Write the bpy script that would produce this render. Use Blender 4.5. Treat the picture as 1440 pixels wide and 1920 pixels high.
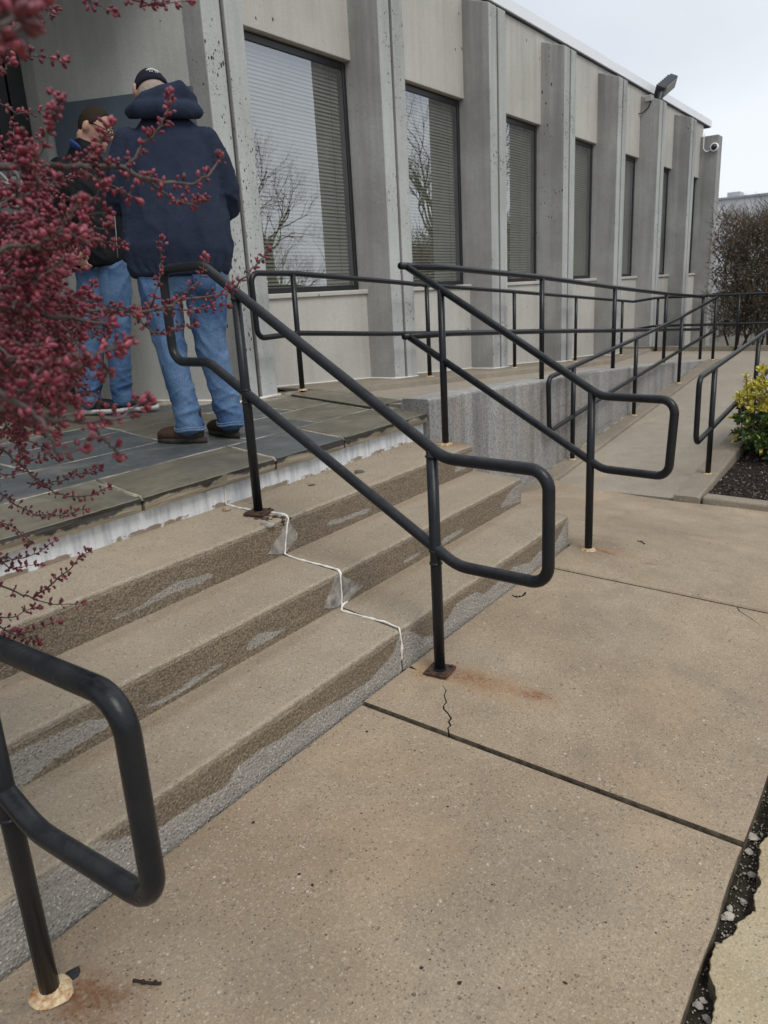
import bpy, bmesh, math, random
import numpy as np
from mathutils import Vector, Matrix, noise as mnoise

for o in list(bpy.data.objects):
    bpy.data.objects.remove(o)
C = bpy.context.scene.collection
SC = bpy.context.scene
S = 1.36                       # metres per survey unit (camera height above the walk)
rnd = random.Random(7)

# ------------------------------------------------------------------ camera
cam = bpy.data.cameras.new('camera')
camo = bpy.data.objects.new('camera', cam)
C.objects.link(camo)
yaw, pit, rol = 0.9383, 0.2836, -0.0568
F = Vector((math.sin(yaw)*math.cos(pit), math.cos(yaw)*math.cos(pit), -math.sin(pit)))
R0 = Vector((math.cos(yaw), -math.sin(yaw), 0))
U0 = R0.cross(F)
R = R0*math.cos(rol) + U0*math.sin(rol)
U = -R0*math.sin(rol) + U0*math.cos(rol)
M = Matrix((R, U, -F)).transposed().to_4x4()
M.translation = Vector((0, 0, S))
camo.matrix_world = M
cam.sensor_fit = 'VERTICAL'
cam.sensor_height = 36
cam.lens = 1408.4*36/1920
cam.clip_start = 0.02
cam.clip_end = 3000
cam.dof.use_dof = True
cam.dof.focus_distance = 3.0
cam.dof.aperture_fstop = 8.5
SC.camera = camo

# ------------------------------------------------------------------ world and sun (overcast)
W = bpy.data.worlds.new('World')
SC.world = W
W.use_nodes = True
wt = W.node_tree
wt.nodes.clear()
SUN_EL, SUN_AZ = math.radians(55), math.radians(205)
sky = wt.nodes.new('ShaderNodeTexSky')
sky.sky_type = 'NISHITA'
sky.sun_disc = False
sky.sun_elevation = SUN_EL
sky.sun_rotation = SUN_AZ
tc = wt.nodes.new('ShaderNodeTexCoord')
mp = wt.nodes.new('ShaderNodeMapping')
mp.inputs['Scale'].default_value = (1.0, 1.0, 2.2)
wt.links.new(tc.outputs['Generated'], mp.inputs['Vector'])
cn = wt.nodes.new('ShaderNodeTexNoise')
cn.inputs['Scale'].default_value = 1.7
cn.inputs['Detail'].default_value = 5
cn.inputs['Roughness'].default_value = 0.5
wt.links.new(mp.outputs[0], cn.inputs['Vector'])
cr = wt.nodes.new('ShaderNodeValToRGB')
cr.color_ramp.elements[0].position = 0.36
cr.color_ramp.elements[0].color = (0.585, 0.625, 0.675, 1)
cr.color_ramp.elements[1].position = 0.66
cr.color_ramp.elements[1].color = (0.755, 0.785, 0.82, 1)
wt.links.new(cn.outputs[0], cr.inputs[0])
sc_ = wt.nodes.new('ShaderNodeVectorMath')
sc_.operation = 'SCALE'
sc_.inputs['Scale'].default_value = 10.5
wt.links.new(cr.outputs[0], sc_.inputs[0])
mx = wt.nodes.new('ShaderNodeMix')
mx.data_type = 'RGBA'
mx.inputs[0].default_value = 0.9
wt.links.new(sky.outputs[0], mx.inputs[6])
wt.links.new(sc_.outputs[0], mx.inputs[7])
bg = wt.nodes.new('ShaderNodeBackground')
bg.inputs['Strength'].default_value = 0.1
wt.links.new(mx.outputs[2], bg.inputs['Color'])
wo = wt.nodes.new('ShaderNodeOutputWorld')
wt.links.new(bg.outputs[0], wo.inputs['Surface'])

sl = bpy.data.lights.new('sun', 'SUN')
sl.energy = 1.5
sl.angle = math.radians(25)
sl.color = (1.0, 0.96, 0.9)
so = bpy.data.objects.new('sun', sl)
C.objects.link(so)
sd = Vector((math.sin(SUN_AZ)*math.cos(SUN_EL), math.cos(SUN_AZ)*math.cos(SUN_EL), math.sin(SUN_EL)))
so.rotation_euler = sd.to_track_quat('Z', 'Y').to_euler()
so.location = (0, 0, 20)

vs = SC.view_settings
vs.view_transform = 'Standard'
vs.look = 'None'
vs.exposure = 0.28
vs.gamma = 1.0
vs.use_curve_mapping = False
SC.cycles.max_bounces = 8
SC.cycles.transparent_max_bounces = 12

# ------------------------------------------------------------------ materials
class NT:
    def __init__(s, name):
        s.m = bpy.data.materials.new(name)
        s.m.use_nodes = True
        s.t = s.m.node_tree
        s.t.nodes.clear()
        s.out = s.t.nodes.new('ShaderNodeOutputMaterial')
        s.P = s.t.nodes.new('ShaderNodeNewGeometry').outputs['Position']
    def set(s, sock, v):
        if isinstance(v, bpy.types.NodeSocket):
            s.t.links.new(v, sock)
        elif isinstance(v, (tuple, list)) and len(v) == 3 and sock.type == 'RGBA':
            sock.default_value = (*v, 1)
        elif isinstance(v, (int, float)) and sock.type == 'RGBA':
            sock.default_value = (v, v, v, 1)
        else:
            sock.default_value = v
    def node(s, ty, ins=None, **at):
        n = s.t.nodes.new(ty)
        for k, v in at.items():
            setattr(n, k, v)
        for k, v in (ins or {}).items():
            s.set(n.inputs[k], v)
        return n
    def sc(s, k, vec=None):
        return s.node('ShaderNodeVectorMath', {0: vec or s.P, 1: k}, operation='MULTIPLY').outputs[0]
    def noise(s, scale, detail=3, rough=0.55, vec=None, dist=0.0):
        return s.node('ShaderNodeTexNoise', {'Vector': vec or s.P, 'Scale': scale, 'Detail': detail, 'Roughness': rough, 'Distortion': dist}).outputs[0]
    def voro(s, scale, vec=None, rand=1.0, feature='F1'):
        n = s.node('ShaderNodeTexVoronoi', {'Vector': vec or s.P, 'Scale': scale, 'Randomness': rand}, feature=feature)
        return n.outputs['Distance'], n.outputs['Color']
    def ramp(s, f, stops, interp='LINEAR'):
        n = s.node('ShaderNodeValToRGB', {0: f})
        e = n.color_ramp
        e.interpolation = interp
        while len(e.elements) < len(stops):
            e.elements.new(0.5)
        for el, (p, c) in zip(e.elements, stops):
            el.position = p
            el.color = (c, c, c, 1) if isinstance(c, (int, float)) else (*c, 1)
        return n.outputs[0]
    def mix(s, f, a, b, blend='MIX'):
        n = s.node('ShaderNodeMix', data_type='RGBA', blend_type=blend)
        s.set(n.inputs[0], f); s.set(n.inputs[6], a); s.set(n.inputs[7], b)
        return n.outputs[2]
    def ma(s, op, a, b=0.0, c=0.0):
        n = s.node('ShaderNodeMath', {0: a, 1: b, 2: c}, operation=op)
        return n.outputs[0]
    def mr(s, v, a, b, c=0.0, d=1.0):
        return s.node('ShaderNodeMapRange', {0: v, 1: a, 2: b, 3: c, 4: d}).outputs[0]
    def sep(s, v=None):
        return s.node('ShaderNodeSeparateXYZ', {0: v or s.P}).outputs
    def attr(s, name):
        return s.node('ShaderNodeAttribute', attribute_name=name).outputs['Fac']
    def rnd(s):
        return s.node('ShaderNodeObjectInfo').outputs['Random']
    def bump(s, h, dist=0.002, strength=1.0, normal=None):
        ins = {'Height': h, 'Distance': dist, 'Strength': strength}
        if normal: ins['Normal'] = normal
        return s.node('ShaderNodeBump', ins).outputs[0]
    def fin(s, col, rough=0.85, normal=None, spec=0.3, metal=0.0, **kw):
        ins = {'Base Color': col, 'Roughness': rough, 'Specular IOR Level': spec, 'Metallic': metal}
        ins.update(kw)
        if normal: ins['Normal'] = normal
        b = s.node('ShaderNodeBsdfPrincipled', ins)
        s.t.links.new(b.outputs[0], s.out.inputs[0])
        return s.m
    def ellipse(s, x, y, rx, ry, ang=0.0, warp=0.35, wscale=6.0):
        """soft ground stain centred at x, y (metres)"""
        X, Y, Z = s.sep()
        dx = s.ma('SUBTRACT', X, x); dy = s.ma('SUBTRACT', Y, y)
        ca, sa = math.cos(ang), math.sin(ang)
        u = s.ma('DIVIDE', s.ma('ADD', s.ma('MULTIPLY', dx, ca), s.ma('MULTIPLY', dy, sa)), rx)
        v = s.ma('DIVIDE', s.ma('SUBTRACT', s.ma('MULTIPLY', dy, ca), s.ma('MULTIPLY', dx, sa)), ry)
        d = s.ma('SQRT', s.ma('ADD', s.ma('MULTIPLY', u, u), s.ma('MULTIPLY', v, v)))
        w = s.noise(wscale, 4, 0.65)
        d = s.ma('ADD', d, s.ma('MULTIPLY', s.ma('SUBTRACT', w, 0.5), warp*2))
        return s.mr(d, 1.0, 0.25)

def plain(name, col, rough=0.7, spec=0.3, var=0.0, scale=20, metal=0.0, bumpd=0.0, bscale=120):
    n = NT(name)
    c = col
    if var:
        f = n.noise(scale, 4)
        c = n.mix(n.mr(f, 0.3, 0.7), tuple(x*(1-var) for x in col), tuple(min(1, x*(1+var)) for x in col))
    nm = n.bump(n.noise(bscale, 3), bumpd) if bumpd else None
    return n.fin(c, rough, nm, spec, metal)

def speckle(n, c, light=(0.55, 0.52, 0.46), dark=(0.06, 0.05, 0.04), ls=95, ds=70, lt=0.80, dt=0.80, la=0.8, da=0.8):
    """aggregate chips and pits"""
    d, vc = n.voro(ls)
    X = n.sep(vc)
    m = n.ma('MULTIPLY', n.ma('GREATER_THAN', X[0], lt), n.mr(d, 0.42, 0.30))
    c = n.mix(n.ma('MULTIPLY', m, n.ma('MULTIPLY', X[1], la)), c, light)
    d2, vc2 = n.voro(ds, vec=n.node('ShaderNodeVectorMath', {0: n.P, 1: (3.1, 7.7, 1.3)}, operation='ADD').outputs[0])
    X2 = n.sep(vc2)
    m2 = n.ma('MULTIPLY', n.ma('GREATER_THAN', X2[0], dt), n.mr(d2, 0.36, 0.22))
    c = n.mix(n.ma('MULTIPLY', m2, n.ma('MULTIPLY', X2[2], da)), c, dark)
    return c, m, m2

def walk_material(name, A, B, stains=(), extra=None):
    n = NT(name)
    big = n.noise(1.1, 5, 0.6, dist=0.4)
    mid = n.noise(6.0, 4, 0.6)
    c = n.mix(n.mr(big, 0.33, 0.68), A, B)
    c = n.mix(n.mr(mid, 0.4, 0.8, 0, 0.4), c, tuple(x*0.72 for x in A))
    fine = n.noise(170, 3, 0.7)
    c = n.mix(n.mr(fine, 0.36, 0.68, 0.0, 0.55), c, tuple(x*0.5 for x in A))
    fine2 = n.noise(90, 2, 0.6)
    c = n.mix(n.mr(fine2, 0.55, 0.75, 0.0, 0.35), c, tuple(min(1, x*1.3) for x in B))
    c = n.mix(n.mr(n.noise(2.3, 5, 0.65, dist=1.0), 0.56, 0.70, 0.0, 0.45), c, (A[0]*0.72, A[1]*0.74, A[2]*0.78))
    c = n.mix(n.mr(n.noise(1.4, 4, 0.6, dist=0.6), 0.60, 0.74, 0.0, 0.40), c, (0.47, 0.36, 0.24))
    c, m, m2 = speckle(n, c, ls=160, ds=135, lt=0.80, dt=0.85, la=0.65, da=0.5)
    c, m3, m4 = speckle(n, c, ls=85, ds=66, lt=0.972, dt=0.978, la=0.7, da=0.6)
    for (x, y, rx, ry, an, col, st) in stains:
        e = n.ellipse(x*S, y*S, rx*S, ry*S, an)
        g = n.ma('MULTIPLY', n.mr(n.noise(75, 4, 0.75), 0.34, 0.6, 0.12, 1.0), n.mr(n.noise(16, 4, 0.65), 0.3, 0.6, 0.35, 1.0))
        c = n.mix(n.ma('MULTIPLY', n.ma('MULTIPLY', e, g), st), c, col)
    h = n.ma('SUBTRACT', n.ma('ADD', n.noise(230, 3, 0.6), n.ma('MULTIPLY', m, 0.4)), n.ma('MULTIPLY', n.ma('ADD', m2, m4), 1.5))
    r = n.mr(n.noise(3.0, 3), 0.3, 0.7, 0.62, 0.85)
    return n.fin(c, r, n.bump(h, 0.0016), 0.3)

RUST = (0.19, 0.066, 0.024)
RUSTL = (0.34, 0.205, 0.10)
SANDY = (0.42, 0.31, 0.19)
DIRT = (0.14, 0.125, 0.10)
WALK = walk_material('walk_concrete', (0.290, 0.221, 0.152), (0.450, 0.358, 0.258), stains=[
    (1.575, 0.87, 0.085, 0.24, 0.05, RUSTL, 0.95), (1.575, 0.92, 0.05, 0.15, 0.0, RUST, 0.85),
    (1.59, 0.725, 0.035, 0.07, 0.2, RUST, 1.0), (1.54, 1.01, 0.09, 0.06, 0.0, RUSTL, 0.8),
    (2.69, 0.91, 0.035, 0.14, -0.2, RUSTL, 0.9), (2.675, 0.93, 0.018, 0.08, -0.3, RUST, 1.0),
    (2.635, 0.74, 0.012, 0.035, 0.2, RUST, 0.9),
    (0.435, 0.94, 0.055, 0.07, 0.5, (0.15, 0.052, 0.02), 1.0), (0.43, 0.90, 0.09, 0.10, 0.5, (0.15, 0.075, 0.038), 0.95),
    (0.36, 0.93, 0.05, 0.05, 0.0, (0.12, 0.09, 0.06), 0.6),
    (1.38, 0.36, 0.07, 0.16, -0.3, SANDY, 0.55), (1.25, 0.33, 0.06, 0.07, 0.0, SANDY, 0.6), (1.75, 0.42, 0.22, 0.14, 0.4, SANDY, 0.35),
    (0.95, 0.72, 0.14, 0.2, 0.3, SANDY, 0.4), (1.15, 0.9, 0.1, 0.13, 0.3, SANDY, 0.35),
    (1.05, 0.45, 0.2, 0.2, 0.2, DIRT, 0.45), (0.8, 0.5, 0.25, 0.12, 0.6, DIRT, 0.35), (0.62, 0.75, 0.1, 0.16, 0.4, DIRT, 0.4), (2.1, 0.7, 0.3, 0.2, 0.4, DIRT, 0.2),
    (0.35, 1.01, 0.25, 0.05, 0.0, DIRT, 0.7), (3.95, 0.85, 0.12, 0.1, 0.0, DIRT, 0.5)])
TREAD = walk_material('tread_concrete', (0.325, 0.262, 0.188), (0.43, 0.362, 0.272), stains=[
    (2.82, 1.66, 0.05, 0.06, 0.0, RUST, 0.9), (2.80, 1.62, 0.06, 0.1, 0.0, RUSTL, 0.9), (1.0, 1.29, 0.8, 0.03, 0.0, (0.2, 0.13, 0.075), 0.55),
    (2.1, 1.30, 0.6, 0.03, 0.0, (0.23, 0.145, 0.08), 0.6), (1.0, 1.54, 0.8, 0.025, 0.0, (0.2, 0.14, 0.08), 0.4), (2.2, 1.55, 0.6, 0.025, 0.0, (0.25, 0.15, 0.08), 0.5)])
PALE = walk_material('pale_slab_concrete', (0.38, 0.30, 0.18), (0.50, 0.42, 0.29))
RAMPM = walk_material('ramp_concrete', (0.33, 0.285, 0.225), (0.40, 0.35, 0.28))
KERBM = walk_material('kerb_concrete', (0.23, 0.195, 0.15), (0.33, 0.285, 0.22))

def riser_material():
    n = NT('riser_concrete')
    d = n.attr('dry')
    w = n.ma('ADD', d, n.ma('MULTIPLY', n.ma('SUBTRACT', n.noise(26, 5, 0.7), 0.5), 1.0))
    mask = n.mr(w, 0.36, 0.66)
    agg, vc = n.voro(120)
    X = n.sep(vc)
    gr = n.noise(120, 3, 0.7)
    wet = n.mix(n.noise(3.5, 4), (0.215, 0.166, 0.115), (0.305, 0.245, 0.175))
    wet = n.mix(n.mr(gr, 0.35, 0.62, 0, 0.75), wet, (0.07, 0.055, 0.038))
    wet = n.mix(n.ma('MULTIPLY', n.ma('GREATER_THAN', X[0], 0.66), n.mr(agg, 0.42, 0.3, 0, 0.75)), wet, (0.30, 0.25, 0.18))
    dry = n.mix(n.noise(9, 4), (0.30, 0.275, 0.24), (0.40, 0.37, 0.325))
    dry = n.mix(n.mr(gr, 0.38, 0.65, 0, 0.6), dry, (0.17, 0.155, 0.135))
    dry = n.mix(n.ma('MULTIPLY', n.ma('GREATER_THAN', X[1], 0.7), n.mr(agg, 0.42, 0.3, 0, 0.8)), dry, (0.58, 0.56, 0.53))
    dry = n.mix(n.ma('MULTIPLY', n.ma('GREATER_THAN', X[2], 0.82), n.mr(agg, 0.4, 0.3, 0, 0.8)), dry, (0.10, 0.095, 0.09))
    c = n.mix(mask, wet, dry)
    e = n.attr('edge')
    c = n.mix(n.ma('MULTIPLY', e, n.mr(n.noise(30, 3), 0.3, 0.6, 0.3, 1.0)), c, (0.36, 0.31, 0.24))
    h = n.ma('ADD', n.ma('MULTIPLY', agg, -1.0), n.noise(200, 3))
    return n.fin(c, n.mr(mask, 0, 1, 0.55, 0.9), n.bump(h, 0.0035), 0.35)
RISER = riser_material()

def wall_concrete(name, A, B, streak=0.3, pits=0.6, pit_scale=26, pit_thr=0.72):
    n = NT(name)
    big = n.noise(1.6, 5, 0.6)
    c = n.mix(n.mr(big, 0.3, 0.7), A, B)
    st = n.noise(1.0, 5, 0.6, vec=n.sc((7.0, 7.0, 0.35)))
    c = n.mix(n.mr(st, 0.45, 0.75, 0.0, streak), c, tuple(x*0.5 for x in A))
    st2 = n.noise(1.0, 5, 0.6, vec=n.sc((11.0, 11.0, 0.8)))
    c = n.mix(n.mr(st2, 0.6, 0.8, 0.0, streak*0.6), c, tuple(min(1, x*1.35) for x in B))
    run = n.ma('MULTIPLY', n.mr(n.sep()[2], 2.3, 4.1), n.mr(n.noise(1.0, 5, 0.65, vec=n.sc((9.0, 9.0, 0.5))), 0.36, 0.62))
    c = n.mix(n.ma('MULTIPLY', run, streak*1.1), c, tuple(x*0.42 for x in A))
    sp = n.noise(60, 4, 0.7)
    c = n.mix(n.mr(sp, 0.45, 0.75, 0.0, 0.35), c, tuple(x*0.62 for x in A))
    hs = []
    for k, (sc_, thr) in enumerate(((pit_scale, pit_thr), (pit_scale*2.4, pit_thr+0.06))):
        v = n.node('ShaderNodeVectorMath', {0: n.sc((1.25, 1.25, 0.7)), 1: (k*1.7, k*2.1, k*0.9)}, operation='ADD').outputs[0]
        v = n.node('ShaderNodeVectorMath', {0: v, 1: n.node('ShaderNodeVectorMath', {0: n.node('ShaderNodeTexNoise', {'Vector': n.P, 'Scale': 40.0}).outputs['Color'], 1: (0.012, 0.012, 0.012)}, operation='MULTIPLY').outputs[0]}, operation='ADD').outputs[0]
        d, vc = n.voro(sc_, vec=v)
        X = n.sep(vc)
        rad = n.ma('MULTIPLY', n.ma('SUBTRACT', X[0], thr), 0.9)
        dens = n.mr(n.noise(1.3, 3), 0.35, 0.62)
        rad = n.ma('MULTIPLY', rad, dens)
        m = n.mr(n.ma('SUBTRACT', rad, d), -0.01, 0.035)
        hs.append(m)
        c = n.mix(n.ma('MULTIPLY', m, pits), c, (0.045, 0.044, 0.042))
    h = n.ma('SUBTRACT', n.ma('MULTIPLY', n.noise(80, 4), 0.25), n.ma('MULTIPLY', n.ma('MAXIMUM', hs[0], hs[1]), 1.0))
    return n.fin(c, 0.88, n.bump(h, 0.006), 0.25)
PANEL = wall_concrete('panel_concrete', (0.455, 0.44, 0.40), (0.555, 0.54, 0.495), 0.2, 0.9, 17, 0.72)
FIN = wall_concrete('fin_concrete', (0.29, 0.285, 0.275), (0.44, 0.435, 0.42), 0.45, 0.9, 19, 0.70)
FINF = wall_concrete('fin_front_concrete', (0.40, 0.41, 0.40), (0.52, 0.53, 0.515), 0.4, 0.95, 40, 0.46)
ALC = wall_concrete('alcove_concrete', (0.37, 0.375, 0.355), (0.47, 0.47, 0.445), 0.25, 0.6, 14, 0.86)

def retaining():
    n = NT('retaining_wall_concrete')
    c = n.mix(n.noise(2.2, 5, 0.65), (0.30, 0.30, 0.29), (0.47, 0.465, 0.45))
    st = n.noise(1.0, 5, 0.65, vec=n.sc((9.0, 9.0, 0.7)))
    c = n.mix(n.mr(st, 0.4, 0.7, 0, 0.75), c, (0.12, 0.12, 0.122))
    st2 = n.noise(1.0, 4, 0.6, vec=n.sc((13.0, 13.0, 0.5)))
    c = n.mix(n.mr(st2, 0.52, 0.72, 0, 0.7), c, (0.36, 0.29, 0.23))
    c = n.mix(n.mr(n.noise(1.1, 3, 0.5), 0.5, 0.66, 0, 0.6), c, (0.30, 0.25, 0.205))
    c = n.mix(n.mr(n.noise(1.0, 4, 0.6, vec=n.sc((1.2, 1.2, 16.0)), dist=0.3), 0.62, 0.7, 0, 0.4), c, (0.12, 0.115, 0.11))
    g = n.noise(75, 4, 0.75)
    c = n.mix(n.mr(g, 0.45, 0.64, 0, 0.72), c, (0.085, 0.085, 0.085))
    g2 = n.noise(140, 3, 0.7)
    c = n.mix(n.mr(g2, 0.55, 0.7, 0, 0.6), c, (0.5, 0.5, 0.49))
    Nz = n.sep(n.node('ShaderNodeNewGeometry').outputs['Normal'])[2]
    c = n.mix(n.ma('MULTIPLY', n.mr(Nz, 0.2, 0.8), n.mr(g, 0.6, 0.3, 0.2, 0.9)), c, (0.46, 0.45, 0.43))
    return n.fin(c, 0.9, n.bump(n.ma('ADD', g, n.ma('MULTIPLY', g2, 0.5)), 0.006), 0.25)
RETW = retaining()

def slate(name, A, B, rough=0.42):
    n = NT(name)
    r = n.rnd()
    v = n.node('ShaderNodeVectorMath', {0: n.P, 1: n.node('ShaderNodeCombineXYZ', {0: n.ma('MULTIPLY', r, 31.0), 1: n.ma('MULTIPLY', r, 17.0), 2: 0.0}).outputs[0]}, operation='ADD').outputs[0]
    c = n.mix(n.mr(n.noise(2.6, 5, 0.65, vec=v, dist=0.8), 0.3, 0.7), A, B)
    c = n.mix(n.mr(n.noise(7, 4, 0.6, vec=n.sc((1.0, 2.2, 1.0), v)), 0.45, 0.75, 0, 0.5), c, tuple(x*0.6 for x in A))
    c = n.mix(n.mr(n.noise(3.1, 4, 0.65, vec=v, dist=1.0), 0.55, 0.7, 0, 0.6), c, (0.20, 0.19, 0.16))
    c = n.mix(n.mr(n.noise(120, 3, 0.7), 0.55, 0.8, 0, 0.4), c, (0.22, 0.22, 0.21))
    Z = n.sep(n.node('ShaderNodeNewGeometry').outputs['Normal'])[2]
    side = n.mr(Z, 0.75, 0.3)
    lay = n.noise(1.0, 5, 0.7, vec=n.sc((2.5, 2.5, 22.0), v), dist=0.6)
    zz = n.ma('SUBTRACT', n.sep()[2], 0.438*S)
    wv = n.ma('ADD', zz, n.ma('MULTIPLY', n.ma('SUBTRACT', n.noise(5.5, 4, 0.6, vec=n.sc((1.0, 1.0, 0.1), v)), 0.5), 0.13))
    c = n.mix(n.ma('MULTIPLY', side, n.mr(wv, 0.002, -0.004)), c, (0.24, 0.205, 0.15))
    c = n.mix(n.ma('MULTIPLY', side, n.mr(wv, 0.0, 0.006)), c, (0.035, 0.031, 0.026))
    c = n.mix(n.ma('MULTIPLY', side, n.mr(lay, 0.46, 0.38, 0, 0.6)), c, (0.03, 0.027, 0.023))
    h = n.ma('ADD', n.noise(14, 5, 0.6, vec=v), n.ma('MULTIPLY', lay, n.ma('MULTIPLY', side, 2.0)))
    return n.fin(c, n.mr(n.noise(5, 3), 0.3, 0.7, rough-0.12, rough+0.18), n.bump(h, 0.006), 0.45)
SLATEB = slate('blue_slate', (0.060, 0.070, 0.074), (0.10, 0.108, 0.108))
SLATEG = slate('olive_slate', (0.098, 0.088, 0.064), (0.185, 0.162, 0.118))
def mortar_m():
    n = NT('mortar')
    c = n.mix(n.mr(n.noise(7, 4, 0.65), 0.38, 0.60), (0.13, 0.12, 0.095), (0.44, 0.395, 0.32))
    c = n.mix(n.mr(n.noise(60, 3, 0.7), 0.4, 0.7, 0, 0.5), c, (0.16, 0.14, 0.11))
    return n.fin(c, 0.9, n.bump(n.noise(120, 3), 0.003), 0.2)
MORTAR = mortar_m()

def whitewash():
    n = NT('peeling_white_paint')
    c = n.mix(n.noise(7, 4), (0.56, 0.58, 0.60), (0.76, 0.77, 0.775))
    st = n.noise(1.0, 5, 0.7, vec=n.sc((28.0, 28.0, 4.0)))
    c = n.mix(n.mr(st, 0.44, 0.68, 0, 0.75), c, (0.34, 0.36, 0.385))
    X, Y, Z = n.sep()
    low = n.mr(Z, 0.345*S+0.012, 0.345*S+0.045, 1.0, 0.0)
    e = n.ma('ADD', n.ma('MULTIPLY', low, 0.46), n.noise(5.5, 5, 0.65))
    c = n.mix(n.mr(e, 0.92, 0.97), c, n.mix(n.noise(12, 3), (0.17, 0.12, 0.085), (0.33, 0.28, 0.22)))
    return n.fin(c, 0.8, n.bump(n.noise(60, 4), 0.003), 0.3)
WHITEW = whitewash()

def rail_paint():
    n = NT('dark_rail_paint')
    sp = n.noise(160, 3, 0.7)
    big = n.noise(9, 4, 0.6)
    c = n.mix(n.mr(big, 0.3, 0.7), (0.007, 0.0085, 0.011), (0.0135, 0.0155, 0.0195))
    c = n.mix(n.mr(sp, 0.66, 0.78, 0, 0.4), c, (0.10, 0.10, 0.10))
    d, vc = n.voro(60)
    drop = n.ma('MULTIPLY', n.ma('GREATER_THAN', n.sep(vc)[0], 0.80), n.mr(d, 0.35, 0.1))
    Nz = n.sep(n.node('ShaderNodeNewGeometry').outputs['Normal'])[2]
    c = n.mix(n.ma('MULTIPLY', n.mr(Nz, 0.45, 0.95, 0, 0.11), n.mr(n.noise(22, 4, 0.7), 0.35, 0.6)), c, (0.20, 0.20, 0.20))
    h = n.ma('ADD', n.ma('MULTIPLY', drop, 0.6), n.ma('MULTIPLY', n.noise(70, 3), 0.6))
    return n.fin(c, n.mr(big, 0.3, 0.7, 0.26, 0.42), n.bump(h, 0.0012), 0.30)
RAIL = rail_paint()
def rusty():
    n = NT('rusty_plate')
    c = n.mix(n.mr(n.noise(45, 5, 0.7), 0.4, 0.62), (0.022, 0.02, 0.02), (0.10, 0.045, 0.022))
    return n.fin(c, 0.7, n.bump(n.noise(90, 4), 0.002), 0.4)
PLATE = rusty()
def collar_m():
    n = NT('cream_sealant')
    c = n.mix(n.mr(n.noise(60, 4, 0.7), 0.4, 0.65), (0.58, 0.47, 0.30), (0.30, 0.13, 0.045))
    return n.fin(c, 0.75, n.bump(n.noise(90, 4), 0.003), 0.3)
COLLAR = collar_m()
CAULK = plain('white_sealant', (0.72, 0.70, 0.66), 0.6, 0.3, 0.15, 40)
PATCH = plain('grey_patch_mortar', (0.27, 0.25, 0.22), 0.9, 0.2, 0.5, 28, bumpd=0.002)
SOIL = plain('dark_joint_soil', (0.030, 0.024, 0.017), 0.95, 0.2, 0.55, 50, bumpd=0.01, bscale=60)
PEB = plain('pale_pebble', (0.33, 0.30, 0.255), 0.8, 0.3, 0.5, 9, bumpd=0.001)
DARKBIT = plain('dark_litter', (0.025, 0.02, 0.017), 0.8, 0.3, 0.4, 60)
TAN = plain('tan_stone', (0.34, 0.27, 0.19), 0.85, 0.3, 0.3, 25, bumpd=0.003)
SLCHIP = plain('slate_chip', (0.075, 0.078, 0.065), 0.6, 0.4, 0.3, 25, bumpd=0.001)
FASC = plain('white_fascia', (0.82, 0.84, 0.87), 0.45, 0.4, 0.03, 2)
DRIP = plain('dark_drip_edge', (0.05, 0.055, 0.065), 0.6)
FRAME = plain('bronze_window_frame', (0.016, 0.016, 0.018), 0.4, 0.45, 0.2, 9)
SLAT = plain('blind_slat', (0.30, 0.288, 0.238), 0.5, 0.35, 0.08, 3)
INTER = plain('dark_interior', (0.03, 0.03, 0.03), 0.9)
JOINT = plain('dark_joint', (0.075, 0.07, 0.065), 0.9, 0.2, 0.3, 20)
def glass():
    n = NT('window_glass')
    ge = n.node('ShaderNodeNewGeometry').outputs
    cs = n.ma('ABSOLUTE', n.node('ShaderNodeVectorMath', {0: ge['Normal'], 1: ge['Incoming']}, operation='DOT_PRODUCT').outputs['Value'])
    fr = n.ma('ADD', 0.32, n.ma('MULTIPLY', 0.68, n.ma('POWER', n.ma('SUBTRACT', 1.0, cs), 5.0)))
    g = n.node('ShaderNodeBsdfGlossy', {'Color': (0.93, 0.95, 1.0, 1), 'Roughness': 0.0, 'Normal': n.bump(n.noise(1.3, 2), 0.0015, 0.6)})
    t = n.node('ShaderNodeBsdfTransparent', {'Color': (0.86, 0.88, 0.86, 1)})
    m = n.node('ShaderNodeMixShader', {0: fr, 1: t.outputs[0], 2: g.outputs[0]})
    n.t.links.new(m.outputs[0], n.out.inputs[0])
    return n.m
GLASS = glass()

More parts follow.
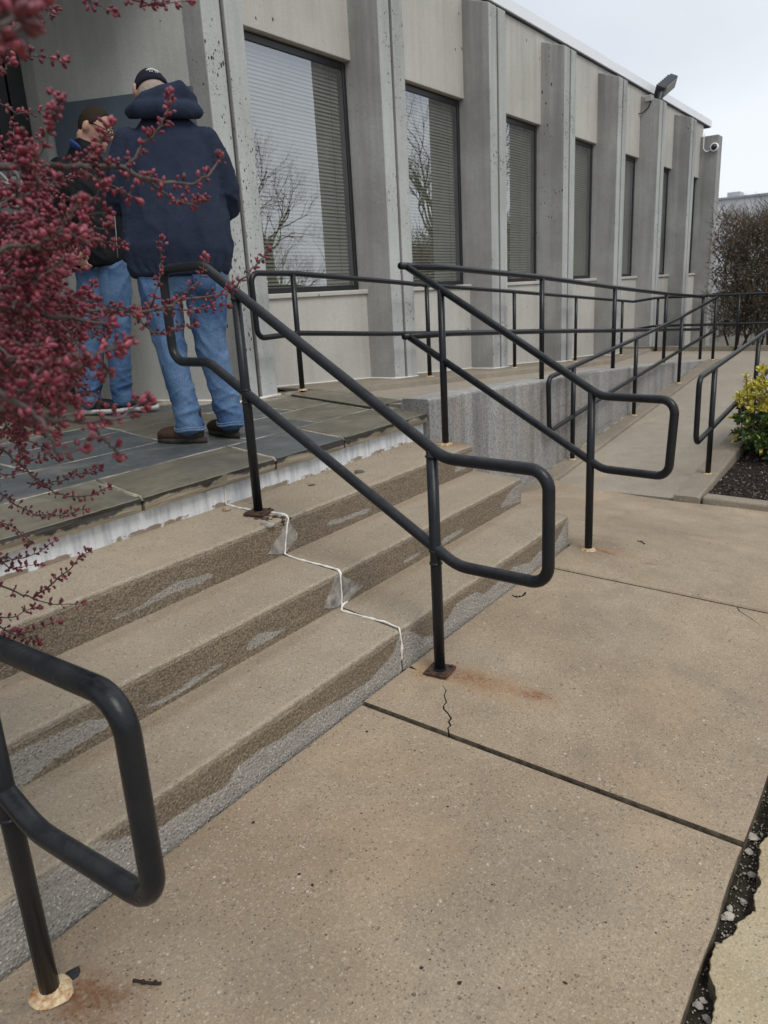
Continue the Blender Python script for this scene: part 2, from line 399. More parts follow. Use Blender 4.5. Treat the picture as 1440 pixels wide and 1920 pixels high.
# ------------------------------------------------------------------ geometry helpers (survey units)
ORG = {}
def link(o, origin, parent):
    po = ORG[parent.name] if parent else np.zeros(3)
    o.location = Vector(np.asarray(origin) - po)
    C.objects.link(o)
    if parent: o.parent = parent
    ORG[o.name] = np.asarray(origin, float)
def tag(o, label=None, cat=None, group=None, kind=None):
    for k, v in (('label', label), ('category', cat), ('group', group), ('kind', kind)):
        if v: o[k] = v
    return o
def thing(name, at, label, cat, group=None):
    o = bpy.data.objects.new(name, None)
    o.empty_display_size = 0.1
    link(o, np.asarray(at, float)*S, None)
    return tag(o, label, cat, group)
def struct(name, at=(0, 0, 0)):
    o = bpy.data.objects.new(name, None)
    link(o, np.asarray(at, float)*S, None)
    o['kind'] = 'structure'
    return o
def mk(name, vf, mat, parent=None, smooth=False, mi=None, metric=False, attrs=None):
    v, f = vf
    k = 1.0 if metric else S
    v = np.asarray(v, float)*k
    if parent is not None: org = ORG[parent.name]
    else:
        org = v.mean(0); org[2] = v[:, 2].min()
    me = bpy.data.meshes.new(name)
    me.from_pydata((v-org).tolist(), [], f)
    mats = mat if isinstance(mat, (list, tuple)) else [mat]
    for m in mats: me.materials.append(m)
    if mi is not None: me.polygons.foreach_set('material_index', mi)
    if smooth is True: me.polygons.foreach_set('use_smooth', [True]*len(me.polygons))
    for a, vals in (attrs or {}).items():
        at = me.attributes.new(a, 'FLOAT', 'POINT')
        at.data.foreach_set('value', np.asarray(vals, np.float32))
    me.update()
    o = bpy.data.objects.new(name, me)
    link(o, org, parent)
    return o
class MB:
    """collects shapes into one mesh"""
    def __init__(s): s.v = []; s.f = []
    def add(s, vf):
        b = len(s.v)
        s.v += [tuple(map(float, p)) for p in vf[0]]
        s.f += [tuple(i+b for i in q) for q in vf[1]]
        return s
    def get(s): return s.v, s.f
def box(x0, x1, y0, y1, z0, z1):
    v = [(x, y, z) for z in (z0, z1) for y in (y0, y1) for x in (x0, x1)]
    return v, [(0, 2, 3, 1), (4, 5, 7, 6), (0, 1, 5, 4), (2, 6, 7, 3), (0, 4, 6, 2), (1, 3, 7, 5)]
def bevel(vf, w, seg=2, sharp=0.5):
    bm = bmesh.new()
    vs = [bm.verts.new(p) for p in vf[0]]
    for q in vf[1]:
        try: bm.faces.new([vs[i] for i in q])
        except ValueError: pass
    bm.normal_update()
    es = [e for e in bm.edges if len(e.link_faces) == 2 and e.calc_face_angle(0) > sharp]
    bmesh.ops.bevel(bm, geom=es, offset=w, segments=seg, profile=0.5, affect='EDGES', clamp_overlap=True)
    bm.verts.index_update()
    r = [tuple(v.co) for v in bm.verts], [tuple(v.index for v in f.verts) for f in bm.faces]
    bm.free()
    return r
def prism(poly, z0, z1):
    """poly ccw xy; z0, z1 numbers or functions of (x, y)"""
    a = z0 if callable(z0) else (lambda x, y: z0)
    b = z1 if callable(z1) else (lambda x, y: z1)
    n = len(poly)
    v = [(x, y, a(x, y)) for x, y in poly] + [(x, y, b(x, y)) for x, y in poly]
    f = [tuple(range(n-1, -1, -1)), tuple(range(n, 2*n))] + [(i, (i+1) % n, n+(i+1) % n, n+i) for i in range(n)]
    return v, f
def frames(pts, closed=False):
    P = [Vector(p) for p in pts]
    n = len(P)
    T = []
    for i in range(n):
        if closed: t = (P[(i+1) % n]-P[i-1])
        else: t = P[min(i+1, n-1)]-P[max(i-1, 0)]
        T.append(t.normalized() if t.length > 1e-9 else Vector((0, 0, 1)))
    u = T[0].orthogonal().normalized()
    out = []
    for i in range(n):
        if i:
            q = T[i-1].rotation_difference(T[i])
            u = q @ u
        u = (u - T[i]*u.dot(T[i])).normalized()
        out.append((P[i], T[i], u, T[i].cross(u)))
    return out
def tube(pts, r, n=12, closed=False, cap=True):
    fr = frames(pts, closed)
    v, f = [], []
    for i, (p, t, a, b) in enumerate(fr):
        rr = r[i] if isinstance(r, (list, tuple)) else r
        for k in range(n):
            an = 2*math.pi*k/n
            v.append(tuple(p + (a*math.cos(an)+b*math.sin(an))*rr))
    m = len(fr)
    for i in range(m if closed else m-1):
        j = (i+1) % m
        off = 0
        if closed and j == 0:
            # match the twist of the last ring to the first
            best = min(range(n), key=lambda s_: (Vector(v[i*n]) - Vector(v[s_])).length)
            off = best
        for k in range(n):
            f.append((i*n+k, i*n+(k+1) % n, j*n+(k+1+off) % n, j*n+(k+off) % n))
    if cap and not closed:
        f.append(tuple(range(n-1, -1, -1)))
        f.append(tuple((m-1)*n+k for k in range(n)))
    return v, f
def fillet(pts, rad, closed=False, seg=7):
    P = [Vector(p) for p in pts]
    n = len(P)
    out = []
    for i in range(n):
        if not closed and i in (0, n-1):
            out.append(P[i]); continue
        a, b, c = P[i-1], P[i], P[(i+1) % n]
        u, w = (a-b), (c-b)
        lu, lw = u.length, w.length
        u.normalize(); w.normalize()
        r = rad[i] if isinstance(rad, (list, tuple)) else rad
        ang = u.angle(w)
        if ang > math.pi-0.02 or r <= 0:
            out.append(b); continue
        d = min(r/math.tan(ang/2), lu*0.48, lw*0.48)
        r2 = d*math.tan(ang/2)
        cen = b + (u+w).normalized()*(r2/math.sin(ang/2))
        s0, s1 = b+u*d, b+w*d
        v0, v1 = s0-cen, s1-cen
        tot = v0.angle(v1)
        ax = v0.cross(v1).normalized()
        for k in range(seg+1):
            out.append(cen + Matrix.Rotation(tot*k/seg, 3, ax) @ v0)
    return [tuple(p) for p in out]
def sphere(c, r, nu=10, nv=6, sx=1, sy=1, sz=1):
    v = [(c[0], c[1], c[2]-r*sz)]
    for j in range(1, nv):
        ph = -math.pi/2 + math.pi*j/nv
        for i in range(nu):
            th = 2*math.pi*i/nu
            v.append((c[0]+r*sx*math.cos(ph)*math.cos(th), c[1]+r*sy*math.cos(ph)*math.sin(th), c[2]+r*sz*math.sin(ph)))
    v.append((c[0], c[1], c[2]+r*sz))
    f = [(0, 1+(i+1) % nu, 1+i) for i in range(nu)]
    for j in range(nv-2):
        for i in range(nu):
            a = 1+j*nu
            f.append((a+i, a+(i+1) % nu, a+nu+(i+1) % nu, a+nu+i))
    a = 1+(nv-2)*nu
    f += [(a+i, a+(i+1) % nu, len(v)-1) for i in range(nu)]
    return v, f
def rock(c, r, seed, flat=0.6, nu=8, nv=5, amp=0.6):
    q = random.Random(seed)
    v, f = sphere((0, 0, 0), 1, nu, nv)
    sx, sy = q.uniform(0.7, 1.2), q.uniform(0.7, 1.2)
    an = q.uniform(0, 6.28)
    out = []
    for p in v:
        k = 1+amp*mnoise.noise(Vector(p)*1.6+Vector((seed*3.1, 0, 0)))
        x, y, z = p[0]*k*sx, p[1]*k*sy, p[2]*k*flat
        out.append((c[0]+r*(x*math.cos(an)-y*math.sin(an)), c[1]+r*(x*math.sin(an)+y*math.cos(an)), c[2]+r*(z+flat*0.6)))
    return out, f
def inpoly(x, y, poly):
    r = False
    j = len(poly)-1
    for i in range(len(poly)):
        xi, yi = poly[i]; xj, yj = poly[j]
        if (yi > y) != (yj > y) and x < (xj-xi)*(y-yi)/(yj-yi)+xi: r = not r
        j = i
    return r
def resample(poly, step, jit, seed, closed=True):
    q = random.Random(seed)
    out = []
    n = len(poly)
    for i in range(n if closed else n-1):
        a, b = np.array(poly[i]), np.array(poly[(i+1) % n])
        L = np.linalg.norm(b-a)
        m = max(1, int(L/step))
        nrm = np.array([-(b-a)[1], (b-a)[0]])/max(L, 1e-9)
        for k in range(m):
            p = a+(b-a)*k/m
            if k: p = p+nrm*q.uniform(-jit, jit)
            out.append((float(p[0]), float(p[1])))
    return out

# ------------------------------------------------------------------ survey numbers
Y1, Y2, Y3, Y4 = 1.079, 1.3254, 1.5774, 1.8728
Z1, Z2, Z3, ZS = 0.124, 0.2294, 0.3435, 0.460
SW, SX = 0.038, 0.002
def gdrop(x):
    t = min(1, max(0, (x-2.6)/1.45))
    return -0.155*t*t*(3-2*t)
def walkz(x, y): return SX*x + SW*(y-Y1) + gdrop(x)
def terz(x, y): return ZS + 0.02*(y-1.85)
RX0 = 4.03
def rampz(x):      # lower ramp
    return -0.150 + 0.0735*max(0, min(x, 8.0)-RX0)
WT = [(2.905, .521), (3.18, .512), (3.43, .496), (4.25, .451), (4.68, .433), (5.35, .389), (6.0, .343), (7.08, .26), (8.11, .181)]
def wtop(x): return float(np.interp(x, [a for a, b in WT], [b for a, b in WT]))
def uprampz(x):
    return float(np.interp(x, [2.8, 3.05, 3.5, 8.0, 9.6], [0.476, 0.474, 0.440, 0.142, 0.140]))
def kerbtop(x): return float(np.interp(x, [3.1, 8.3, 9.6], [0.506, 0.178, 0.178]))

# ------------------------------------------------------------------ ground, walk, slabs
g = mk('ground', ([(-400, -400, -0.34), (400, -400, -0.34), (400, 400, -0.34), (-400, 400, -0.34)], [(0, 1, 2, 3)]),
       plain('far_ground', (0.095, 0.088, 0.072), 0.95, 0.2, 0.4, 0.6))
g['kind'] = 'structure'

walk = struct('sidewalk')
JGRIME = plain('joint_grime', (0.125, 0.102, 0.074), 0.95, 0.2, 0.5, 40, bumpd=0.004, bscale=60)
def slab(name, poly, zf, th, mat, parent, bev=0.006, cuts=()):
    v, f = prism(poly, -th, 0.0)
    bm = bmesh.new()
    vs_ = [bm.verts.new(p) for p in v]
    for q in f: bm.faces.new([vs_[i] for i in q])
    bm.normal_update()
    es = [e for e in bm.edges if abs(e.verts[0].co.z) < 1e-6 and abs(e.verts[1].co.z) < 1e-6]
    if bev: bmesh.ops.bevel(bm, geom=es, offset=bev, segments=3, profile=0.5, affect='EDGES', clamp_overlap=True)
    for cx in cuts:
        bmesh.ops.bisect_plane(bm, geom=bm.verts[:]+bm.edges[:]+bm.faces[:], plane_co=(cx, 0, 0), plane_no=(1, 0, 0))
    for w in bm.verts: w.co.z += zf(w.co.x, w.co.y)
    bm.verts.index_update()
    r = [tuple(w.co) for w in bm.verts], [tuple(w.index for w in q.verts) for q in bm.faces]
    bm.free()
    o_ = mk(name, r, [mat, JGRIME], parent)
    for p in o_.data.polygons:
        if abs(p.normal.z) < .35: p.material_index = 1
    return o_
GE = 0.177      # street-side edge of the walk
J1, J2 = 1.323, 2.4226
YB = Y1-0.008
# near slab, back edge stepped where the steps end
q = random.Random(3)
edge = [(x, GE+q.uniform(-0.002, 0.002)) for x in np.arange(-2.2, J1-0.0055, 0.06)]
slab('slab', edge+[(J1-0.0055, GE), (J1-0.0055, YB), (0.15, YB), (0.15, 2.6), (-2.2, 2.6)], walkz, 0.07, WALK, walk)
# middle slab with its two cracks as real notches
A = [(J1+0.0055, GE), (1.45, GE-0.002), (1.7, GE-0.001), (2.0, GE), (J2-0.006, GE),
     (J2-0.006, 0.402), (2.3925, 0.3920), (2.3560, 0.3525), (2.2878, 0.2939), (2.3545, 0.3540), (2.3900, 0.3940), (J2-0.006, 0.4055),
     (J2-0.006, YB), (1.545, YB), (1.540, 1.055), (1.531, 1.030), (1.524, 1.008), (1.527, 1.008), (1.536, 1.034), (1.534, 1.057), (1.533, YB), (J1+0.0055, YB),
     (J1+0.0055, 0.8225), (1.3430, 0.8345), (1.3560, 0.8340), (1.3655, 0.8465), (1.3830, 0.8490), (1.398, 0.8680), (1.4080, 0.8850), (1.4200, 0.8925), (1.4390, 0.8950), (1.4640, 0.9166), (1.4850, 0.9230), (1.508, 0.947), (1.4860, 0.9205), (1.4650, 0.9140), (1.4400, 0.8920), (1.4215, 0.8895), (1.4105, 0.8820), (1.4010, 0.8655), (1.3850, 0.8450), (1.3680, 0.8420), (1.3580, 0.8305), (1.3440, 0.8310), (J1+0.0055, 0.8185)]
slab('slab', A, lambda x, y: walkz(x, y)+0.002, 0.07, WALK, walk, 0.0007)
slab('slab', [(J2+0.007, GE), (4.06, GE), (4.06, 0.57), (4.02, 0.88), (4.0, 1.0), (4.0, 1.2), (4.035, 1.58), (4.09, 1.726), (2.66, 1.726), (2.70, Y1-0.006), (J2+0.007, YB)],
     lambda x, y: walkz(x, y)+0.006, 0.07, WALK, walk, 0.014, cuts=np.arange(2.6, 4.05, 0.08))
mk('joint_soil', ([(-2.2, -0.3, walkz(0, -.3)-.026), (2.5, -0.3, walkz(0, -.3)-.026), (2.5, 1.2, walkz(0, 1.2)-.026), (-2.2, 1.2, walkz(0, 1.2)-.026)], [(0, 1, 2, 3)]), SOIL, walk)
mk('joint_soil', ([(2.5, -0.3, -.10), (4.3, -0.3, -.24), (4.3, 1.3, -.19), (2.5, 1.3, -.05)], [(0, 1, 2, 3)]), SOIL, walk)
GAPR = [(1.3697, .1424), (1.3458, .1503), (1.3147, .1477), (1.2693, .1406), (1.2507, .1391), (1.233, .1326), (1.2019, .1364), (1.1658, .1291), (1.1535, .1335), (1.1254, .1462), (1.0913, .1499), (1.0577, .1665), (1.0353, .1685), (.9997, .1632), (.9898, .1572), (.9606, .1453), (.9346, .1432), (.9128, .1419)]
pg = [(-2.2, -3.0), (4.3, -3.0), (4.3, 0.150), (3.4, 0.147), (2.6, 0.15), (1.9, 0.144), (1.62, 0.152), (1.45, 0.146)] + GAPR + [(0.85, .150), (0.6, .14), (0.2, .15), (-0.6, .145), (-2.2, .15)]
slab('pale_slab', [(x+.0035*mnoise.noise(Vector((x*70, y*70, 1)))+.002*mnoise.noise(Vector((x*190, y*190, 4))), y+.0035*mnoise.noise(Vector((x*70, y*70, 8)))+.002*mnoise.noise(Vector((x*190, y*190, 9)))) for x, y in resample(pg, 0.006, 0.0009, 5)], lambda x, y: walkz(x, max(y, -0.2))+0.004, 0.06, PALE, walk, 0.0022, cuts=np.arange(2.6, 4.3, 0.12))
PEBS = [[1.3367, .169], [1.4262, .1613], [1.3836, .171], [1.3725, .1614], [1.3004, .1595], [1.2767, .1641], [1.2793, .1526], [1.2304, .1694], [1.244, .1522], [1.2436, .1427], [1.2102, .1602], [1.2054, .1524], [1.1772, .1691], [1.1563, .1674], [1.1442, .1494], [1.0901, .161], [.9719, .1645], [.9591, .1676], [.9429, .1518], [.919, .1646], [1.0875, .1686], [1.2334, .1722], [1.4018, .1571]]
BIG = {0: .008, 2: .010, 6: .008, 11: .008, 13: .011, 12: .006, 15: .005, 16: .006, 17: .0075, 18: .008}
for i, (x, y) in enumerate(PEBS):
    mk('pebble', rock((x, y, walkz(x, y)-0.025), BIG.get(i, rnd.uniform(.0022, .0045)), i, 0.35, 7, 5), PEB, walk)
grit = MB()
for i in range(900):
    x = rnd.uniform(0.7, 2.3); y = rnd.uniform(0.140, 0.176)
    grit.add(rock((x, y, walkz(x, y)-0.0262), rnd.uniform(.0006, .0022), i, 0.7, 5, 4))
for i in range(260):
    y = rnd.uniform(0.2, 1.05); jx = rnd.choice((J1, J2))
    grit.add(rock((jx+rnd.uniform(-.005, .006), y, walkz(jx, y)-0.0262), rnd.uniform(.0006, .002), i, 0.7, 5, 4))
o = mk('grit', grit.get(), PEB, walk); o['kind'] = 'stuff'

# ------------------------------------------------------------------ steps
steps = struct('steps')
POLY = {1: [[(0.3373, -0.0354), (0.0, -.05), (0.0, .13), (0.3733, 0.1386), (0.4036, 0.124), (0.442, 0.119), (0.502, 0.115), (0.5678, 0.1155), (0.6501, 0.0797), (0.7078, 0.0633), (0.8063, 0.059), (0.8697, 0.0504), (0.8879, 0.0713), (0.9587, 0.0749), (1.059, 0.0652), (1.152, 0.0681), (1.2623, 0.0579), (1.3614, 0.0515), (1.4217, 0.0647), (1.4718, 0.0733), (1.5136, 0.1152), (1.5524, 0.1101), (1.617, 0.0668), (1.6787, 0.0475), (1.7645, 0.0655), (1.8133, 0.09), (1.9298, 0.0873), (1.9888, 0.0601), (2.0554, 0.064), (2.1606, 0.071), (2.2014, 0.0804), (2.3429, 0.0535), (2.4207, 0.0694), (2.5571, 0.0544), (2.6908, 0.1215), (2.73, 0.12), (2.73, -0.05), (1.5036, -0.05), (0.6903, -0.05)]],
        2: [[(0.35, .19), (0.5834, 0.2016), (0.6484, 0.1976), (0.7299, 0.1894), (0.7957, 0.1631), (0.78, 0.1496), (0.7096, 0.147), (0.6497, 0.1447), (0.5927, 0.1296), (0.5572, 0.1235), (.35, .123)], [(0.8661, 0.1482), (0.9124, 0.1459), (0.9737, 0.1454), (1.0094, 0.1489), (0.9751, 0.1544), (1.1083, 0.1525), (1.1037, 0.1458), (0.9879, 0.1356), (0.9103, 0.1334)], [(1.1813, 0.1535), (1.2025, 0.1696), (1.2285, 0.1766), (1.2994, 0.1545), (1.3514, 0.1502), (1.3405, 0.1484), (1.2773, 0.1422), (1.1984, 0.1414)], [(1.4911, 0.1462), (1.5613, 0.2278), (1.5796, 0.2132), (1.6742, 0.1491), (1.5949, 0.1231), (1.568, 0.1112)], [(2.5933, 0.1523), (2.6506, 0.1865), (2.7239, 0.2089), (2.80, 0.2105), (2.80, 0.1273), (2.6738, 0.1401)], [(2.1489, 0.1564), (2.2931, 0.1542), (2.3005, 0.1438), (2.2033, 0.1359), (2.1439, 0.1341)], [(1.8957, 0.1537), (1.9437, 0.1586), (2.0254, 0.1477), (1.9751, 0.1447), (1.9105, 0.1433)]],
        3: [[(0.9786, 0.2639), (1.0101, 0.2658), (1.0657, 0.2617), (1.1093, 0.2719), (1.191, 0.2877), (1.3112, 0.2693), (1.3275, 0.2588), (1.2597, 0.2523), (1.1861, 0.2587), (1.0807, 0.2529), (0.9925, 0.2554)], [(1.5392, 0.2518), (1.5659, 0.2746), (1.6027, 0.2982), (1.6323, 0.3367), (1.6723, 0.2811), (1.6696, 0.2604), (1.6293, 0.2407), (1.608, 0.2297)], [(1.8136, 0.2618), (1.8463, 0.2769), (1.903, 0.2668), (2.0249, 0.2666), (2.0784, 0.2563), (2.055, 0.2486), (1.9611, 0.2506), (1.858, 0.2547)], [(2.6654, 0.2573), (2.6895, 0.289), (2.7639, 0.3153), (2.84, 0.3185), (2.84, 0.2584), (2.7515, 0.2522)]]}
CRX = {1: (1.5145, 1.562), 2: (1.573, 1.607), 3: (1.622, 1.66)}      # sealed crack: front x, back x
def step_block(k, xa0, xa1, xb0, xb1, y0, y1, z0, z1):
    """one poured step, ends at x a (left) and b (right), given at front and back"""
    n = max(12, int((xb0-xa0)/0.0075))
    NR, NN, NTD = 26, 4, 7
    prof = []
    r = 0.009
    for j in range(NR+1): prof.append((0.0, (z1-r-z0)*j/NR, 0))
    for j in range(1, NN+1):
        a = math.pi/2*j/NN
        prof.append((r-r*math.cos(a), (z1-r-z0)+r*math.sin(a), 1))
    for j in range(1, NTD+1): prof.append((r+(y1-y0-r)*j/NTD, z1-z0, 2))
    v, f, mi, dry, edge = [], [], [], [], []
    m = len(prof)
    for i in range(n+1):
        t = i/n
        for (dy, dz, kd) in prof:
            s = dy/(y1-y0)
            x = (xa0+(xa1-xa0)*s)*(1-t) + (xb0+(xb1-xb0)*s)*t
            w = mnoise.noise(Vector((x*9, k*5.0, 0)))*0.5 + mnoise.noise(Vector((x*30, k*5.0, 3)))*0.5
            jy = jz = 0.0
            if kd == 1 or (kd == 0 and dz > (z1-z0)*0.86):
                jy = 0.0022*w+0.0012; jz = -0.0018*abs(w)
            elif kd == 0: jy = 0.0016*mnoise.noise(Vector((x*14, dz*40, k)))
            zz = z0+dz+jz
            if k == 1 and kd == 0: zz = z0+dz*(1)+jz+(walkz(x, y0)-0.02)*(1-dz/(z1-z0))
            v.append((x, y0+dy+jy, zz))
            dry.append(sum(1.0 for ox, oz in ((0, 0), (.007, .002), (-.007, -.002), (.003, -.004), (-.003, .004)) if any(inpoly(x+ox, z0+dz+oz, p) for p in POLY[k]))/5 if kd == 0 else 0.0)
            edge.append(1.0 if kd == 1 else (0.45 if (kd == 0 and dz > (z1-z0-r)*0.95) else 0.0))
    for i in range(n):
        for j in range(m-1):
            f.append((i*m+j, (i+1)*m+j, (i+1)*m+j+1, i*m+j+1))
            mi.append(0 if j < NR+2 else 1)
    b = len(v)
    for i in (0, n):          # end faces
        base = i*m
        v.append((v[base+m-1][0], y1, z0-0.02)); dry.append(1); edge.append(0)
        ring = tuple(base+j for j in range(m))+(len(v)-1,)
        f.append(ring if i else ring[::-1]); mi.append(0)
    mk('step', (v, f), [RISER, TREAD], steps, smooth=False, mi=mi, attrs={'dry': dry, 'edge': edge})
XL = 0.2
g_ = 0.003
for k, (xe0, xe1, y0, y1, z0, z1) in {1: (2.69, 2.78, Y1, Y2+.01, 0.0, Z1), 2: (2.785, 2.83, Y2, Y3+.01, Z1, Z2), 3: (2.83, 2.895, Y3, Y4+.02, Z2, Z3)}.items():
    c0, c1 = CRX[k]
    step_block(k, XL, XL, c0-g_, c1-g_, y0, y1, z0, z1)
    step_block(k, c0+g_, c1+g_, xe0, xe1, y0, y1, z0, z1)
mk('riser_wall', box(XL, 2.90, Y4, Y4+.05, Z3-.02, ZS-.03), WHITEW, steps)
mk('fill_block', box(XL+.01, 2.66, Y1+.03, Y4, -.1, Z1-.03), INTER, steps)
# white sealant line following the crack over the treads and risers
PTH = [(1.6600, Y4-.001, .405), (1.6585, Y4-.001, .352), (1.658, 1.868, Z3+.002), (1.648, 1.806, Z3+.002), (1.646, 1.748, Z3+.002), (1.657, 1.636, Z3+.002), (1.6448, 1.584, Z3+.0015), (1.6429, Y3-.001, .3385), (1.6308, Y3-.001, .307), (1.6205, Y3-.001, .2706), (1.612, Y3-.001, .2345),
       (1.6085, Y3-.006, Z2+.002), (1.593, 1.5017, Z2+.002), (1.587, 1.4113, Z2+.002), (1.5785, Y2+.008, Z2+.0015), (1.5742, Y2-.001, .2235), (1.5741, Y2-.001, .165), (1.571, Y2-.001, .1285), (1.567, Y2-.006, Z1+.002), (1.537, 1.2998, Z1+.002), (1.534, 1.2202, Z1+.002), (1.533, 1.146, Z1+.002), (1.522, Y1+.008, Z1+.0015), (1.5135, Y1-.001, .117), (1.5156, Y1-.001, .078), (1.5143, Y1-.001, .0334)]
PTS = []
for a, b in zip(PTH[:-1], PTH[1:]):
    a, b = Vector(a), Vector(b)
    m = max(1, int((b-a).length/0.008))
    for i in range(m):
        p = a.lerp(b, i/m)
        p.x += 0.0022*mnoise.noise(p*45)
        PTS.append(tuple(p))
PTS.append(PTH[-1])
mk('sealant_line', tube(PTS, [0.0022+0.0046*abs(mnoise.noise(Vector(p)*30)) for p in PTS], 8), CAULK, steps, smooth=True)
mk('sealant_line', tube([(1.556, Y2-.012, Z1+.002), (1.575, Y2-.004, Z1+.003), (1.594, Y2-.004, Z1+.003)], 0.0035, 6), CAULK, steps, smooth=True)
def skim(pts3, mat, d=0.0015):
    fine_ = []
    for i, a in enumerate(pts3):
        b = pts3[(i+1) % len(pts3)]
        for k in range(5):
            x_, z_ = a[0]+(b[0]-a[0])*k/5, a[2]+(b[2]-a[2])*k/5
            fine_.append((x_+.0035*mnoise.noise(Vector((x_*90, z_*90, 0))), a[1], z_+.0035*mnoise.noise(Vector((x_*90, z_*90, 7)))))
    pts3 = fine_
    v = list(pts3)+[(x, y+0.004, z) for x, y, z in pts3]
    n = len(pts3)
    return v, [tuple(range(n)), tuple(range(2*n-1, n-1, -1))]+[(i, n+i, n+(i+1) % n, (i+1) % n) for i in range(n)]
yy = Y3-.0028
mk('mortar_patch', skim([(1.6115, yy, .2335), (1.640, yy, .246), (1.6715, yy, .262), (1.6775, yy, .281), (1.651, yy, .318), (1.645, yy, .334)], PATCH), PATCH, steps)
mk('mortar_patch', skim([(1.540, yy, .252), (1.566, yy, .2746), (1.600, yy, .296), (1.628, yy, .326), (1.6255, yy, .30), (1.609, yy, .2335)], PATCH), PATCH, steps)
yy = Y2-.0028
mk('mortar_patch', skim([(1.577, yy, .131), (1.60, yy, .128), (1.676, yy, .150), (1.60, yy, .20), (1.579, yy, .213)], PATCH), PATCH, steps)
mk('mortar_patch', skim([(1.4911, yy, .1462), (1.528, yy, .185), (1.560, yy, .217), (1.570, yy, .208), (1.567, yy, .130), (1.545, yy, .126)], PATCH), PATCH, steps)
# broken corner under the upper base plate
rub = MB()
for i in range(40):
    t = rnd.random()
    x = 1.585+0.05*t+rnd.uniform(-.022, .022); y = 1.665-0.085*t+rnd.uniform(-.014, .014)
    rub.add(rock((x, max(y, Y3-.004), Z3-.004-0.03*max(0, t-0.75)), rnd.uniform(.004, .011), i+90, 0.5, 6, 4))
mk('broken_concrete', rub.get(), [PLATE], steps)
mk('spall_patch', rock((1.565, 1.592, Z3-.012), .024, 301, 0.5, 9, 6), PATCH, steps, smooth=True)

# ------------------------------------------------------------------ terrace of slate flagstones
ter = struct('terrace')
def stone(poly, th, mat, seed, lift=0.0, bev=0.0035, jit=0.0022, frontjit=0.006):
    pl = resample(poly, 0.03, jit, seed)
    n = len(pl)
    q = random.Random(seed)
    cx, cy = sum(p[0] for p in pl)/n, sum(p[1] for p in pl)/n
    dz = q.uniform(-.0012, .0012)+lift
    tx, ty = q.uniform(-.002, .002), q.uniform(-.002, .002)
    zt = lambda x, y: terz(x, y)+dz+tx*(x-cx)+ty*(y-cy)
    rings = []
    for (ins, d, jj) in ((0.004, 0.0, 0), (0.0, 0.0025, 0), (0.0, th*0.35, 1), (0.0, th*0.7, 1), (0.002, th, 1)):
        ring = []
        for i, (x, y) in enumerate(pl):
            a, b = pl[i-1], pl[(i+1) % n]
            nx, ny = (b[1]-a[1]), -(b[0]-a[0])
            L = math.hypot(nx, ny) or 1
            w = frontjit*mnoise.noise(Vector((x*6, y*6, d*90+seed))) if jj and th > .03 else 0
            ring.append((x-nx/L*(ins-w), y-ny/L*(ins-w), zt(x, y)-d))
        rings.append(ring)
    v = [p for r_ in rings for p in r_]
    f = [tuple(range(n))]
    for k in range(4):
        for i in range(n):
            f.append((k*n+i, (k+1)*n+i, (k+1)*n+(i+1) % n, k*n+(i+1) % n))
    f.append(tuple(4*n+i for i in range(n-1, -1, -1)))
    return mk('flagstone', (v, f), mat, ter)
gp = 0.0058
YF = 1.845
def course(ya, yb, joints, mats, th, seed, lift=None):
    for i in range(len(joints)-1):
        (a0, a1), (b0, b1) = joints[i], joints[i+1]
        stone([(a0+gp, ya+gp), (b0-gp, ya+gp), (b1-gp, yb-gp), (a1+gp, yb-gp)], th, mats[i % len(mats)], seed+i, lift=(lift or {}).get(i, 0))
course(YF-gp, 2.168, [(XL, XL), (0.62, 0.66), (1.315, 1.371), (1.885, 1.963), (2.279, 2.362), (2.9, 2.885)], [SLATEG, SLATEG, SLATEG, SLATEB, SLATEG], 0.042, 11)
course(2.168, 2.497, [(XL, XL), (0.55, 0.57), (1.05, 1.08), (2.10, 2.12), (2.512, 2.535), (2.888, 2.985)], [SLATEB, SLATEG, SLATEB, SLATEB, SLATEG], 0.02, 31)
course(2.497, 2.86, [(XL, XL), (0.7, 0.72), (1.35, 1.37), (1.918, 1.985), (2.455, 2.475), (2.72, 2.75), (2.985, 3.075)], [SLATEG, SLATEB, SLATEB, SLATEG, SLATEB, SLATEG], 0.02, 51)
course(2.86, 3.10, [(XL, XL), (0.9, 0.9), (1.45, 1.5), (2.0, 2.02), (2.49, 2.5), (2.80, 2.77)], [SLATEB, SLATEG, SLATEB, SLATEG, SLATEB], 0.02, 71)
course(3.10, 3.55, [(XL, XL), (1.0, 1.0), (1.75, 1.8), (2.2, 2.2), (2.62, 2.5)], [SLATEB, SLATEG, SLATEG, SLATEB], 0.02, 81)
course(3.55, 3.95, [(XL, XL), (1.2, 1.2), (1.85, 1.8), (2.5, 2.45)], [SLATEG, SLATEB, SLATEG], 0.02, 91)
stone([(2.896, 2.17), (3.12, 2.13), (3.31, 2.84), (3.085, 2.85)], 0.025, SLATEG, 97, lift=0.013)
stone([(2.79, 2.87), (3.06, 2.865), (3.10, 2.93), (2.82, 2.93)], 0.02, SLATEG, 98, lift=-0.002)
mv = [(x, y, terz(x, y)-0.0014) for x, y in [(XL, YF+.02), (2.9, YF+.02), (3.3, 2.94), (2.6, 3.6), (2.45, 3.96), (XL, 3.96)]]
mk('mortar_bed', (mv, [tuple(range(6))]), MORTAR, ter)
mk('mortar_bed', box(XL, 2.9, Y4-.006, Y4+.1, ZS-.047, ZS-.041), JOINT, ter)
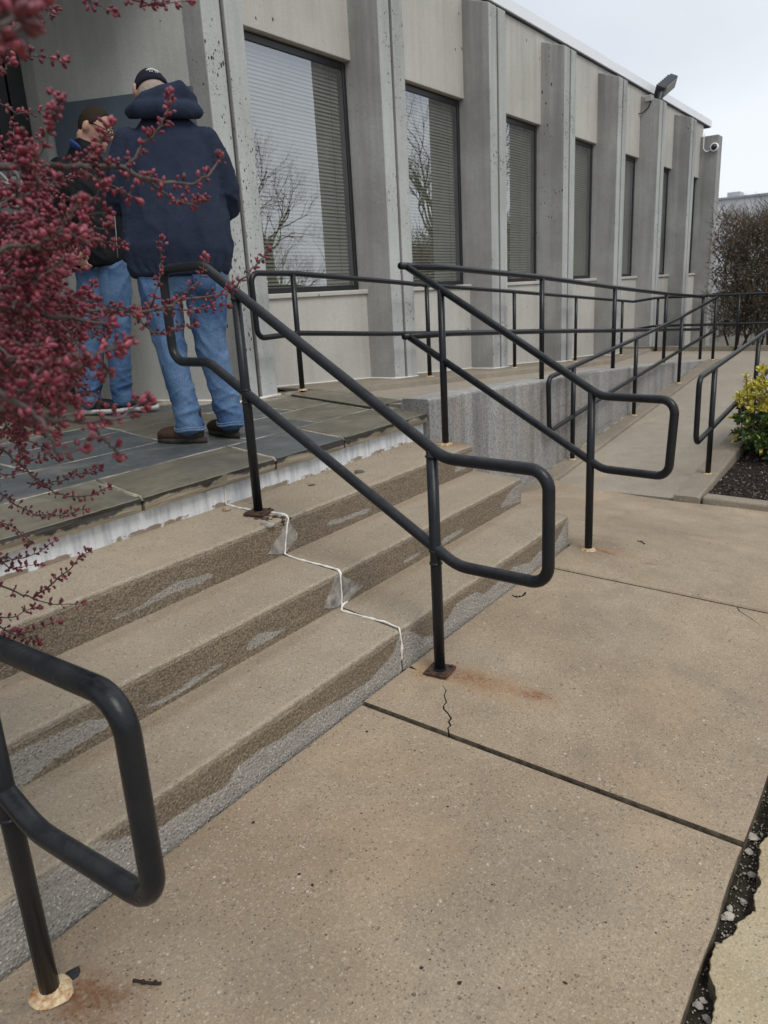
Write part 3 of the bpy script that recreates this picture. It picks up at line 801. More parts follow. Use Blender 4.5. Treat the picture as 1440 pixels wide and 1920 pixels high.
for (x, y) in ((1.315, YF), (1.885, YF), (2.279, YF)):
    mk('mortar_joint', tube([(x+.003, YF+.002, ZS-.012), (x+.004, YF+.012, ZS-.001), (x+.016, YF+.09, ZS+.0005), (x+.04, YF+.2, ZS+.003), (x+.066, 2.16, ZS+.006)], 0.0045, 7), MORTAR, ter, smooth=True)

# ------------------------------------------------------------------ ramps, retaining wall, kerbs, landing
ramp = struct('ramp')
def strip(xs, y0, y1, zf, th=0.05):
    v, f = [], []
    for x in xs:
        z = zf(x)
        v += [(x, y0, z), (x, y1, z), (x, y0, z-th), (x, y1, z-th)]
    for i in range(len(xs)-1):
        a, b = 4*i, 4*i+4
        f += [(a, b, b+1, a+1), (a+2, a+3, b+3, b+2), (a, a+2, b+2, b), (a+1, b+1, b+3, a+3)]
    f += [(0, 1, 3, 2), (len(v)-4, len(v)-2, len(v)-1, len(v)-3)]
    return v, f
XR = [4.052]+list(np.arange(4.15, 8.01, 0.16))
mk('lower_ramp', strip(XR, 1.0, 1.74, lambda x: rampz(x)+0.002), RAMPM, ramp)
mk('landing', box(7.99, 9.45, 0.6, 2.0, 0.05, 0.143), RAMPM, ramp)
mk('landing', box(8.0, 9.45, 2.0, 2.76, 0.05, 0.1435), RAMPM, ramp)
XU = [3.02, 3.2, 3.35, 3.5, 3.7]+list(np.arange(3.9, 8.01, 0.3))+[8.0]
mk('upper_ramp', strip(XU, 1.98, 2.78, lambda x: uprampz(x), 0.2), RAMPM, ramp)
XW = [a for a, b in WT]
xs = sorted(set(list(np.arange(2.905, 8.1, 0.06))+XW))
v, f = [], []
for x in xs:
    z = wtop(x); lo = -0.30
    j = lambda s_: 0.0025*mnoise.noise(Vector((x*11, s_, 0)))
    r = 0.012
    for (y, zz) in ((1.84, lo), (1.84+j(1), z-r), (1.84+r*.3+j(2), z-r*.3), (1.84+r+j(3), z+j(4)), (1.995-r, z+j(5)), (1.995, z-r), (1.995, lo)): v.append((x, y, zz))
m = 7
for i in range(len(xs)-1):
    for k in range(m-1): f.append((i*m+k, (i+1)*m+k, (i+1)*m+k+1, i*m+k+1))
f += [tuple(range(m-1, -1, -1)), tuple((len(xs)-1)*m+k for k in range(m))]
f = [tuple(reversed(q)) for q in f] if False else f
o = mk('retaining_wall', (v, f), RETW)
tag(o, 'weathered grey concrete retaining wall between the two ramps', 'wall')
# kerb along the wall foot
def kerb(xs, y0, y1, zt, h, name, mat, parent, seed=0):
    v, f = [], []
    r = 0.012
    for x in xs:
        z = zt(x)
        j = 0.002*mnoise.noise(Vector((x*8, seed, 1)))
        for (y, zz) in ((y0+j, z-h), (y0+j, z-r), (y0+r*.3+j, z-r*.3), (y0+r+j, z), (y1-.003, z), (y1, z-h)): v.append((x, y, zz))
    m = 6
    for i in range(len(xs)-1):
        for k in range(m-1): f.append((i*m+k, (i+1)*m+k, (i+1)*m+k+1, i*m+k+1))
    f += [tuple(range(m-1, -1, -1)), tuple((len(xs)-1)*m+k for k in range(m))]
    return mk(name, (v, f), mat, parent)
def lk(x): return (np.interp(x, [2.8, 3.5, RX0], [-0.035, -0.085, rampz(RX0)+0.027]) if x < RX0 else rampz(x)+0.027)
kerb([2.86]+list(np.arange(3.0, 8.3, 0.1)), 1.73, 1.84, lk, 0.12, 'kerb', KERBM, ramp, 1)
cp = [(x, 1.836, lk(x)+.001) for x in np.arange(2.9, 8.25, 0.05)]
mk('sealant_line', tube(cp, [.0035+.0025*mnoise.noise(Vector((p[0]*9, 0, 0))) for p in cp], 6), MORTAR, ramp, smooth=True)
kerb(list(np.arange(4.005, 8.0, 0.1)), 0.895, 1.025, lambda x: rampz(x)+0.035, 0.16, 'kerb', KERBM, ramp, 2)
# base kerb along the building
xs = list(np.arange(3.27, 9.5, 0.1))
v, f = [], []
for x in xs:
    z = kerbtop(x); zr = uprampz(x)-.03
    j = 0.012*mnoise.noise(Vector((x*2.2, 3, 1)))
    for p in ((2.73+j, zr), (2.75+j, z-.012), (2.775+j, z-.002), (3.16, z)): v.append((x, *p))
for i in range(len(xs)-1):
    for k in range(3): f.append((i*4+k, (i+1)*4+k, (i+1)*4+k+1, i*4+k+1))
f.append((3, 2, 1, 0))
mk('kerb', (v, f), KERBM, ramp)
mk('kerb', box(9.42, 9.56, -2.0, 3.4, 0.0, 0.195), KERBM, ramp)
mk('landing', box(7.995, 9.4, -2.0, 0.6, 0.05, 0.1425), RAMPM, ramp)

# ------------------------------------------------------------------ planter and mulch
bed = mk('mulch_bed', ([(4.10, -1.9, -0.15), (8.0, -1.9, 0.02), (8.0, 0.90, 0.02), (4.10, 0.90, -0.15)], [(0, 1, 2, 3)]), plain('dark_mulch', (0.022, 0.017, 0.014), 0.95, 0.2, 0.6, 45, bumpd=0.02, bscale=40))
bed['kind'] = 'structure'
mc = MB()
for i in range(5200):
    x = 4.1+(rnd.random()**1.6)*3.0; y = rnd.uniform(-0.3, 0.9)
    z = -0.15+(x-4.1)*0.0436+rnd.uniform(0.0, 0.010)
    L, w, t = rnd.uniform(.008, .034), rnd.uniform(.003, .008), rnd.uniform(.001, .003)
    a = rnd.uniform(0, 6.28); e = rnd.gauss(0, 0.5)
    ux = Vector((math.cos(a)*math.cos(e), math.sin(a)*math.cos(e), math.sin(e)))
    uy = Vector((-math.sin(a), math.cos(a), rnd.gauss(0, .3))).normalized(); uz = ux.cross(uy)
    p = Vector((x, y, z))
    vv = [p+ux*L*sx_*.5+uy*w*sy_*.5*(1 if sx_ < 0 else rnd.uniform(.3, 1))+uz*t*sz_*.5 for sz_ in (-1, 1) for sy_ in (-1, 1) for sx_ in (-1, 1)]
    mc.add((vv, box(0, 1, 0, 1, 0, 1)[1]))
def mulchm():
    n = NT('mulch_chip')
    c = n.ramp(n.noise(35, 2, 0.5), [(0.3, (0.012, 0.010, 0.010)), (0.46, (0.035, 0.026, 0.022)), (0.56, (0.10, 0.065, 0.046)), (0.66, (0.34, 0.29, 0.25))])
    return n.fin(c, 0.8, None, 0.3)
o = mk('mulch', mc.get(), mulchm(), bed); o['kind'] = 'stuff'
pk = bevel(box(4.035, 4.125, -1.9, 0.885, -0.24, -0.115), 0.012, 3)
pk = ([(x+(0.57-y)*0.02, y, z-(0.88-y)*0.03) for x, y, z in pk[0]], pk[1])
o = mk('planter_kerb', pk, KERBM, ramp)

# ------------------------------------------------------------------ building
bld = thing('office_building', (8, 3.2, 0.2), 'long single storey grey concrete office building with ribbed fins and white roof edge', 'building')
YG, YP, YW = 2.95, 3.176, 3.216      # fin front, panel face, window frame face
BAY, FX0 = 1.434, 2.950
FW = 0.137                            # half fin width
def fin_part(k):
    xc = FX0+BAY*k
    top = 3.005
    gw, gd = 0.014, 0.02
    b = -0.3
    xl, xr = xc-FW, xc+FW
    yb = YP+0.12
    half = []
    q = random.Random(k)
    for sgn in (-1, 1):
        x_out, x_in = xc+sgn*FW, xc+sgn*gw
        vf = box(min(x_out, x_in), max(x_out, x_in), YG, yb, b, top)
        vf = bevel(vf, 0.006, 2)
        half.append(([(x, y, z+(0.33*max(0, y-YG) if z > 2.5 else 0)) for x, y, z in vf[0]], vf[1]))
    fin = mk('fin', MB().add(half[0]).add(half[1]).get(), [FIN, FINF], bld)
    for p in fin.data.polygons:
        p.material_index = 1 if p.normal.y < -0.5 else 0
    j = mk('joint_strip', box(xc-gw, xc+gw, YG+gd, yb, b, top-0.002), JOINT, fin)
    return fin
for k in range(0, 7): fin_part(k)
xe = FX0+BAY*7
mk('fin', bevel(box(xe-.13, xe+.13, YG-.02, YP+.3, -.3, 2.97), .006, 2), FIN, bld)
ZL, ZWB = 2.402, 1.003      # lintel underside, sill top
slat_mesh = None
for k in range(7):
    x0, x1 = FX0+BAY*k+FW, FX0+BAY*(k+1)-FW
    e = 0.004
    mk('lintel_panel', bevel(box(x0-e, x1+e, YP, YP+.3, ZL, 3.145), .004, 2), PANEL, bld)
    mk('sill_panel', bevel(box(x0-e, x1+e, YP-.02, YP+.3, -.3, ZWB), .006, 2), PANEL, bld)
    w = mk('window', box(x0-e, x1+e, YW+.16, YW+.17, ZWB, ZL), INTER, bld)
    w_ = 0.030
    xa, xb, za, zb = x0, x1, 1.028, ZL-.012
    fr = MB()
    for bx in ((xa, xa+w_, YW, YW+.05, za, zb), (xb-w_, xb, YW, YW+.05, za, zb), (xa+w_, xb-w_, YW, YW+.05, zb-.038, zb), (xa+w_, xb-w_, YW, YW+.05, za, za+.034)):
        fr.add(bevel(box(*bx), .003, 1))
    for bx in ((xb-w_-.010, xb-w_+.001, YW+.018, YW+.06, za+.03, zb-.036), (xa+w_-.001, xa+w_+.010, YW+.018, YW+.06, za+.03, zb-.036)):
        fr.add(box(*bx))
    mk('frame', fr.get(), FRAME, w)
    mk('sill', bevel(box(x0-e, x1+e, YW-.075, YW+.10, ZWB-.004, 1.028), .004, 1), PANEL, w)
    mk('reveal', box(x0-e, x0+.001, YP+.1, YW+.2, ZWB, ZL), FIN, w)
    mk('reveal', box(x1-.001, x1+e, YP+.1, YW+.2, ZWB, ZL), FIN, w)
    mk('pane', ([(xa+.03, YW+.008, za+.03), (xb-.03, YW+.008, za+.03), (xb-.03, YW+.008, zb-.034), (xa+.03, YW+.008, zb-.034)], [(0, 1, 2, 3)]), GLASS, w)
    # blind: one slat mesh shared
    L = xb-xa-.083
    pitch, tilt = 0.0218, math.radians(62)
    ns = int((zb-za-.062)/pitch)
    sv, sf = [], []
    for i in range(5):
        s_ = -1+2*i/4
        yv = s_*.0112*math.cos(tilt)-.0018*(1-s_*s_)*math.sin(tilt)
        zv = s_*.0112*math.sin(tilt)+.0018*(1-s_*s_)*math.cos(tilt)
        sv += [(-L/2, yv, zv), (L/2, yv, zv)]
    for i in range(4): sf.append((2*i, 2*i+1, 2*i+3, 2*i+2))
    xm, ym = (xa+xb)/2, YW+.046
    if k < 2:
        if slat_mesh is None:
            slat_mesh = bpy.data.meshes.new('slat')
            slat_mesh.from_pydata([tuple(np.array(p)*S) for p in sv], [], sf)
            slat_mesh.materials.append(SLAT)
            for p in slat_mesh.polygons: p.use_smooth = True
        for i in range(ns):
            o = bpy.data.objects.new('slat', slat_mesh)
            link(o, np.array((xm, ym, za+.036+i*pitch))*S, w)
            o.rotation_euler = (rnd.gauss(0, .04), rnd.gauss(0, .0012), 0)
    else:
        b_ = MB()
        for i in range(ns):
            b_.add(([(x+xm, y+ym, z+za+.036+i*pitch) for x, y, z in sv], sf))
        mk('blind', b_.get(), SLAT, w, smooth=True)
    cd = MB()
    for fx in (.12, .5, .88):
        cd.add(tube([(xa+(xb-xa)*fx, ym-.016, za+.04), (xa+(xb-xa)*fx, ym-.016, zb-.04)], .0009, 4))
    mk('blind_cord', cd.get(), FRAME, w)
# roof edge
mk('header_panel', box(2.96, xe, YP+.003, YP+.28, 2.95, 3.145), PANEL, bld)
mk('fascia', bevel(box(2.0, 13.33, 3.145, 8.0, 3.156, 3.252), .004, 1), FASC, bld)
mk('drip_edge', box(2.0, 13.31, 3.16, 8.0, 3.146, 3.156), DRIP, bld)
mk('fascia', bevel(box(-2.5, 2.0, 3.145, 8.0, 3.156, 3.252), .004, 1), FASC, bld)
mk('shading_soffit', box(1.0, 2.95, 3.0, 4.2, 2.75, 2.78), plain('soffit_paint', (0.30, 0.30, 0.29), .8), bld)  # unseen soffit, added and hung low to darken the top of the alcove
mk('shell_wall', box(2.95, xe, YP+.29, 8.0, -.3, 3.14), INTER, bld)
mk('sealant_line', tube([(3.1, YG-.004, .484), (2.80, YG-.004, .484), (2.795, 3.09, .486), (2.47, 3.92, .503)], .009, 6), CAULK, bld, smooth=True)
for k in range(1, 5):
    xc = FX0+BAY*k
    pts = [(xc-BAY+FW, YP-.024, kerbtop(xc-BAY+FW)+.004)] + [(xc-FW-.004, YP-.024, kerbtop(xc-FW)+.003), (xc-FW-.004, YG-.004, kerbtop(xc-FW)+.003), (xc+FW+.004, YG-.004, kerbtop(xc+FW)+.003), (xc+FW+.004, YP-.024, kerbtop(xc+FW)+.003)]
    mk('sealant_line', tube(pts, .0055, 6), CAULK, bld, smooth=True)
# splayed entrance wall and dark doorway
def wallq(a, b, z0, z1, th):
    a, b = np.array(a), np.array(b)
    d = (b-a)/np.linalg.norm(b-a); n_ = np.array([d[1], -d[0]])
    p = [a, b, b+n_*th, a+n_*th]
    return [(x, y, z) for z in (z0, z1) for x, y in p], [(3, 2, 1, 0), (4, 5, 6, 7), (0, 1, 5, 4), (1, 2, 6, 5), (2, 3, 7, 6), (3, 0, 4, 7)]
mk('entrance_wall', wallq((2.812, 3.08), (2.497, 3.865), -.2, 3.02, 0.14), ALC, bld)
mk('door_jamb', wallq((2.497, 3.866), (2.468, 3.945), -.2, 3.02, 0.12), FIN, bld)
mk('entrance_wall', wallq((1.33, 3.90), (1.0, 3.08), -.2, 3.02, -0.14), ALC, bld)  # unseen left side, added to keep light out of the alcove
mk('entrance_wall', box(-2.5, 1.0, 2.95, 3.4, -.3, 3.145), ALC, bld)  # unseen block added with it, closing off light from the left
mk('header_panel', box(-2.5, 2.95, YP+.003, 4.2, 2.78, 3.145), PANEL, bld)
BLK = plain('dark_aluminium', (0.010, 0.010, 0.011), 0.4, 0.4, 0.2, 6)
mk('back_wall', box(-2.5, 2.62, 4.15, 4.25, -.2, 3.02), INTER, bld)
dr = mk('door', box(1.55, 2.20, 3.955, 3.985, .50, 2.45), GLASS, bld)
df = MB()
for bx in ((2.385, 2.472, 3.93, 4.01, .49, 3.02), (1.46, 1.55, 3.93, 4.01, .49, 2.5), (1.46, 2.385, 3.93, 4.01, 2.45, 3.02), (2.20, 2.30, 3.945, 3.99, .5, 2.45), (1.55, 2.2, 3.945, 3.99, .5, .62), (2.305, 2.38, 3.94, 4.0, .5, 2.45)): df.add(bevel(box(*bx), .004, 1))
mk('frame', df.get(), BLK, dr)
# flat blue-grey plaque on the splayed wall
d_ = np.array([-.37, .93]); d_ /= np.linalg.norm(d_)
n_ = np.array([-d_[1], d_[0]])
a0 = np.array([2.816, 3.064]); b0 = np.array([2.523, 3.803])
pa, pb = a0+n_*0.004, b0+n_*0.004
pq = [tuple(pa), tuple(pb), tuple(pb+n_*.014), tuple(pa+n_*.014)]
vv = [(x, y, z) for z in (1.30, 2.008) for x, y in pq]
pl = mk('wall_plaque', bevel((vv, [(3, 2, 1, 0), (4, 5, 6, 7), (0, 1, 5, 4), (1, 2, 6, 5), (2, 3, 7, 6), (3, 0, 4, 7)]), .002, 1), plain('blue_grey_panel', (0.075, 0.098, 0.122), .55, .4, .08, 5))
tag(pl, 'plain blue grey rectangular panel on the entrance wall behind the two men', 'sign')

BRANCHES = [
    (0.0034, 1.00, 1.0, [(0.3319,0.6653,1.1271),(0.3672,0.6378,1.1157),(0.3948,0.6366,1.1184),(0.4182,0.6108,1.118),(0.4363,0.6106,1.1191),(0.4611,0.6019,1.1189),(0.4706,0.5936,1.1117),(0.4896,0.601,1.1105),(0.5099,0.5997,1.1101),(0.5331,0.5965,1.1105),(0.5431,0.584,1.1173),(0.5674,0.5895,1.1354)]),
    (0.0016, 1.00, 1.0, [(0.4929,0.6217,1.117),(0.5175,0.6325,1.1108),(0.5298,0.6295,1.1025),(0.5381,0.6132,1.0944),(0.5713,0.6263,1.1007)]),
    (0.002, 1.00, 1.0, [(0.4925,0.6404,1.1272),(0.4977,0.6334,1.135),(0.5108,0.6276,1.148),(0.517,0.6158,1.1598),(0.5259,0.6123,1.1731),(0.5436,0.6236,1.194)]),
    (0.0016, 1.20, 1.0, [(0.4421,0.6387,1.1203),(0.4611,0.6367,1.1118),(0.4778,0.6372,1.1076),(0.4916,0.6298,1.0983)]),
    (0.0018, 1.00, 1.0, [(0.3857,0.6219,1.1157),(0.3891,0.6125,1.1256),(0.4012,0.6107,1.1446),(0.3985,0.5979,1.152),(0.4018,0.5935,1.1614)]),
    (0.0011, 0.50, 1.0, [(0.395,0.5925,1.1507),(0.4001,0.5999,1.168)]),
    (0.0016, 2.20, 1.0, [(0.4324,0.6315,1.122),(0.4349,0.611,1.1237),(0.4479,0.6128,1.1359),(0.453,0.6026,1.1531)]),
    (0.0014, 1.40, 1.0, [(0.3816,0.6422,1.1188),(0.3791,0.6284,1.1287),(0.3718,0.61,1.1351)]),
    (0.006, 0.20, 1.1, [(0.2074,0.3664,1.1214),(0.2229,0.3641,1.1316),(0.229,0.3621,1.1362),(0.2502,0.3773,1.152)]),
    (0.002, 0.90, 1.1, [(0.1845,0.3216,1.0978),(0.1998,0.3277,1.1086),(0.2002,0.3176,1.1104),(0.214,0.3312,1.1232)]),
    (0.0014, 1.00, 1.1, [(0.174,0.3,1.1003),(0.174,0.2817,1.0997),(0.1869,0.2873,1.108),(0.2058,0.3042,1.1208)]),
    (0.0016, 0.90, 1.0, [(0.608,1.0121,1.3427),(0.6432,1.0123,1.3591),(0.6537,0.9991,1.3585),(0.6696,0.9919,1.3664),(0.6958,1.0089,1.389)]),
    (0.0013, 1.00, 1.0, [(0.5791,0.789,1.3242),(0.5776,0.7665,1.3106),(0.5802,0.7532,1.3038),(0.5886,0.7497,1.3024)]),
    (0.0013, 1.00, 1.0, [(0.6086,0.7553,1.3243),(0.614,0.7356,1.3139),(0.616,0.7063,1.3056),(0.6356,0.6849,1.3072)]),
    (0.0018, 1.00, 1.0, [(0.4473,0.7714,1.2578),(0.4603,0.761,1.2471),(0.4811,0.7737,1.2491),(0.4862,0.7559,1.2428),(0.5066,0.7563,1.2444),(0.5189,0.7497,1.2444)]),
    (0.0014, 0.80, 1.0, [(0.5742,1.0067,1.2579),(0.5994,1.0144,1.2599),(0.6069,0.9997,1.2492),(0.631,1.0087,1.2527),(0.6472,0.9909,1.2546)]),
    (0.0014, 1.00, 1.0, [(0.4326,0.7485,1.2194),(0.44,0.73,1.2171),(0.4465,0.7259,1.2228)]),
    (0.003, 0.90, 1.0, [(0.4082,0.868,0.9975),(0.4518,0.8374,1.0027),(0.4761,0.8167,0.998),(0.5191,0.8116,0.9997),(0.5434,0.7861,0.9977),(0.5823,0.7698,0.994),(0.625,0.7628,0.9991),(0.6442,0.7647,1.006),(0.6736,0.7387,1.0077),(0.7125,0.7522,1.0136),(0.731,0.7395,1.0291),(0.7631,0.74,1.0503),(0.7969,0.7533,1.0685)]),
    (0.0016, 1.00, 1.0, [(0.5836,0.834,0.9952),(0.6129,0.81,0.9943),(0.6398,0.783,0.994),(0.6624,0.7695,0.9925),(0.6925,0.764,0.9935),(0.7067,0.7511,0.9951)]),
    (0.0014, 0.90, 1.0, [(0.599,0.8029,0.991),(0.612,0.7821,0.9654),(0.6315,0.7771,0.9678),(0.6539,0.7839,0.9716),(0.6644,0.7713,0.9733)]),
    (0.0016, 1.00, 1.0, [(0.6014,0.8001,0.9939),(0.6157,0.7923,0.9968),(0.6128,0.7778,1.0084),(0.6208,0.7749,1.0267),(0.6402,0.7876,1.0522),(0.6461,0.7887,1.0773)]),
    (0.0014, 1.00, 1.0, [(0.6552,0.789,1.0007),(0.6674,0.7779,1.0161),(0.6886,0.7761,1.0318),(0.7022,0.7768,1.0567)]),
    (0.0036, 1.00, 1.0, [(0.2828,0.5788,1.0127),(0.3148,0.5824,1.0046),(0.3306,0.5813,1.001),(0.3467,0.5722,0.9971),(0.3668,0.5608,0.9923),(0.3845,0.5481,0.9884)]),
    (0.003, 1.10, 1.0, [(0.2702,0.5704,0.9722),(0.3018,0.5736,0.9643),(0.3123,0.549,0.9594),(0.3424,0.5408,0.957),(0.3635,0.5198,0.9693),(0.3865,0.5279,0.9728)]),
    (0.0015, 1.00, 1.0, [(0.3107,0.5462,0.9596),(0.327,0.5282,0.9659),(0.3421,0.5164,0.9684),(0.3689,0.512,0.9708)]),
    (0.003, 1.10, 1.0, [(0.2349,0.4933,0.9659),(0.2542,0.4845,0.9485),(0.2716,0.487,0.9363),(0.2902,0.4881,0.9274),(0.3068,0.4761,0.9245),(0.3238,0.4625,0.9261),(0.3523,0.4698,0.9324)]),
    (0.0018, 1.00, 1.0, [(0.2606,0.4673,0.9389),(0.2635,0.4553,0.9241),(0.2677,0.4581,0.9115),(0.2805,0.4526,0.9115)]),
    (0.0014, 0.80, 1.0, [(0.3142,0.4864,0.9219),(0.3187,0.4845,0.9103),(0.3251,0.4843,0.902),(0.3303,0.4868,0.8951)]),
    (0.0012, 1.00, 1.0, [(0.3609,0.5277,0.951),(0.3679,0.5268,0.9523)]),
    (0.0022, 1.20, 1.0, [(0.5148,1.077,0.8287),(0.5382,1.0677,0.8172),(0.5521,1.051,0.7938),(0.5678,1.044,0.7695),(0.5814,1.0376,0.7508),(0.5971,1.0187,0.7367),(0.6221,1.0038,0.732),(0.6514,0.992,0.7394)]),
    (0.0013, 1.30, 1.0, [(0.5649,1.0636,0.7602),(0.5889,1.0339,0.7575),(0.6161,1.0201,0.7623),(0.6348,0.9798,0.7757)]),
    (0.0013, 1.50, 1.0, [(0.5294,1.1025,0.7606),(0.5459,1.0692,0.7317),(0.565,1.0512,0.7124),(0.5816,1.0224,0.7115),(0.6166,1.0078,0.7122)]),
    (0.0013, 1.60, 1.0, [(0.5204,1.074,0.7892),(0.544,1.0641,0.777),(0.5729,1.0515,0.7941),(0.6016,1.0294,0.7931)]),
    (0.0012, 1.40, 1.0, [(0.5137,1.1053,0.7155),(0.5362,1.0778,0.7004),(0.5489,1.0642,0.6778),(0.5532,1.0685,0.6658)]),
    (0.0016, 1.00, 1.0, [(0.5176,1.1404,0.646),(0.5426,1.1274,0.6383),(0.5627,1.1186,0.634),(0.5827,1.1057,0.6385),(0.6026,1.0839,0.6552)]),
    (0.0012, 1.20, 1.0, [(0.5331,1.1367,0.6503),(0.5463,1.1247,0.6216),(0.5638,1.1089,0.6229),(0.5816,1.1025,0.6198)]),
    (0.0018, 0.60, 1.0, [(0.4607,1.0441,0.6486),(0.4925,1.0266,0.6243),(0.5153,1.0172,0.6037),(0.5343,0.9973,0.5913),(0.5726,0.9899,0.5799)]),
    (0.0016, 1.10, 1.0, [(0.5165,1.0197,0.6028),(0.5357,1.0053,0.6168),(0.558,0.9876,0.6355),(0.5737,0.9726,0.6552),(0.5895,0.9741,0.659)]),
    (0.0013, 1.20, 1.0, [(0.4793,1.0786,0.5771),(0.4987,1.0566,0.5724),(0.522,1.0524,0.5762),(0.5287,1.0307,0.5807)]),
    (0.0013, 1.00, 1.0, [(0.4138,0.9342,0.6269),(0.427,0.9004,0.6106),(0.4473,0.9032,0.5961),(0.4542,0.9028,0.5871)]),
    (0.0011, 1.00, 1.0, [(0.4333,0.9137,0.6049),(0.4556,0.9083,0.6043),(0.4758,0.886,0.6117)]),
    (0.0020659, 0.98, 1.0, [(0.5386,1.1378,0.977),(0.5524,1.1301,0.9733),(0.5648,1.1171,0.9738),(0.5758,1.1013,0.9754),(0.5821,1.0768,0.9791),(0.5961,1.0679,0.9861)]),
    (0.0012, 1.20, 1.0, [(0.5715,1.1303,0.9735),(0.583,1.1381,0.9697),(0.6044,1.1641,0.9667),(0.6143,1.169,0.9658)]),
    (0.0012, 1.20, 1.0, [(0.5751,1.1374,0.9733),(0.5906,1.1472,0.9828),(0.6069,1.1572,0.994),(0.6214,1.1659,1.0051)]),
    (0.00204099, 1.06, 1.0, [(0.4327,0.929,0.9327),(0.4606,0.923,0.9365),(0.4776,0.8943,0.9417),(0.5062,0.8884,0.9521),(0.5297,0.8719,0.9627),(0.5554,0.8573,0.9712)]),
    (0.0012, 1.20, 1.0, [(0.5156,0.9049,0.9512),(0.5275,0.8958,0.944),(0.5375,0.8826,0.9383),(0.5554,0.8858,0.9333)]),
    (0.00230624, 0.93, 1.0, [(0.2771,0.5496,1.0399),(0.2909,0.5434,1.0412),(0.3009,0.5296,1.044),(0.3215,0.5337,1.0468),(0.3414,0.5351,1.0531),(0.363,0.5369,1.057)]),
    (0.0012, 1.20, 1.0, [(0.3339,0.5234,1.0519),(0.3379,0.5172,1.0596),(0.3385,0.5059,1.0672),(0.3415,0.5001,1.0746)]),
    (0.0012, 1.20, 1.0, [(0.3102,0.546,1.0453),(0.3258,0.5589,1.0391),(0.3333,0.557,1.0321),(0.3531,0.5768,1.0277)]),
    (0.0015729, 1.03, 1.0, [(0.348,0.7686,0.9422),(0.3566,0.7505,0.9357),(0.37,0.7468,0.9245),(0.3868,0.75,0.9114),(0.4023,0.7494,0.8981),(0.4175,0.7461,0.8852)]),
    (0.0012, 1.20, 1.0, [(0.3842,0.7449,0.912),(0.3986,0.7484,0.914),(0.4151,0.7548,0.9168),(0.4251,0.7517,0.921)]),
    (0.0012, 1.20, 1.0, [(0.3814,0.7699,0.9222),(0.387,0.7608,0.924),(0.4069,0.7785,0.9241),(0.4208,0.7866,0.9259)]),
    (0.00209099, 0.93, 1.0, [(0.4336,0.9149,0.9964),(0.4449,0.8965,0.9856),(0.4636,0.8915,0.975),(0.48,0.874,0.9738),(0.49,0.8447,0.9753),(0.5091,0.8317,0.9736)]),
    (0.0012, 1.20, 1.0, [(0.4859,0.8847,0.9735),(0.4984,0.8856,0.988),(0.5197,0.901,1.004),(0.5322,0.9033,1.019)]),
    (0.00198224, 1.24, 1.0, [(0.5137,0.9754,1.0487),(0.525,0.9671,1.0419),(0.5354,0.9563,1.0357),(0.5484,0.949,1.0303),(0.5495,0.9214,1.0239),(0.5692,0.9224,1.0226)]),
    (0.0012, 1.20, 1.0, [(0.5599,0.939,1.0244),(0.5666,0.9343,1.0183),(0.5776,0.9359,1.0135),(0.5849,0.9334,1.0103)]),
    (0.0012, 1.20, 1.0, [(0.5419,0.968,1.0361),(0.5489,0.9689,1.0296),(0.5547,0.9671,1.0243),(0.5492,0.9469,1.0203)]),
    (0.00219886, 0.94, 1.0, [(0.3039,0.6636,0.9641),(0.319,0.6482,0.9646),(0.3417,0.6467,0.966),(0.3546,0.6258,0.9666),(0.3771,0.6209,0.9692),(0.3957,0.6092,0.9767)]),
    (0.0012, 1.20, 1.0, [(0.3787,0.6236,0.9691),(0.3762,0.6026,0.9636),(0.379,0.5902,0.9585),(0.3726,0.5662,0.956)]),
    (0.0012, 1.20, 1.0, [(0.3444,0.6519,0.9657),(0.3507,0.6459,0.9638),(0.3519,0.6305,0.9632),(0.3485,0.6096,0.9639)]),
    (0.00180796, 1.04, 1.0, [(0.2699,0.5836,0.9811),(0.2815,0.5797,0.9773),(0.2837,0.5578,0.973),(0.2841,0.5324,0.9703),(0.2977,0.5312,0.9672),(0.2991,0.5074,0.9676)]),
    (0.0012, 1.20, 1.0, [(0.3162,0.5643,0.9651),(0.3279,0.575,0.969),(0.3298,0.5682,0.9748),(0.3348,0.568,0.98)]),
    (0.00150086, 1.26, 1.0, [(0.3157,0.6268,0.9686),(0.3215,0.6132,0.9658),(0.3196,0.5845,0.9661),(0.3289,0.5774,0.9643),(0.3441,0.5793,0.9637),(0.3441,0.5555,0.9656)]),
    (0.0012, 1.20, 1.0, [(0.3633,0.6117,0.9616),(0.3631,0.6037,0.969),(0.3678,0.6038,0.9766),(0.3722,0.6042,0.9839)]),
    (0.00230564, 1.12, 1.0, [(0.2488,0.5312,0.9279),(0.2609,0.5296,0.9325),(0.2644,0.5107,0.9394),(0.2761,0.5098,0.9464),(0.2791,0.4944,0.956),(0.2875,0.4899,0.9652)]),
    (0.0012, 1.20, 1.0, [(0.3035,0.5377,0.9522),(0.3086,0.5283,0.9543),(0.3116,0.5152,0.9575),(0.3179,0.5104,0.9603)]),
    (0.00198581, 1.15, 1.0, [(0.4139,0.8589,1.0115),(0.434,0.8578,1.0076),(0.4459,0.8378,1.0074),(0.4673,0.8355,1.0056),(0.4874,0.8292,1.0046),(0.51,0.8253,1.0084)]),
    (0.0012, 1.20, 1.0, [(0.4657,0.8326,1.0056),(0.4793,0.8451,0.9998),(0.4796,0.8335,0.995),(0.4884,0.8379,0.9917)]),
    (0.0012, 1.20, 1.0, [(0.484,0.8233,1.0046),(0.4836,0.7995,1.0146),(0.4955,0.7957,1.0259),(0.4981,0.7804,1.0361)]),
    (0.00221513, 0.95, 1.0, [(0.347,0.7608,0.9412),(0.3609,0.7521,0.9384),(0.3809,0.7539,0.9368),(0.3984,0.749,0.9386),(0.4134,0.7388,0.9382),(0.4326,0.7356,0.9355)]),
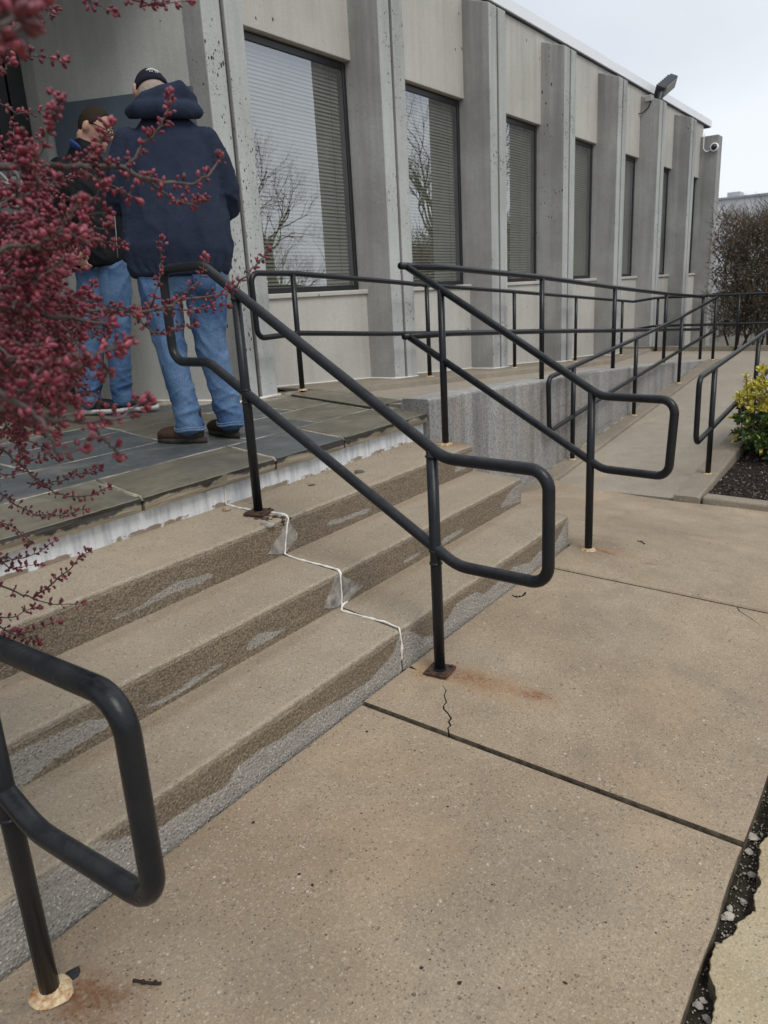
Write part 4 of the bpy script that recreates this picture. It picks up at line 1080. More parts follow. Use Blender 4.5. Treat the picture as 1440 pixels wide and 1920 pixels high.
    (0.0012, 1.20, 1.0, [(0.3953,0.7432,0.9391),(0.4084,0.7468,0.9453),(0.4205,0.7478,0.953),(0.4403,0.7644,0.9596)]),
    (0.0012, 1.20, 1.0, [(0.4079,0.7289,0.9391),(0.4054,0.7203,0.9338),(0.4037,0.7127,0.9295),(0.3942,0.6919,0.9281)]),
    (0.00151979, 1.22, 1.0, [(0.2747,0.5877,0.9961),(0.2805,0.5705,0.9888),(0.2784,0.5392,0.9817),(0.2835,0.5245,0.9731),(0.2856,0.502,0.9671),(0.296,0.4933,0.9612)]),
    (0.0012, 1.20, 1.0, [(0.3005,0.5821,0.9802),(0.3192,0.5966,0.9847),(0.3326,0.5998,0.9905),(0.3448,0.6031,0.9963)]),
    (0.0012, 1.20, 1.0, [(0.3141,0.581,0.9702),(0.3145,0.5737,0.9635),(0.323,0.5805,0.9565),(0.3185,0.565,0.9528)]),
    (0.00230628, 1.03, 1.0, [(0.5659,1.1228,1.0428),(0.5792,1.1004,1.0237),(0.5902,1.0839,0.9995),(0.5963,1.0563,0.9761),(0.598,1.0268,0.9508),(0.6126,1.006,0.9316)]),
    (0.0012, 1.20, 1.0, [(0.6114,1.083,0.9755),(0.6272,1.0665,0.9828),(0.6573,1.0726,0.9915),(0.6674,1.0515,1.0004)]),
    (0.0012, 1.20, 1.0, [(0.6162,1.0582,0.9492),(0.6361,1.0539,0.9592),(0.6535,1.0447,0.9709),(0.6774,1.0501,0.982)]),
    (0.00170547, 1.12, 1.0, [(0.2967,0.5895,1.0431),(0.3111,0.5787,1.0439),(0.3242,0.5652,1.0434),(0.3424,0.5593,1.0455),(0.355,0.5437,1.048),(0.3795,0.5451,1.0526)]),
    (0.0012, 1.20, 1.0, [(0.365,0.559,1.0493),(0.3795,0.5705,1.0581),(0.3866,0.5703,1.0668),(0.3972,0.5766,1.0757)]),
    (0.00220591, 1.23, 1.0, [(0.4459,0.9612,0.8792),(0.4633,0.9578,0.8707),(0.477,0.9461,0.8631),(0.491,0.9389,0.8511),(0.51,0.9365,0.8409),(0.528,0.9319,0.8298)]),
    (0.0012, 1.20, 1.0, [(0.4889,0.9348,0.8517),(0.4897,0.9297,0.8449),(0.4954,0.9331,0.8379),(0.5018,0.9387,0.8324)]),
    (0.0012, 1.20, 1.0, [(0.4834,0.9244,0.8534),(0.4908,0.9313,0.8401),(0.4905,0.9233,0.8305),(0.4889,0.9134,0.8239)]),
    (0.00231068, 1.27, 1.0, [(0.4565,0.8498,1.1252),(0.4704,0.8458,1.127),(0.4764,0.8276,1.1288),(0.4904,0.8232,1.1309),(0.4961,0.8048,1.1298),(0.5046,0.7921,1.1277)]),
    (0.0012, 1.20, 1.0, [(0.5162,0.8375,1.1351),(0.5097,0.8223,1.128),(0.5002,0.8021,1.1214),(0.4977,0.7936,1.118)]),
    (0.0012, 1.20, 1.0, [(0.5155,0.8364,1.1349),(0.5282,0.8471,1.1409),(0.542,0.8589,1.1483),(0.5494,0.8615,1.1543)]),
    (0.00191594, 0.92, 1.0, [(0.416,0.7973,1.0427),(0.4284,0.7803,1.046),(0.4456,0.7721,1.0507),(0.4712,0.7768,1.0554),(0.4796,0.7541,1.0629),(0.4971,0.7448,1.0695)]),
    (0.0012, 1.20, 1.0, [(0.4748,0.7827,1.0558),(0.4743,0.7607,1.0524),(0.476,0.7423,1.0503),(0.4712,0.7172,1.0486)]),
    (0.0012, 1.20, 1.0, [(0.4578,0.7932,1.052),(0.4644,0.7951,1.0644),(0.4806,0.8128,1.0795),(0.493,0.8247,1.0934)]),
    (0.00218442, 0.95, 1.0, [(0.5262,1.1507,0.8715),(0.5378,1.1564,0.8496),(0.5418,1.152,0.8273),(0.5451,1.1457,0.8051),(0.5487,1.1407,0.7823),(0.5538,1.1339,0.7603)]),
    (0.0012, 1.20, 1.0, [(0.5502,1.1439,0.7817),(0.5472,1.1491,0.7733),(0.5484,1.1624,0.7648),(0.5465,1.1674,0.76)]),
    (0.00150186, 1.15, 1.0, [(0.2758,0.584,0.9945),(0.2878,0.5841,0.9882),(0.2909,0.5639,0.9839),(0.2995,0.5533,0.9808),(0.3062,0.5393,0.9779),(0.3203,0.5367,0.9771)]),
    (0.0012, 1.20, 1.0, [(0.308,0.5969,0.9829),(0.3026,0.579,0.9795),(0.3099,0.5854,0.976),(0.3028,0.5653,0.9747)]),
    (0.0012, 1.20, 1.0, [(0.3242,0.5709,0.9766),(0.3315,0.576,0.9687),(0.3407,0.5836,0.9611),(0.3445,0.5827,0.9555)]),
    (0.00218855, 1.23, 1.0, [(0.5045,0.9696,1.0171),(0.5179,0.9386,1.0087),(0.5416,0.9292,0.9966),(0.5623,0.9094,0.9888),(0.5777,0.8801,0.9824),(0.5941,0.8539,0.9735)]),
    (0.0012, 1.20, 1.0, [(0.5911,0.9005,0.982),(0.6008,0.8991,0.9734),(0.6173,0.9071,0.9656),(0.6262,0.9055,0.9602)]),
    (0.0012, 1.20, 1.0, [(0.5499,0.9435,0.9966),(0.5536,0.936,0.9879),(0.5559,0.9257,0.9806),(0.5698,0.9362,0.9748)]),
    (0.00229696, 1.03, 1.0, [(0.5516,1.1072,1.0541),(0.5865,1.1074,1.0595),(0.6031,1.0719,1.0646),(0.6388,1.0715,1.0785),(0.6632,1.0503,1.0907),(0.6968,1.0428,1.1048)]),
    (0.0012, 1.20, 1.0, [(0.6135,1.0903,1.0657),(0.6301,1.082,1.0599),(0.6445,1.0689,1.0553),(0.6568,1.0569,1.0524)]),
    (0.0012, 1.20, 1.0, [(0.6159,1.0946,1.0659),(0.6326,1.1091,1.0891),(0.6511,1.1258,1.1146),(0.6603,1.1278,1.1367)]),
    (0.00180318, 1.10, 1.0, [(0.2682,0.5415,1.0088),(0.2823,0.5487,1.006),(0.3005,0.5616,1.0042),(0.3136,0.563,1.0033),(0.3232,0.5571,1.0037),(0.3352,0.5549,1.0049)]),
    (0.0012, 1.20, 1.0, [(0.3068,0.5507,1.0033),(0.3125,0.5526,1.0104),(0.3208,0.5588,1.0185),(0.3206,0.5509,1.0255)]),
    (0.0012, 1.20, 1.0, [(0.3123,0.5384,1.0036),(0.3266,0.5571,1.0074),(0.3355,0.5659,1.0121),(0.3456,0.5774,1.017)]),
    (0.00230995, 1.12, 1.0, [(0.5365,1.0349,1.0363),(0.551,1.007,1.0189),(0.5622,0.9719,1.0027),(0.5797,0.9395,0.9964),(0.5928,0.9001,0.9916),(0.6131,0.8706,0.9974)]),
    (0.0012, 1.20, 1.0, [(0.6207,0.9424,0.9912),(0.6285,0.9409,1.0051),(0.6398,0.9442,1.0204),(0.6567,0.9571,1.0351)]),
    (0.0012, 1.20, 1.0, [(0.5789,1.0007,1.0028),(0.5928,0.9957,0.9927),(0.594,0.9687,0.9841),(0.6042,0.9605,0.9777)]),
    (0.00227873, 0.98, 1.0, [(0.4102,0.8299,1.0088),(0.4239,0.823,1.0066),(0.4323,0.8063,1.0032),(0.4504,0.8075,0.9995),(0.4732,0.8139,0.9986),(0.4905,0.8098,0.9974)]),
    (0.0012, 1.20, 1.0, [(0.4471,0.8339,1.0034),(0.4553,0.8366,1.0002),(0.4637,0.839,0.9981),(0.4814,0.8594,0.9971)]),
    (0.00209115, 1.01, 1.0, [(0.3243,0.7036,0.9151),(0.332,0.6801,0.9227),(0.3393,0.6562,0.9274),(0.3482,0.6391,0.9372),(0.3629,0.6335,0.9469),(0.3688,0.6112,0.956)]),
    (0.0012, 1.20, 1.0, [(0.3845,0.6711,0.9437),(0.3883,0.6535,0.9438),(0.3994,0.648,0.9439),(0.4011,0.6303,0.9457)]),
    (0.00213419, 0.91, 1.0, [(0.5754,1.171,1.1277),(0.5915,1.1252,1.1384),(0.6231,1.1097,1.1541),(0.6426,1.0711,1.1628),(0.6689,1.0442,1.173),(0.687,1.0045,1.1794)]),
    (0.0012, 1.20, 1.0, [(0.6643,1.1073,1.1683),(0.6841,1.1022,1.1655),(0.7024,1.0934,1.1636),(0.7144,1.0796,1.1622)]),
    (0.00217303, 1.21, 1.0, [(0.539,1.0782,0.9977),(0.5514,1.0452,0.9958),(0.5733,1.0294,0.9969),(0.5895,1.003,0.9982),(0.6133,0.989,1.0008),(0.6318,0.9661,1.0019)]),
    (0.0012, 1.20, 1.0, [(0.5834,1.0475,0.9968),(0.5838,1.0267,0.9836),(0.5913,1.0181,0.9717),(0.5923,1.0011,0.9628)]),
    (0.0020212, 1.11, 1.0, [(0.3493,0.6867,1.0067),(0.361,0.683,1.0102),(0.3637,0.6621,1.0126),(0.3796,0.6654,1.0127),(0.3798,0.6412,1.0119),(0.3884,0.6315,1.0117)]),
    (0.0012, 1.20, 1.0, [(0.3906,0.6846,1.0131),(0.4034,0.6956,1.0179),(0.3972,0.6733,1.0228),(0.4064,0.6788,1.0284)]),
    (0.00182444, 0.93, 1.0, [(0.5415,1.174,0.941),(0.5691,1.1686,0.9408),(0.585,1.1382,0.9426),(0.6028,1.112,0.944),(0.6156,1.0769,0.9473),(0.6347,1.056,0.9591)]),
    (0.0012, 1.20, 1.0, [(0.5971,1.1618,0.9415),(0.6109,1.1754,0.962),(0.6143,1.1684,0.9849),(0.6147,1.1573,1.0055)]),
    (0.0012, 1.20, 1.0, [(0.6221,1.1475,0.9422),(0.64,1.1481,0.9389),(0.6497,1.1331,0.938),(0.6746,1.148,0.9369)]),
    (0.00189022, 1.15, 1.0, [(0.3026,0.6554,0.9301),(0.3136,0.6551,0.926),(0.3226,0.6493,0.9234),(0.3303,0.64,0.9224),(0.3344,0.6256,0.9195),(0.3444,0.6232,0.9138)]),
    (0.0012, 1.20, 1.0, [(0.3486,0.6522,0.9161),(0.3512,0.6543,0.9086),(0.3486,0.6465,0.9033),(0.3495,0.6454,0.8987)]),
    (0.0012, 1.20, 1.0, [(0.3313,0.6669,0.9214),(0.3334,0.6701,0.9135),(0.3225,0.6468,0.9101),(0.3278,0.6562,0.9039)]),
    (0.0019139, 0.95, 1.0, [(0.3934,0.7961,0.9404),(0.4037,0.7798,0.9338),(0.4126,0.7608,0.9277),(0.4253,0.7449,0.9276),(0.4333,0.7216,0.9277),(0.4432,0.7022,0.9259)]),
    (0.0012, 1.20, 1.0, [(0.4556,0.7586,0.924),(0.4634,0.7573,0.9285),(0.463,0.7424,0.9355),(0.4653,0.7338,0.9418)]),
    (0.0012, 1.20, 1.0, [(0.4415,0.7733,0.9248),(0.4554,0.786,0.9161),(0.4607,0.7832,0.9098),(0.464,0.7784,0.9056)]),
    (0.00219955, 0.95, 1.0, [(0.5541,1.035,1.1586),(0.5673,1.0185,1.1684),(0.5854,1.0131,1.1824),(0.5907,0.9841,1.1906),(0.6089,0.9767,1.2026),(0.6151,0.954,1.2143)]),
    (0.0012, 1.20, 1.0, [(0.6006,1.0394,1.1871),(0.6108,1.056,1.2011),(0.6207,1.0717,1.2164),(0.6274,1.0816,1.2302)]),
    (0.0012, 1.20, 1.0, [(0.6091,1.0148,1.1965),(0.6217,1.034,1.2127),(0.6297,1.0452,1.2288),(0.6343,1.0506,1.2429)]),
    (0.0016619, 1.17, 1.0, [(0.2758,0.5582,1.01),(0.2918,0.5586,1.015),(0.3067,0.5552,1.0188),(0.3241,0.5555,1.0236),(0.3309,0.5374,1.0281),(0.3475,0.5353,1.0344)]),
    (0.0012, 1.20, 1.0, [(0.3134,0.5674,1.0192),(0.3245,0.5729,1.0175),(0.3302,0.5682,1.0162),(0.329,0.5538,1.0155)]),
    (0.00194381, 1.06, 1.0, [(0.2481,0.5495,0.9484),(0.2548,0.5343,0.9464),(0.261,0.5175,0.9469),(0.2647,0.4961,0.9493),(0.2699,0.4787,0.9516),(0.2735,0.4592,0.955)]),
    (0.0012, 1.20, 1.0, [(0.2949,0.5529,0.9435),(0.2994,0.5475,0.9524),(0.3042,0.5425,0.962),(0.3114,0.5437,0.9704)]),
    (0.0012, 1.20, 1.0, [(0.2809,0.5568,0.9428),(0.2925,0.5632,0.9385),(0.3029,0.566,0.9351),(0.3166,0.5765,0.9318)]),
    (0.00224896, 1.10, 1.0, [(0.464,0.9602,1.0002),(0.4719,0.9226,0.9932),(0.4947,0.9105,0.9924),(0.5083,0.8822,0.9894),(0.5269,0.8614,0.9955),(0.5416,0.8348,0.9944)]),
    (0.0012, 1.20, 1.0, [(0.5481,0.8961,0.9953),(0.553,0.8758,1.0038),(0.5722,0.8777,1.0137),(0.5739,0.8565,1.0228)]),
    (0.0012, 1.20, 1.0, [(0.5474,0.895,0.9953),(0.558,0.8981,0.9845),(0.5662,0.8966,0.9747),(0.5666,0.8844,0.9676)]),
    (0.00233338, 1.30, 1.0, [(0.4672,0.9704,1.0234),(0.4884,0.9711,1.0306),(0.4964,0.9456,1.038),(0.5088,0.9356,1.0521),(0.5253,0.9307,1.065),(0.5435,0.9322,1.0811)]),
    (0.0012, 1.20, 1.0, [(0.5244,0.9644,1.0537),(0.5315,0.9807,1.0681),(0.5444,1.0072,1.085),(0.558,1.0345,1.1014)]),
    (0.00223384, 1.12, 1.0, [(0.3344,0.6735,0.9806),(0.3464,0.6623,0.983),(0.354,0.6432,0.988),(0.3633,0.629,0.9956),(0.3843,0.6344,1.0029),(0.3897,0.6131,1.0094)]),
    (0.0012, 1.20, 1.0, [(0.3682,0.669,0.9876),(0.3671,0.6636,0.9958),(0.3663,0.6584,1.0047),(0.3641,0.6512,1.0129)]),
    (0.0012, 1.20, 1.0, [(0.3649,0.663,0.9877),(0.3682,0.6545,0.986),(0.374,0.6502,0.9852),(0.3645,0.6215,0.9857)]),
    (0.0018432, 1.23, 1.0, [(0.3959,0.8441,0.9317),(0.4137,0.8264,0.9276),(0.4364,0.8164,0.9243),(0.4614,0.8112,0.9159),(0.4844,0.8014,0.9067),(0.5075,0.791,0.8958)]),
    (0.0012, 1.20, 1.0, [(0.4359,0.8154,0.9244),(0.4559,0.8253,0.9293),(0.4777,0.8368,0.9354),(0.4886,0.8319,0.943)]),
    (0.0012, 1.20, 1.0, [(0.4434,0.8294,0.9231),(0.4636,0.8353,0.9324),(0.4723,0.8197,0.9446),(0.4991,0.8389,0.9541)]),
    (0.00176468, 1.16, 1.0, [(0.481,0.9993,1.0189),(0.504,0.9809,1.0096),(0.5376,0.9763,1.0075),(0.5587,0.9468,1.007),(0.5846,0.9244,1.0083),(0.6175,0.9118,1.0157)]),
    (0.0012, 1.20, 1.0, [(0.5337,0.9693,1.0074),(0.5418,0.9587,1.0047),(0.5464,0.9415,1.0032),(0.5549,0.9343,1.003)]),
    (0.0012, 1.20, 1.0, [(0.5325,0.9671,1.0074),(0.5476,0.9677,1.0201),(0.5522,0.9492,1.0337),(0.5556,0.9327,1.0461)]),
    (0.00179011, 1.27, 1.0, [(0.3357,0.6742,1.0954),(0.3379,0.6538,1.0904),(0.3382,0.6306,1.0847),(0.3333,0.6032,1.0751),(0.3432,0.6014,1.0698),(0.3424,0.5843,1.0604)]),
    (0.0012, 1.20, 1.0, [(0.3645,0.6798,1.0913),(0.3619,0.6729,1.0849),(0.369,0.6838,1.0816),(0.3697,0.6827,1.078)]),
    (0.0012, 1.20, 1.0, [(0.3621,0.6753,1.0907),(0.3724,0.6801,1.0942),(0.3866,0.6909,1.0994),(0.3926,0.6887,1.1031)]),
    (0.00158829, 1.09, 1.0, [(0.4041,0.8656,0.9131),(0.412,0.8456,0.9054),(0.435,0.854,0.8957),(0.4471,0.8391,0.8894),(0.4627,0.831,0.8811),(0.4698,0.8048,0.8791)]),
    (0.0012, 1.20, 1.0, [(0.4649,0.835,0.8805),(0.4591,0.8127,0.8725),(0.4723,0.8235,0.8603),(0.475,0.8172,0.8533)]),
    (0.00219997, 1.24, 1.0, [(0.5345,1.0709,1.0565),(0.5485,1.0408,1.0582),(0.5687,1.0226,1.0595),(0.5836,0.9949,1.06),(0.5928,0.9588,1.066),(0.6121,0.942,1.078)]),
    (0.0012, 1.20, 1.0, [(0.599,1.0212,1.0616),(0.6081,1.0031,1.0556),(0.6183,0.9866,1.0511),(0.6178,0.9577,1.0476)]),
    (0.00177822, 1.23, 1.0, [(0.4024,0.8336,0.9714),(0.4197,0.8396,0.9644),(0.4364,0.8443,0.9561),(0.4482,0.8411,0.9463),(0.4575,0.8351,0.935),(0.4748,0.836,0.9281)]),
    (0.0012, 1.20, 1.0, [(0.4291,0.8302,0.9568),(0.4354,0.8276,0.96),(0.4357,0.8131,0.9648),(0.4354,0.7998,0.9697)]),
    (0.00149506, 1.11, 1.0, [(0.349,0.6637,1.0754),(0.3601,0.6417,1.0743),(0.3653,0.6108,1.0708),(0.3755,0.5884,1.071),(0.3953,0.5808,1.0745),(0.4061,0.5596,1.0742)]),
    (0.0012, 1.20, 1.0, [(0.4216,0.6194,1.0795),(0.4231,0.606,1.0872),(0.4328,0.6042,1.0974),(0.4324,0.5905,1.1047)]),
    (0.00178809, 1.01, 1.0, [(0.4548,0.8992,1.0295),(0.4834,0.9118,1.0326),(0.5028,0.9053,1.0355),(0.5162,0.8875,1.0383),(0.5441,0.8935,1.0424),(0.5635,0.8842,1.0463)]),
    (0.0012, 1.20, 1.0, [(0.5045,0.9083,1.0357),(0.516,0.9161,1.0419),(0.5226,0.9146,1.049),(0.5314,0.9183,1.0565)]),
    (0.00194136, 0.94, 1.0, [(0.2908,0.6295,0.9813),(0.3052,0.6358,0.9756),(0.3069,0.6149,0.9711),(0.3134,0.604,0.9663),(0.32,0.5932,0.9613),(0.3206,0.5715,0.9576)]),
    (0.0012, 1.20, 1.0, [(0.3258,0.6528,0.9693),(0.323,0.6361,0.9728),(0.3281,0.6348,0.9764),(0.3371,0.6421,0.9799)]),
    (0.0012, 1.20, 1.0, [(0.3409,0.632,0.9588),(0.3437,0.6201,0.9651),(0.3485,0.6117,0.972),(0.3582,0.6138,0.9781)]),
    (0.00146774, 1.00, 1.0, [(0.548,1.0613,1.0267),(0.5597,1.046,1.0192),(0.5697,1.0302,1.0093),(0.5837,1.0186,1.0017),(0.5983,1.0038,0.9996),(0.6182,0.9974,0.9973)]),
    (0.0012, 1.20, 1.0, [(0.5784,1.0458,1.0094),(0.5882,1.0464,1.0091),(0.5888,1.0301,1.01),(0.5863,1.0109,1.0118)]),
    (0.0012, 1.20, 1.0, [(0.5876,1.0624,1.0096),(0.5964,1.0541,1.0099),(0.6073,1.0489,1.0117),(0.6238,1.0558,1.0145)]),
    (0.00147835, 1.00, 1.0, [(0.4793,0.9826,0.9331),(0.5007,0.9834,0.9291),(0.5079,0.9556,0.9277),(0.5236,0.9433,0.9276),(0.54,0.9313,0.9298),(0.5577,0.9222,0.9366)]),
    (0.0012, 1.20, 1.0, [(0.5479,0.9449,0.9288),(0.5598,0.9481,0.9256),(0.5717,0.9503,0.9238),(0.583,0.9534,0.9232)]),
    (0.00177193, 1.03, 1.0, [(0.4017,0.8137,1.0225),(0.4043,0.7902,1.0203),(0.4154,0.7829,1.0193),(0.4179,0.7597,1.0178),(0.4169,0.7325,1.0142),(0.4258,0.7229,1.011)]),
    (0.0012, 1.20, 1.0, [(0.4338,0.8176,1.0202),(0.4408,0.819,1.0259),(0.4523,0.8281,1.0331),(0.4598,0.8311,1.04)]),
    (0.00207989, 0.93, 1.0, [(0.4328,0.8671,1.0322),(0.4469,0.8412,1.0338),(0.457,0.8089,1.0363),(0.4726,0.787,1.04),(0.4948,0.7762,1.0478),(0.5107,0.7559,1.0567)]),
    (0.0012, 1.20, 1.0, [(0.4896,0.8152,1.0414),(0.4956,0.8061,1.034),(0.5038,0.8,1.0276),(0.5136,0.7986,1.0232)]),
    (0.0012, 1.20, 1.0, [(0.511,0.8017,1.0493),(0.5247,0.808,1.0469),(0.5394,0.815,1.0455),(0.5491,0.8161,1.045)]),
    (0.00151586, 1.23, 1.0, [(0.541,1.0599,1.1169),(0.5525,1.0241,1.107),(0.559,0.9825,1.0942),(0.572,0.9502,1.0865),(0.5866,0.9218,1.0782),(0.6075,0.902,1.0723)]),
    (0.0012, 1.20, 1.0, [(0.5934,1.0429,1.1),(0.5863,1.0088,1.0903),(0.5902,0.9935,1.0838),(0.5935,0.9803,1.0792)]),
    (0.0012, 1.20, 1.0, [(0.6049,1.005,1.0915),(0.6239,1.0033,1.1034),(0.6354,0.9891,1.1154),(0.6485,0.9816,1.1273)]),
    (0.00217088, 0.96, 1.0, [(0.5419,1.0772,0.9889),(0.557,1.0573,1.0012),(0.5719,1.0383,1.0146),(0.5949,1.0326,1.0272),(0.6154,1.0205,1.038),(0.6307,1.0014,1.0508)]),
    (0.0012, 1.20, 1.0, [(0.6227,1.0328,1.0385),(0.6386,1.0429,1.0358),(0.6476,1.0409,1.034),(0.6618,1.0491,1.034)]),
    (0.0012, 1.20, 1.0, [(0.624,1.0349,1.0385),(0.6272,1.0195,1.0267),(0.64,1.0192,1.0167),(0.6384,0.9985,1.0088)]),
    (0.00149768, 1.21, 1.0, [(0.5239,1.1036,1.0438),(0.5494,1.0893,1.0462),(0.5782,1.081,1.0447),(0.6043,1.0665,1.0415),(0.6242,1.0401,1.0375),(0.6587,1.0357,1.0375)]),
    (0.0012, 1.20, 1.0, [(0.5843,1.0924,1.0451),(0.5963,1.0951,1.0596),(0.6201,1.1182,1.077),(0.6353,1.1278,1.0929)]),
    (0.0012, 1.20, 1.0, [(0.598,1.0553,1.0411),(0.6064,1.0508,1.0371),(0.6143,1.0449,1.0344),(0.6208,1.0389,1.0332)]),
    (0.00205995, 1.27, 1.0, [(0.3449,0.7189,1.0021),(0.3476,0.7007,0.9921),(0.3535,0.689,0.9823),(0.3727,0.6984,0.9741),(0.3783,0.6775,0.9709),(0.3957,0.6764,0.9693)]),
    (0.0012, 1.20, 1.0, [(0.3779,0.708,0.9737),(0.3769,0.6911,0.9782),(0.3851,0.6909,0.983),(0.3895,0.6855,0.988)]),
    (0.00175362, 0.96, 1.0, [(0.4692,0.9067,1.1001),(0.4838,0.875,1.0937),(0.4957,0.8388,1.0876),(0.5159,0.8188,1.0805),(0.5326,0.7893,1.0832),(0.5628,0.7792,1.0891)]),
    (0.0012, 1.20, 1.0, [(0.5566,0.8249,1.087),(0.5592,0.8007,1.0785),(0.5671,0.7842,1.072),(0.5691,0.7636,1.0667)]),
    (0.0012, 1.20, 1.0, [(0.5112,0.8651,1.0903),(0.5351,0.8861,1.1038),(0.5483,0.888,1.1166),(0.551,0.8756,1.1267)]),
    (0.00197142, 1.26, 1.0, [(0.316,0.6921,0.9373),(0.3327,0.693,0.9386),(0.3576,0.7096,0.9415),(0.3705,0.7016,0.948),(0.3985,0.7203,0.9524),(0.4098,0.7063,0.9559)]),
    (0.0012, 1.20, 1.0, [(0.3658,0.6928,0.9487),(0.3686,0.6873,0.9458),(0.3681,0.6755,0.9443),(0.3672,0.6643,0.9439)]),
    (0.0012, 1.20, 1.0, [(0.3528,0.7001,0.9423),(0.3537,0.6834,0.9379),(0.3578,0.6726,0.934),(0.3587,0.6583,0.9319)]),
    (0.00160081, 0.98, 1.0, [(0.544,1.1302,1.0237),(0.5521,1.1107,1.0161),(0.5688,1.1111,1.0064),(0.5721,1.081,1.0),(0.5879,1.0763,0.9917),(0.5976,1.0601,0.9837)]),
    (0.0012, 1.20, 1.0, [(0.5934,1.0864,0.9917),(0.602,1.0876,0.9922),(0.6086,1.0846,0.9943),(0.6063,1.0673,0.9972)]),
    (0.0012, 1.20, 1.0, [(0.5756,1.1243,1.0064),(0.5792,1.1332,0.9995),(0.5855,1.147,0.9939),(0.5963,1.1689,0.99)]),
    (0.0021415, 1.09, 1.0, [(0.3916,0.7563,1.0183),(0.4025,0.7214,1.0129),(0.4288,0.7122,1.0102),(0.4493,0.691,1.0099),(0.4656,0.6656,1.0035),(0.4959,0.6605,0.9941)]),
    (0.0012, 1.20, 1.0, [(0.437,0.7257,1.0104),(0.4376,0.7068,1.0006),(0.4404,0.6916,0.992),(0.4508,0.6906,0.9852)]),
    (0.00154644, 1.25, 1.0, [(0.2785,0.5751,1.021),(0.2939,0.5711,1.0232),(0.3121,0.5711,1.0266),(0.3252,0.5627,1.0345),(0.3469,0.5709,1.0464),(0.3705,0.5784,1.0576)]),
    (0.0012, 1.20, 1.0, [(0.3281,0.5399,1.0439),(0.3416,0.5588,1.055),(0.352,0.5722,1.0669),(0.3668,0.593,1.0792)]),
    (0.0012, 1.20, 1.0, [(0.3306,0.5441,1.0443),(0.3449,0.5522,1.0462),(0.3556,0.554,1.0484),(0.3573,0.5435,1.0498)]),
    (0.00161159, 0.91, 1.0, [(0.5209,1.0746,0.9797),(0.5462,1.0849,0.9948),(0.5631,1.075,1.0084),(0.5837,1.0786,1.0269),(0.6001,1.0763,1.0465),(0.6156,1.0718,1.0661)]),
    (0.0012, 1.20, 1.0, [(0.5696,1.0873,1.0085),(0.577,1.1091,1.0193),(0.5787,1.1196,1.0315),(0.5909,1.1487,1.044)]),
    (0.0022911, 1.16, 1.0, [(0.3191,0.6249,1.0478),(0.335,0.62,1.0502),(0.3537,0.6196,1.0508),(0.3672,0.6087,1.0524),(0.3849,0.6039,1.0549),(0.3933,0.5864,1.0624)]),
    (0.0012, 1.20, 1.0, [(0.376,0.59,1.0536),(0.3889,0.5943,1.0645),(0.3903,0.581,1.0742),(0.3978,0.5789,1.0843)]),
    (0.0012, 1.20, 1.0, [(0.3695,0.6125,1.0527),(0.3791,0.6183,1.0635),(0.3813,0.6119,1.074),(0.38,0.6011,1.0827)]),
    (0.00203319, 0.94, 1.0, [(0.4589,0.9653,1.0354),(0.4667,0.9412,1.0409),(0.4776,0.9243,1.0476),(0.4969,0.9248,1.0577),(0.4993,0.8952,1.0668),(0.5107,0.8862,1.08)]),
    (0.0012, 1.20, 1.0, [(0.5273,0.9454,1.0705),(0.5314,0.9555,1.0827),(0.5418,0.9763,1.0973),(0.5418,0.978,1.1094)]),
    (0.0012, 1.20, 1.0, [(0.5055,0.9783,1.0504),(0.4986,0.9662,1.0624),(0.4969,0.9638,1.0759),(0.5033,0.9763,1.0896)]),
    (0.00238218, 1.25, 1.0, [(0.4504,0.88,1.1238),(0.4581,0.8549,1.1225),(0.4718,0.843,1.1191),(0.479,0.8221,1.1112),(0.4897,0.8043,1.1079),(0.4927,0.7751,1.102)]),
    (0.0012, 1.20, 1.0, [(0.5182,0.8511,1.1141),(0.5133,0.8287,1.107),(0.5211,0.8266,1.1037),(0.5282,0.825,1.1017)]),
    (0.00209086, 0.91, 1.0, [(0.3147,0.6554,0.9317),(0.3291,0.6598,0.9327),(0.3314,0.6399,0.9352),(0.3432,0.6385,0.9374),(0.3498,0.6272,0.9409),(0.359,0.6206,0.9436)]),
    (0.0012, 1.20, 1.0, [(0.3616,0.6483,0.9389),(0.3666,0.6518,0.9464),(0.3688,0.65,0.9553),(0.3661,0.6401,0.964)]),
    (0.0012, 1.20, 1.0, [(0.3607,0.6468,0.939),(0.3668,0.6447,0.9362),(0.3651,0.6288,0.9357),(0.3678,0.6222,0.9353)]),
    (0.00152195, 1.07, 1.0, [(0.2925,0.5775,1.0649),(0.3115,0.5832,1.0701),(0.3279,0.5839,1.0779),(0.3482,0.5898,1.0863),(0.3718,0.5985,1.0944),(0.3919,0.6007,1.1033)]),
    (0.0012, 1.20, 1.0, [(0.351,0.5652,1.0891),(0.3409,0.548,1.0946),(0.3409,0.5469,1.1032),(0.3446,0.5517,1.1123)]),
    (0.0012, 1.20, 1.0, [(0.3322,0.5626,1.0824),(0.3309,0.5529,1.0905),(0.3408,0.5617,1.1024),(0.3388,0.5517,1.1099)]),
    (0.00163996, 1.25, 1.0, [(0.3605,0.6848,1.0467),(0.3755,0.6761,1.0522),(0.4001,0.6834,1.0597),(0.4155,0.673,1.0626),(0.4385,0.674,1.0637),(0.4566,0.6658,1.0678)]),
    (0.0012, 1.20, 1.0, [(0.4004,0.6839,1.0597),(0.4091,0.6871,1.0705),(0.415,0.6853,1.0817),(0.416,0.6768,1.0911)]),
    (0.0012, 1.20, 1.0, [(0.4303,0.6613,1.0625),(0.4396,0.6645,1.0609),(0.453,0.6733,1.0608),(0.4659,0.6823,1.0615)]),
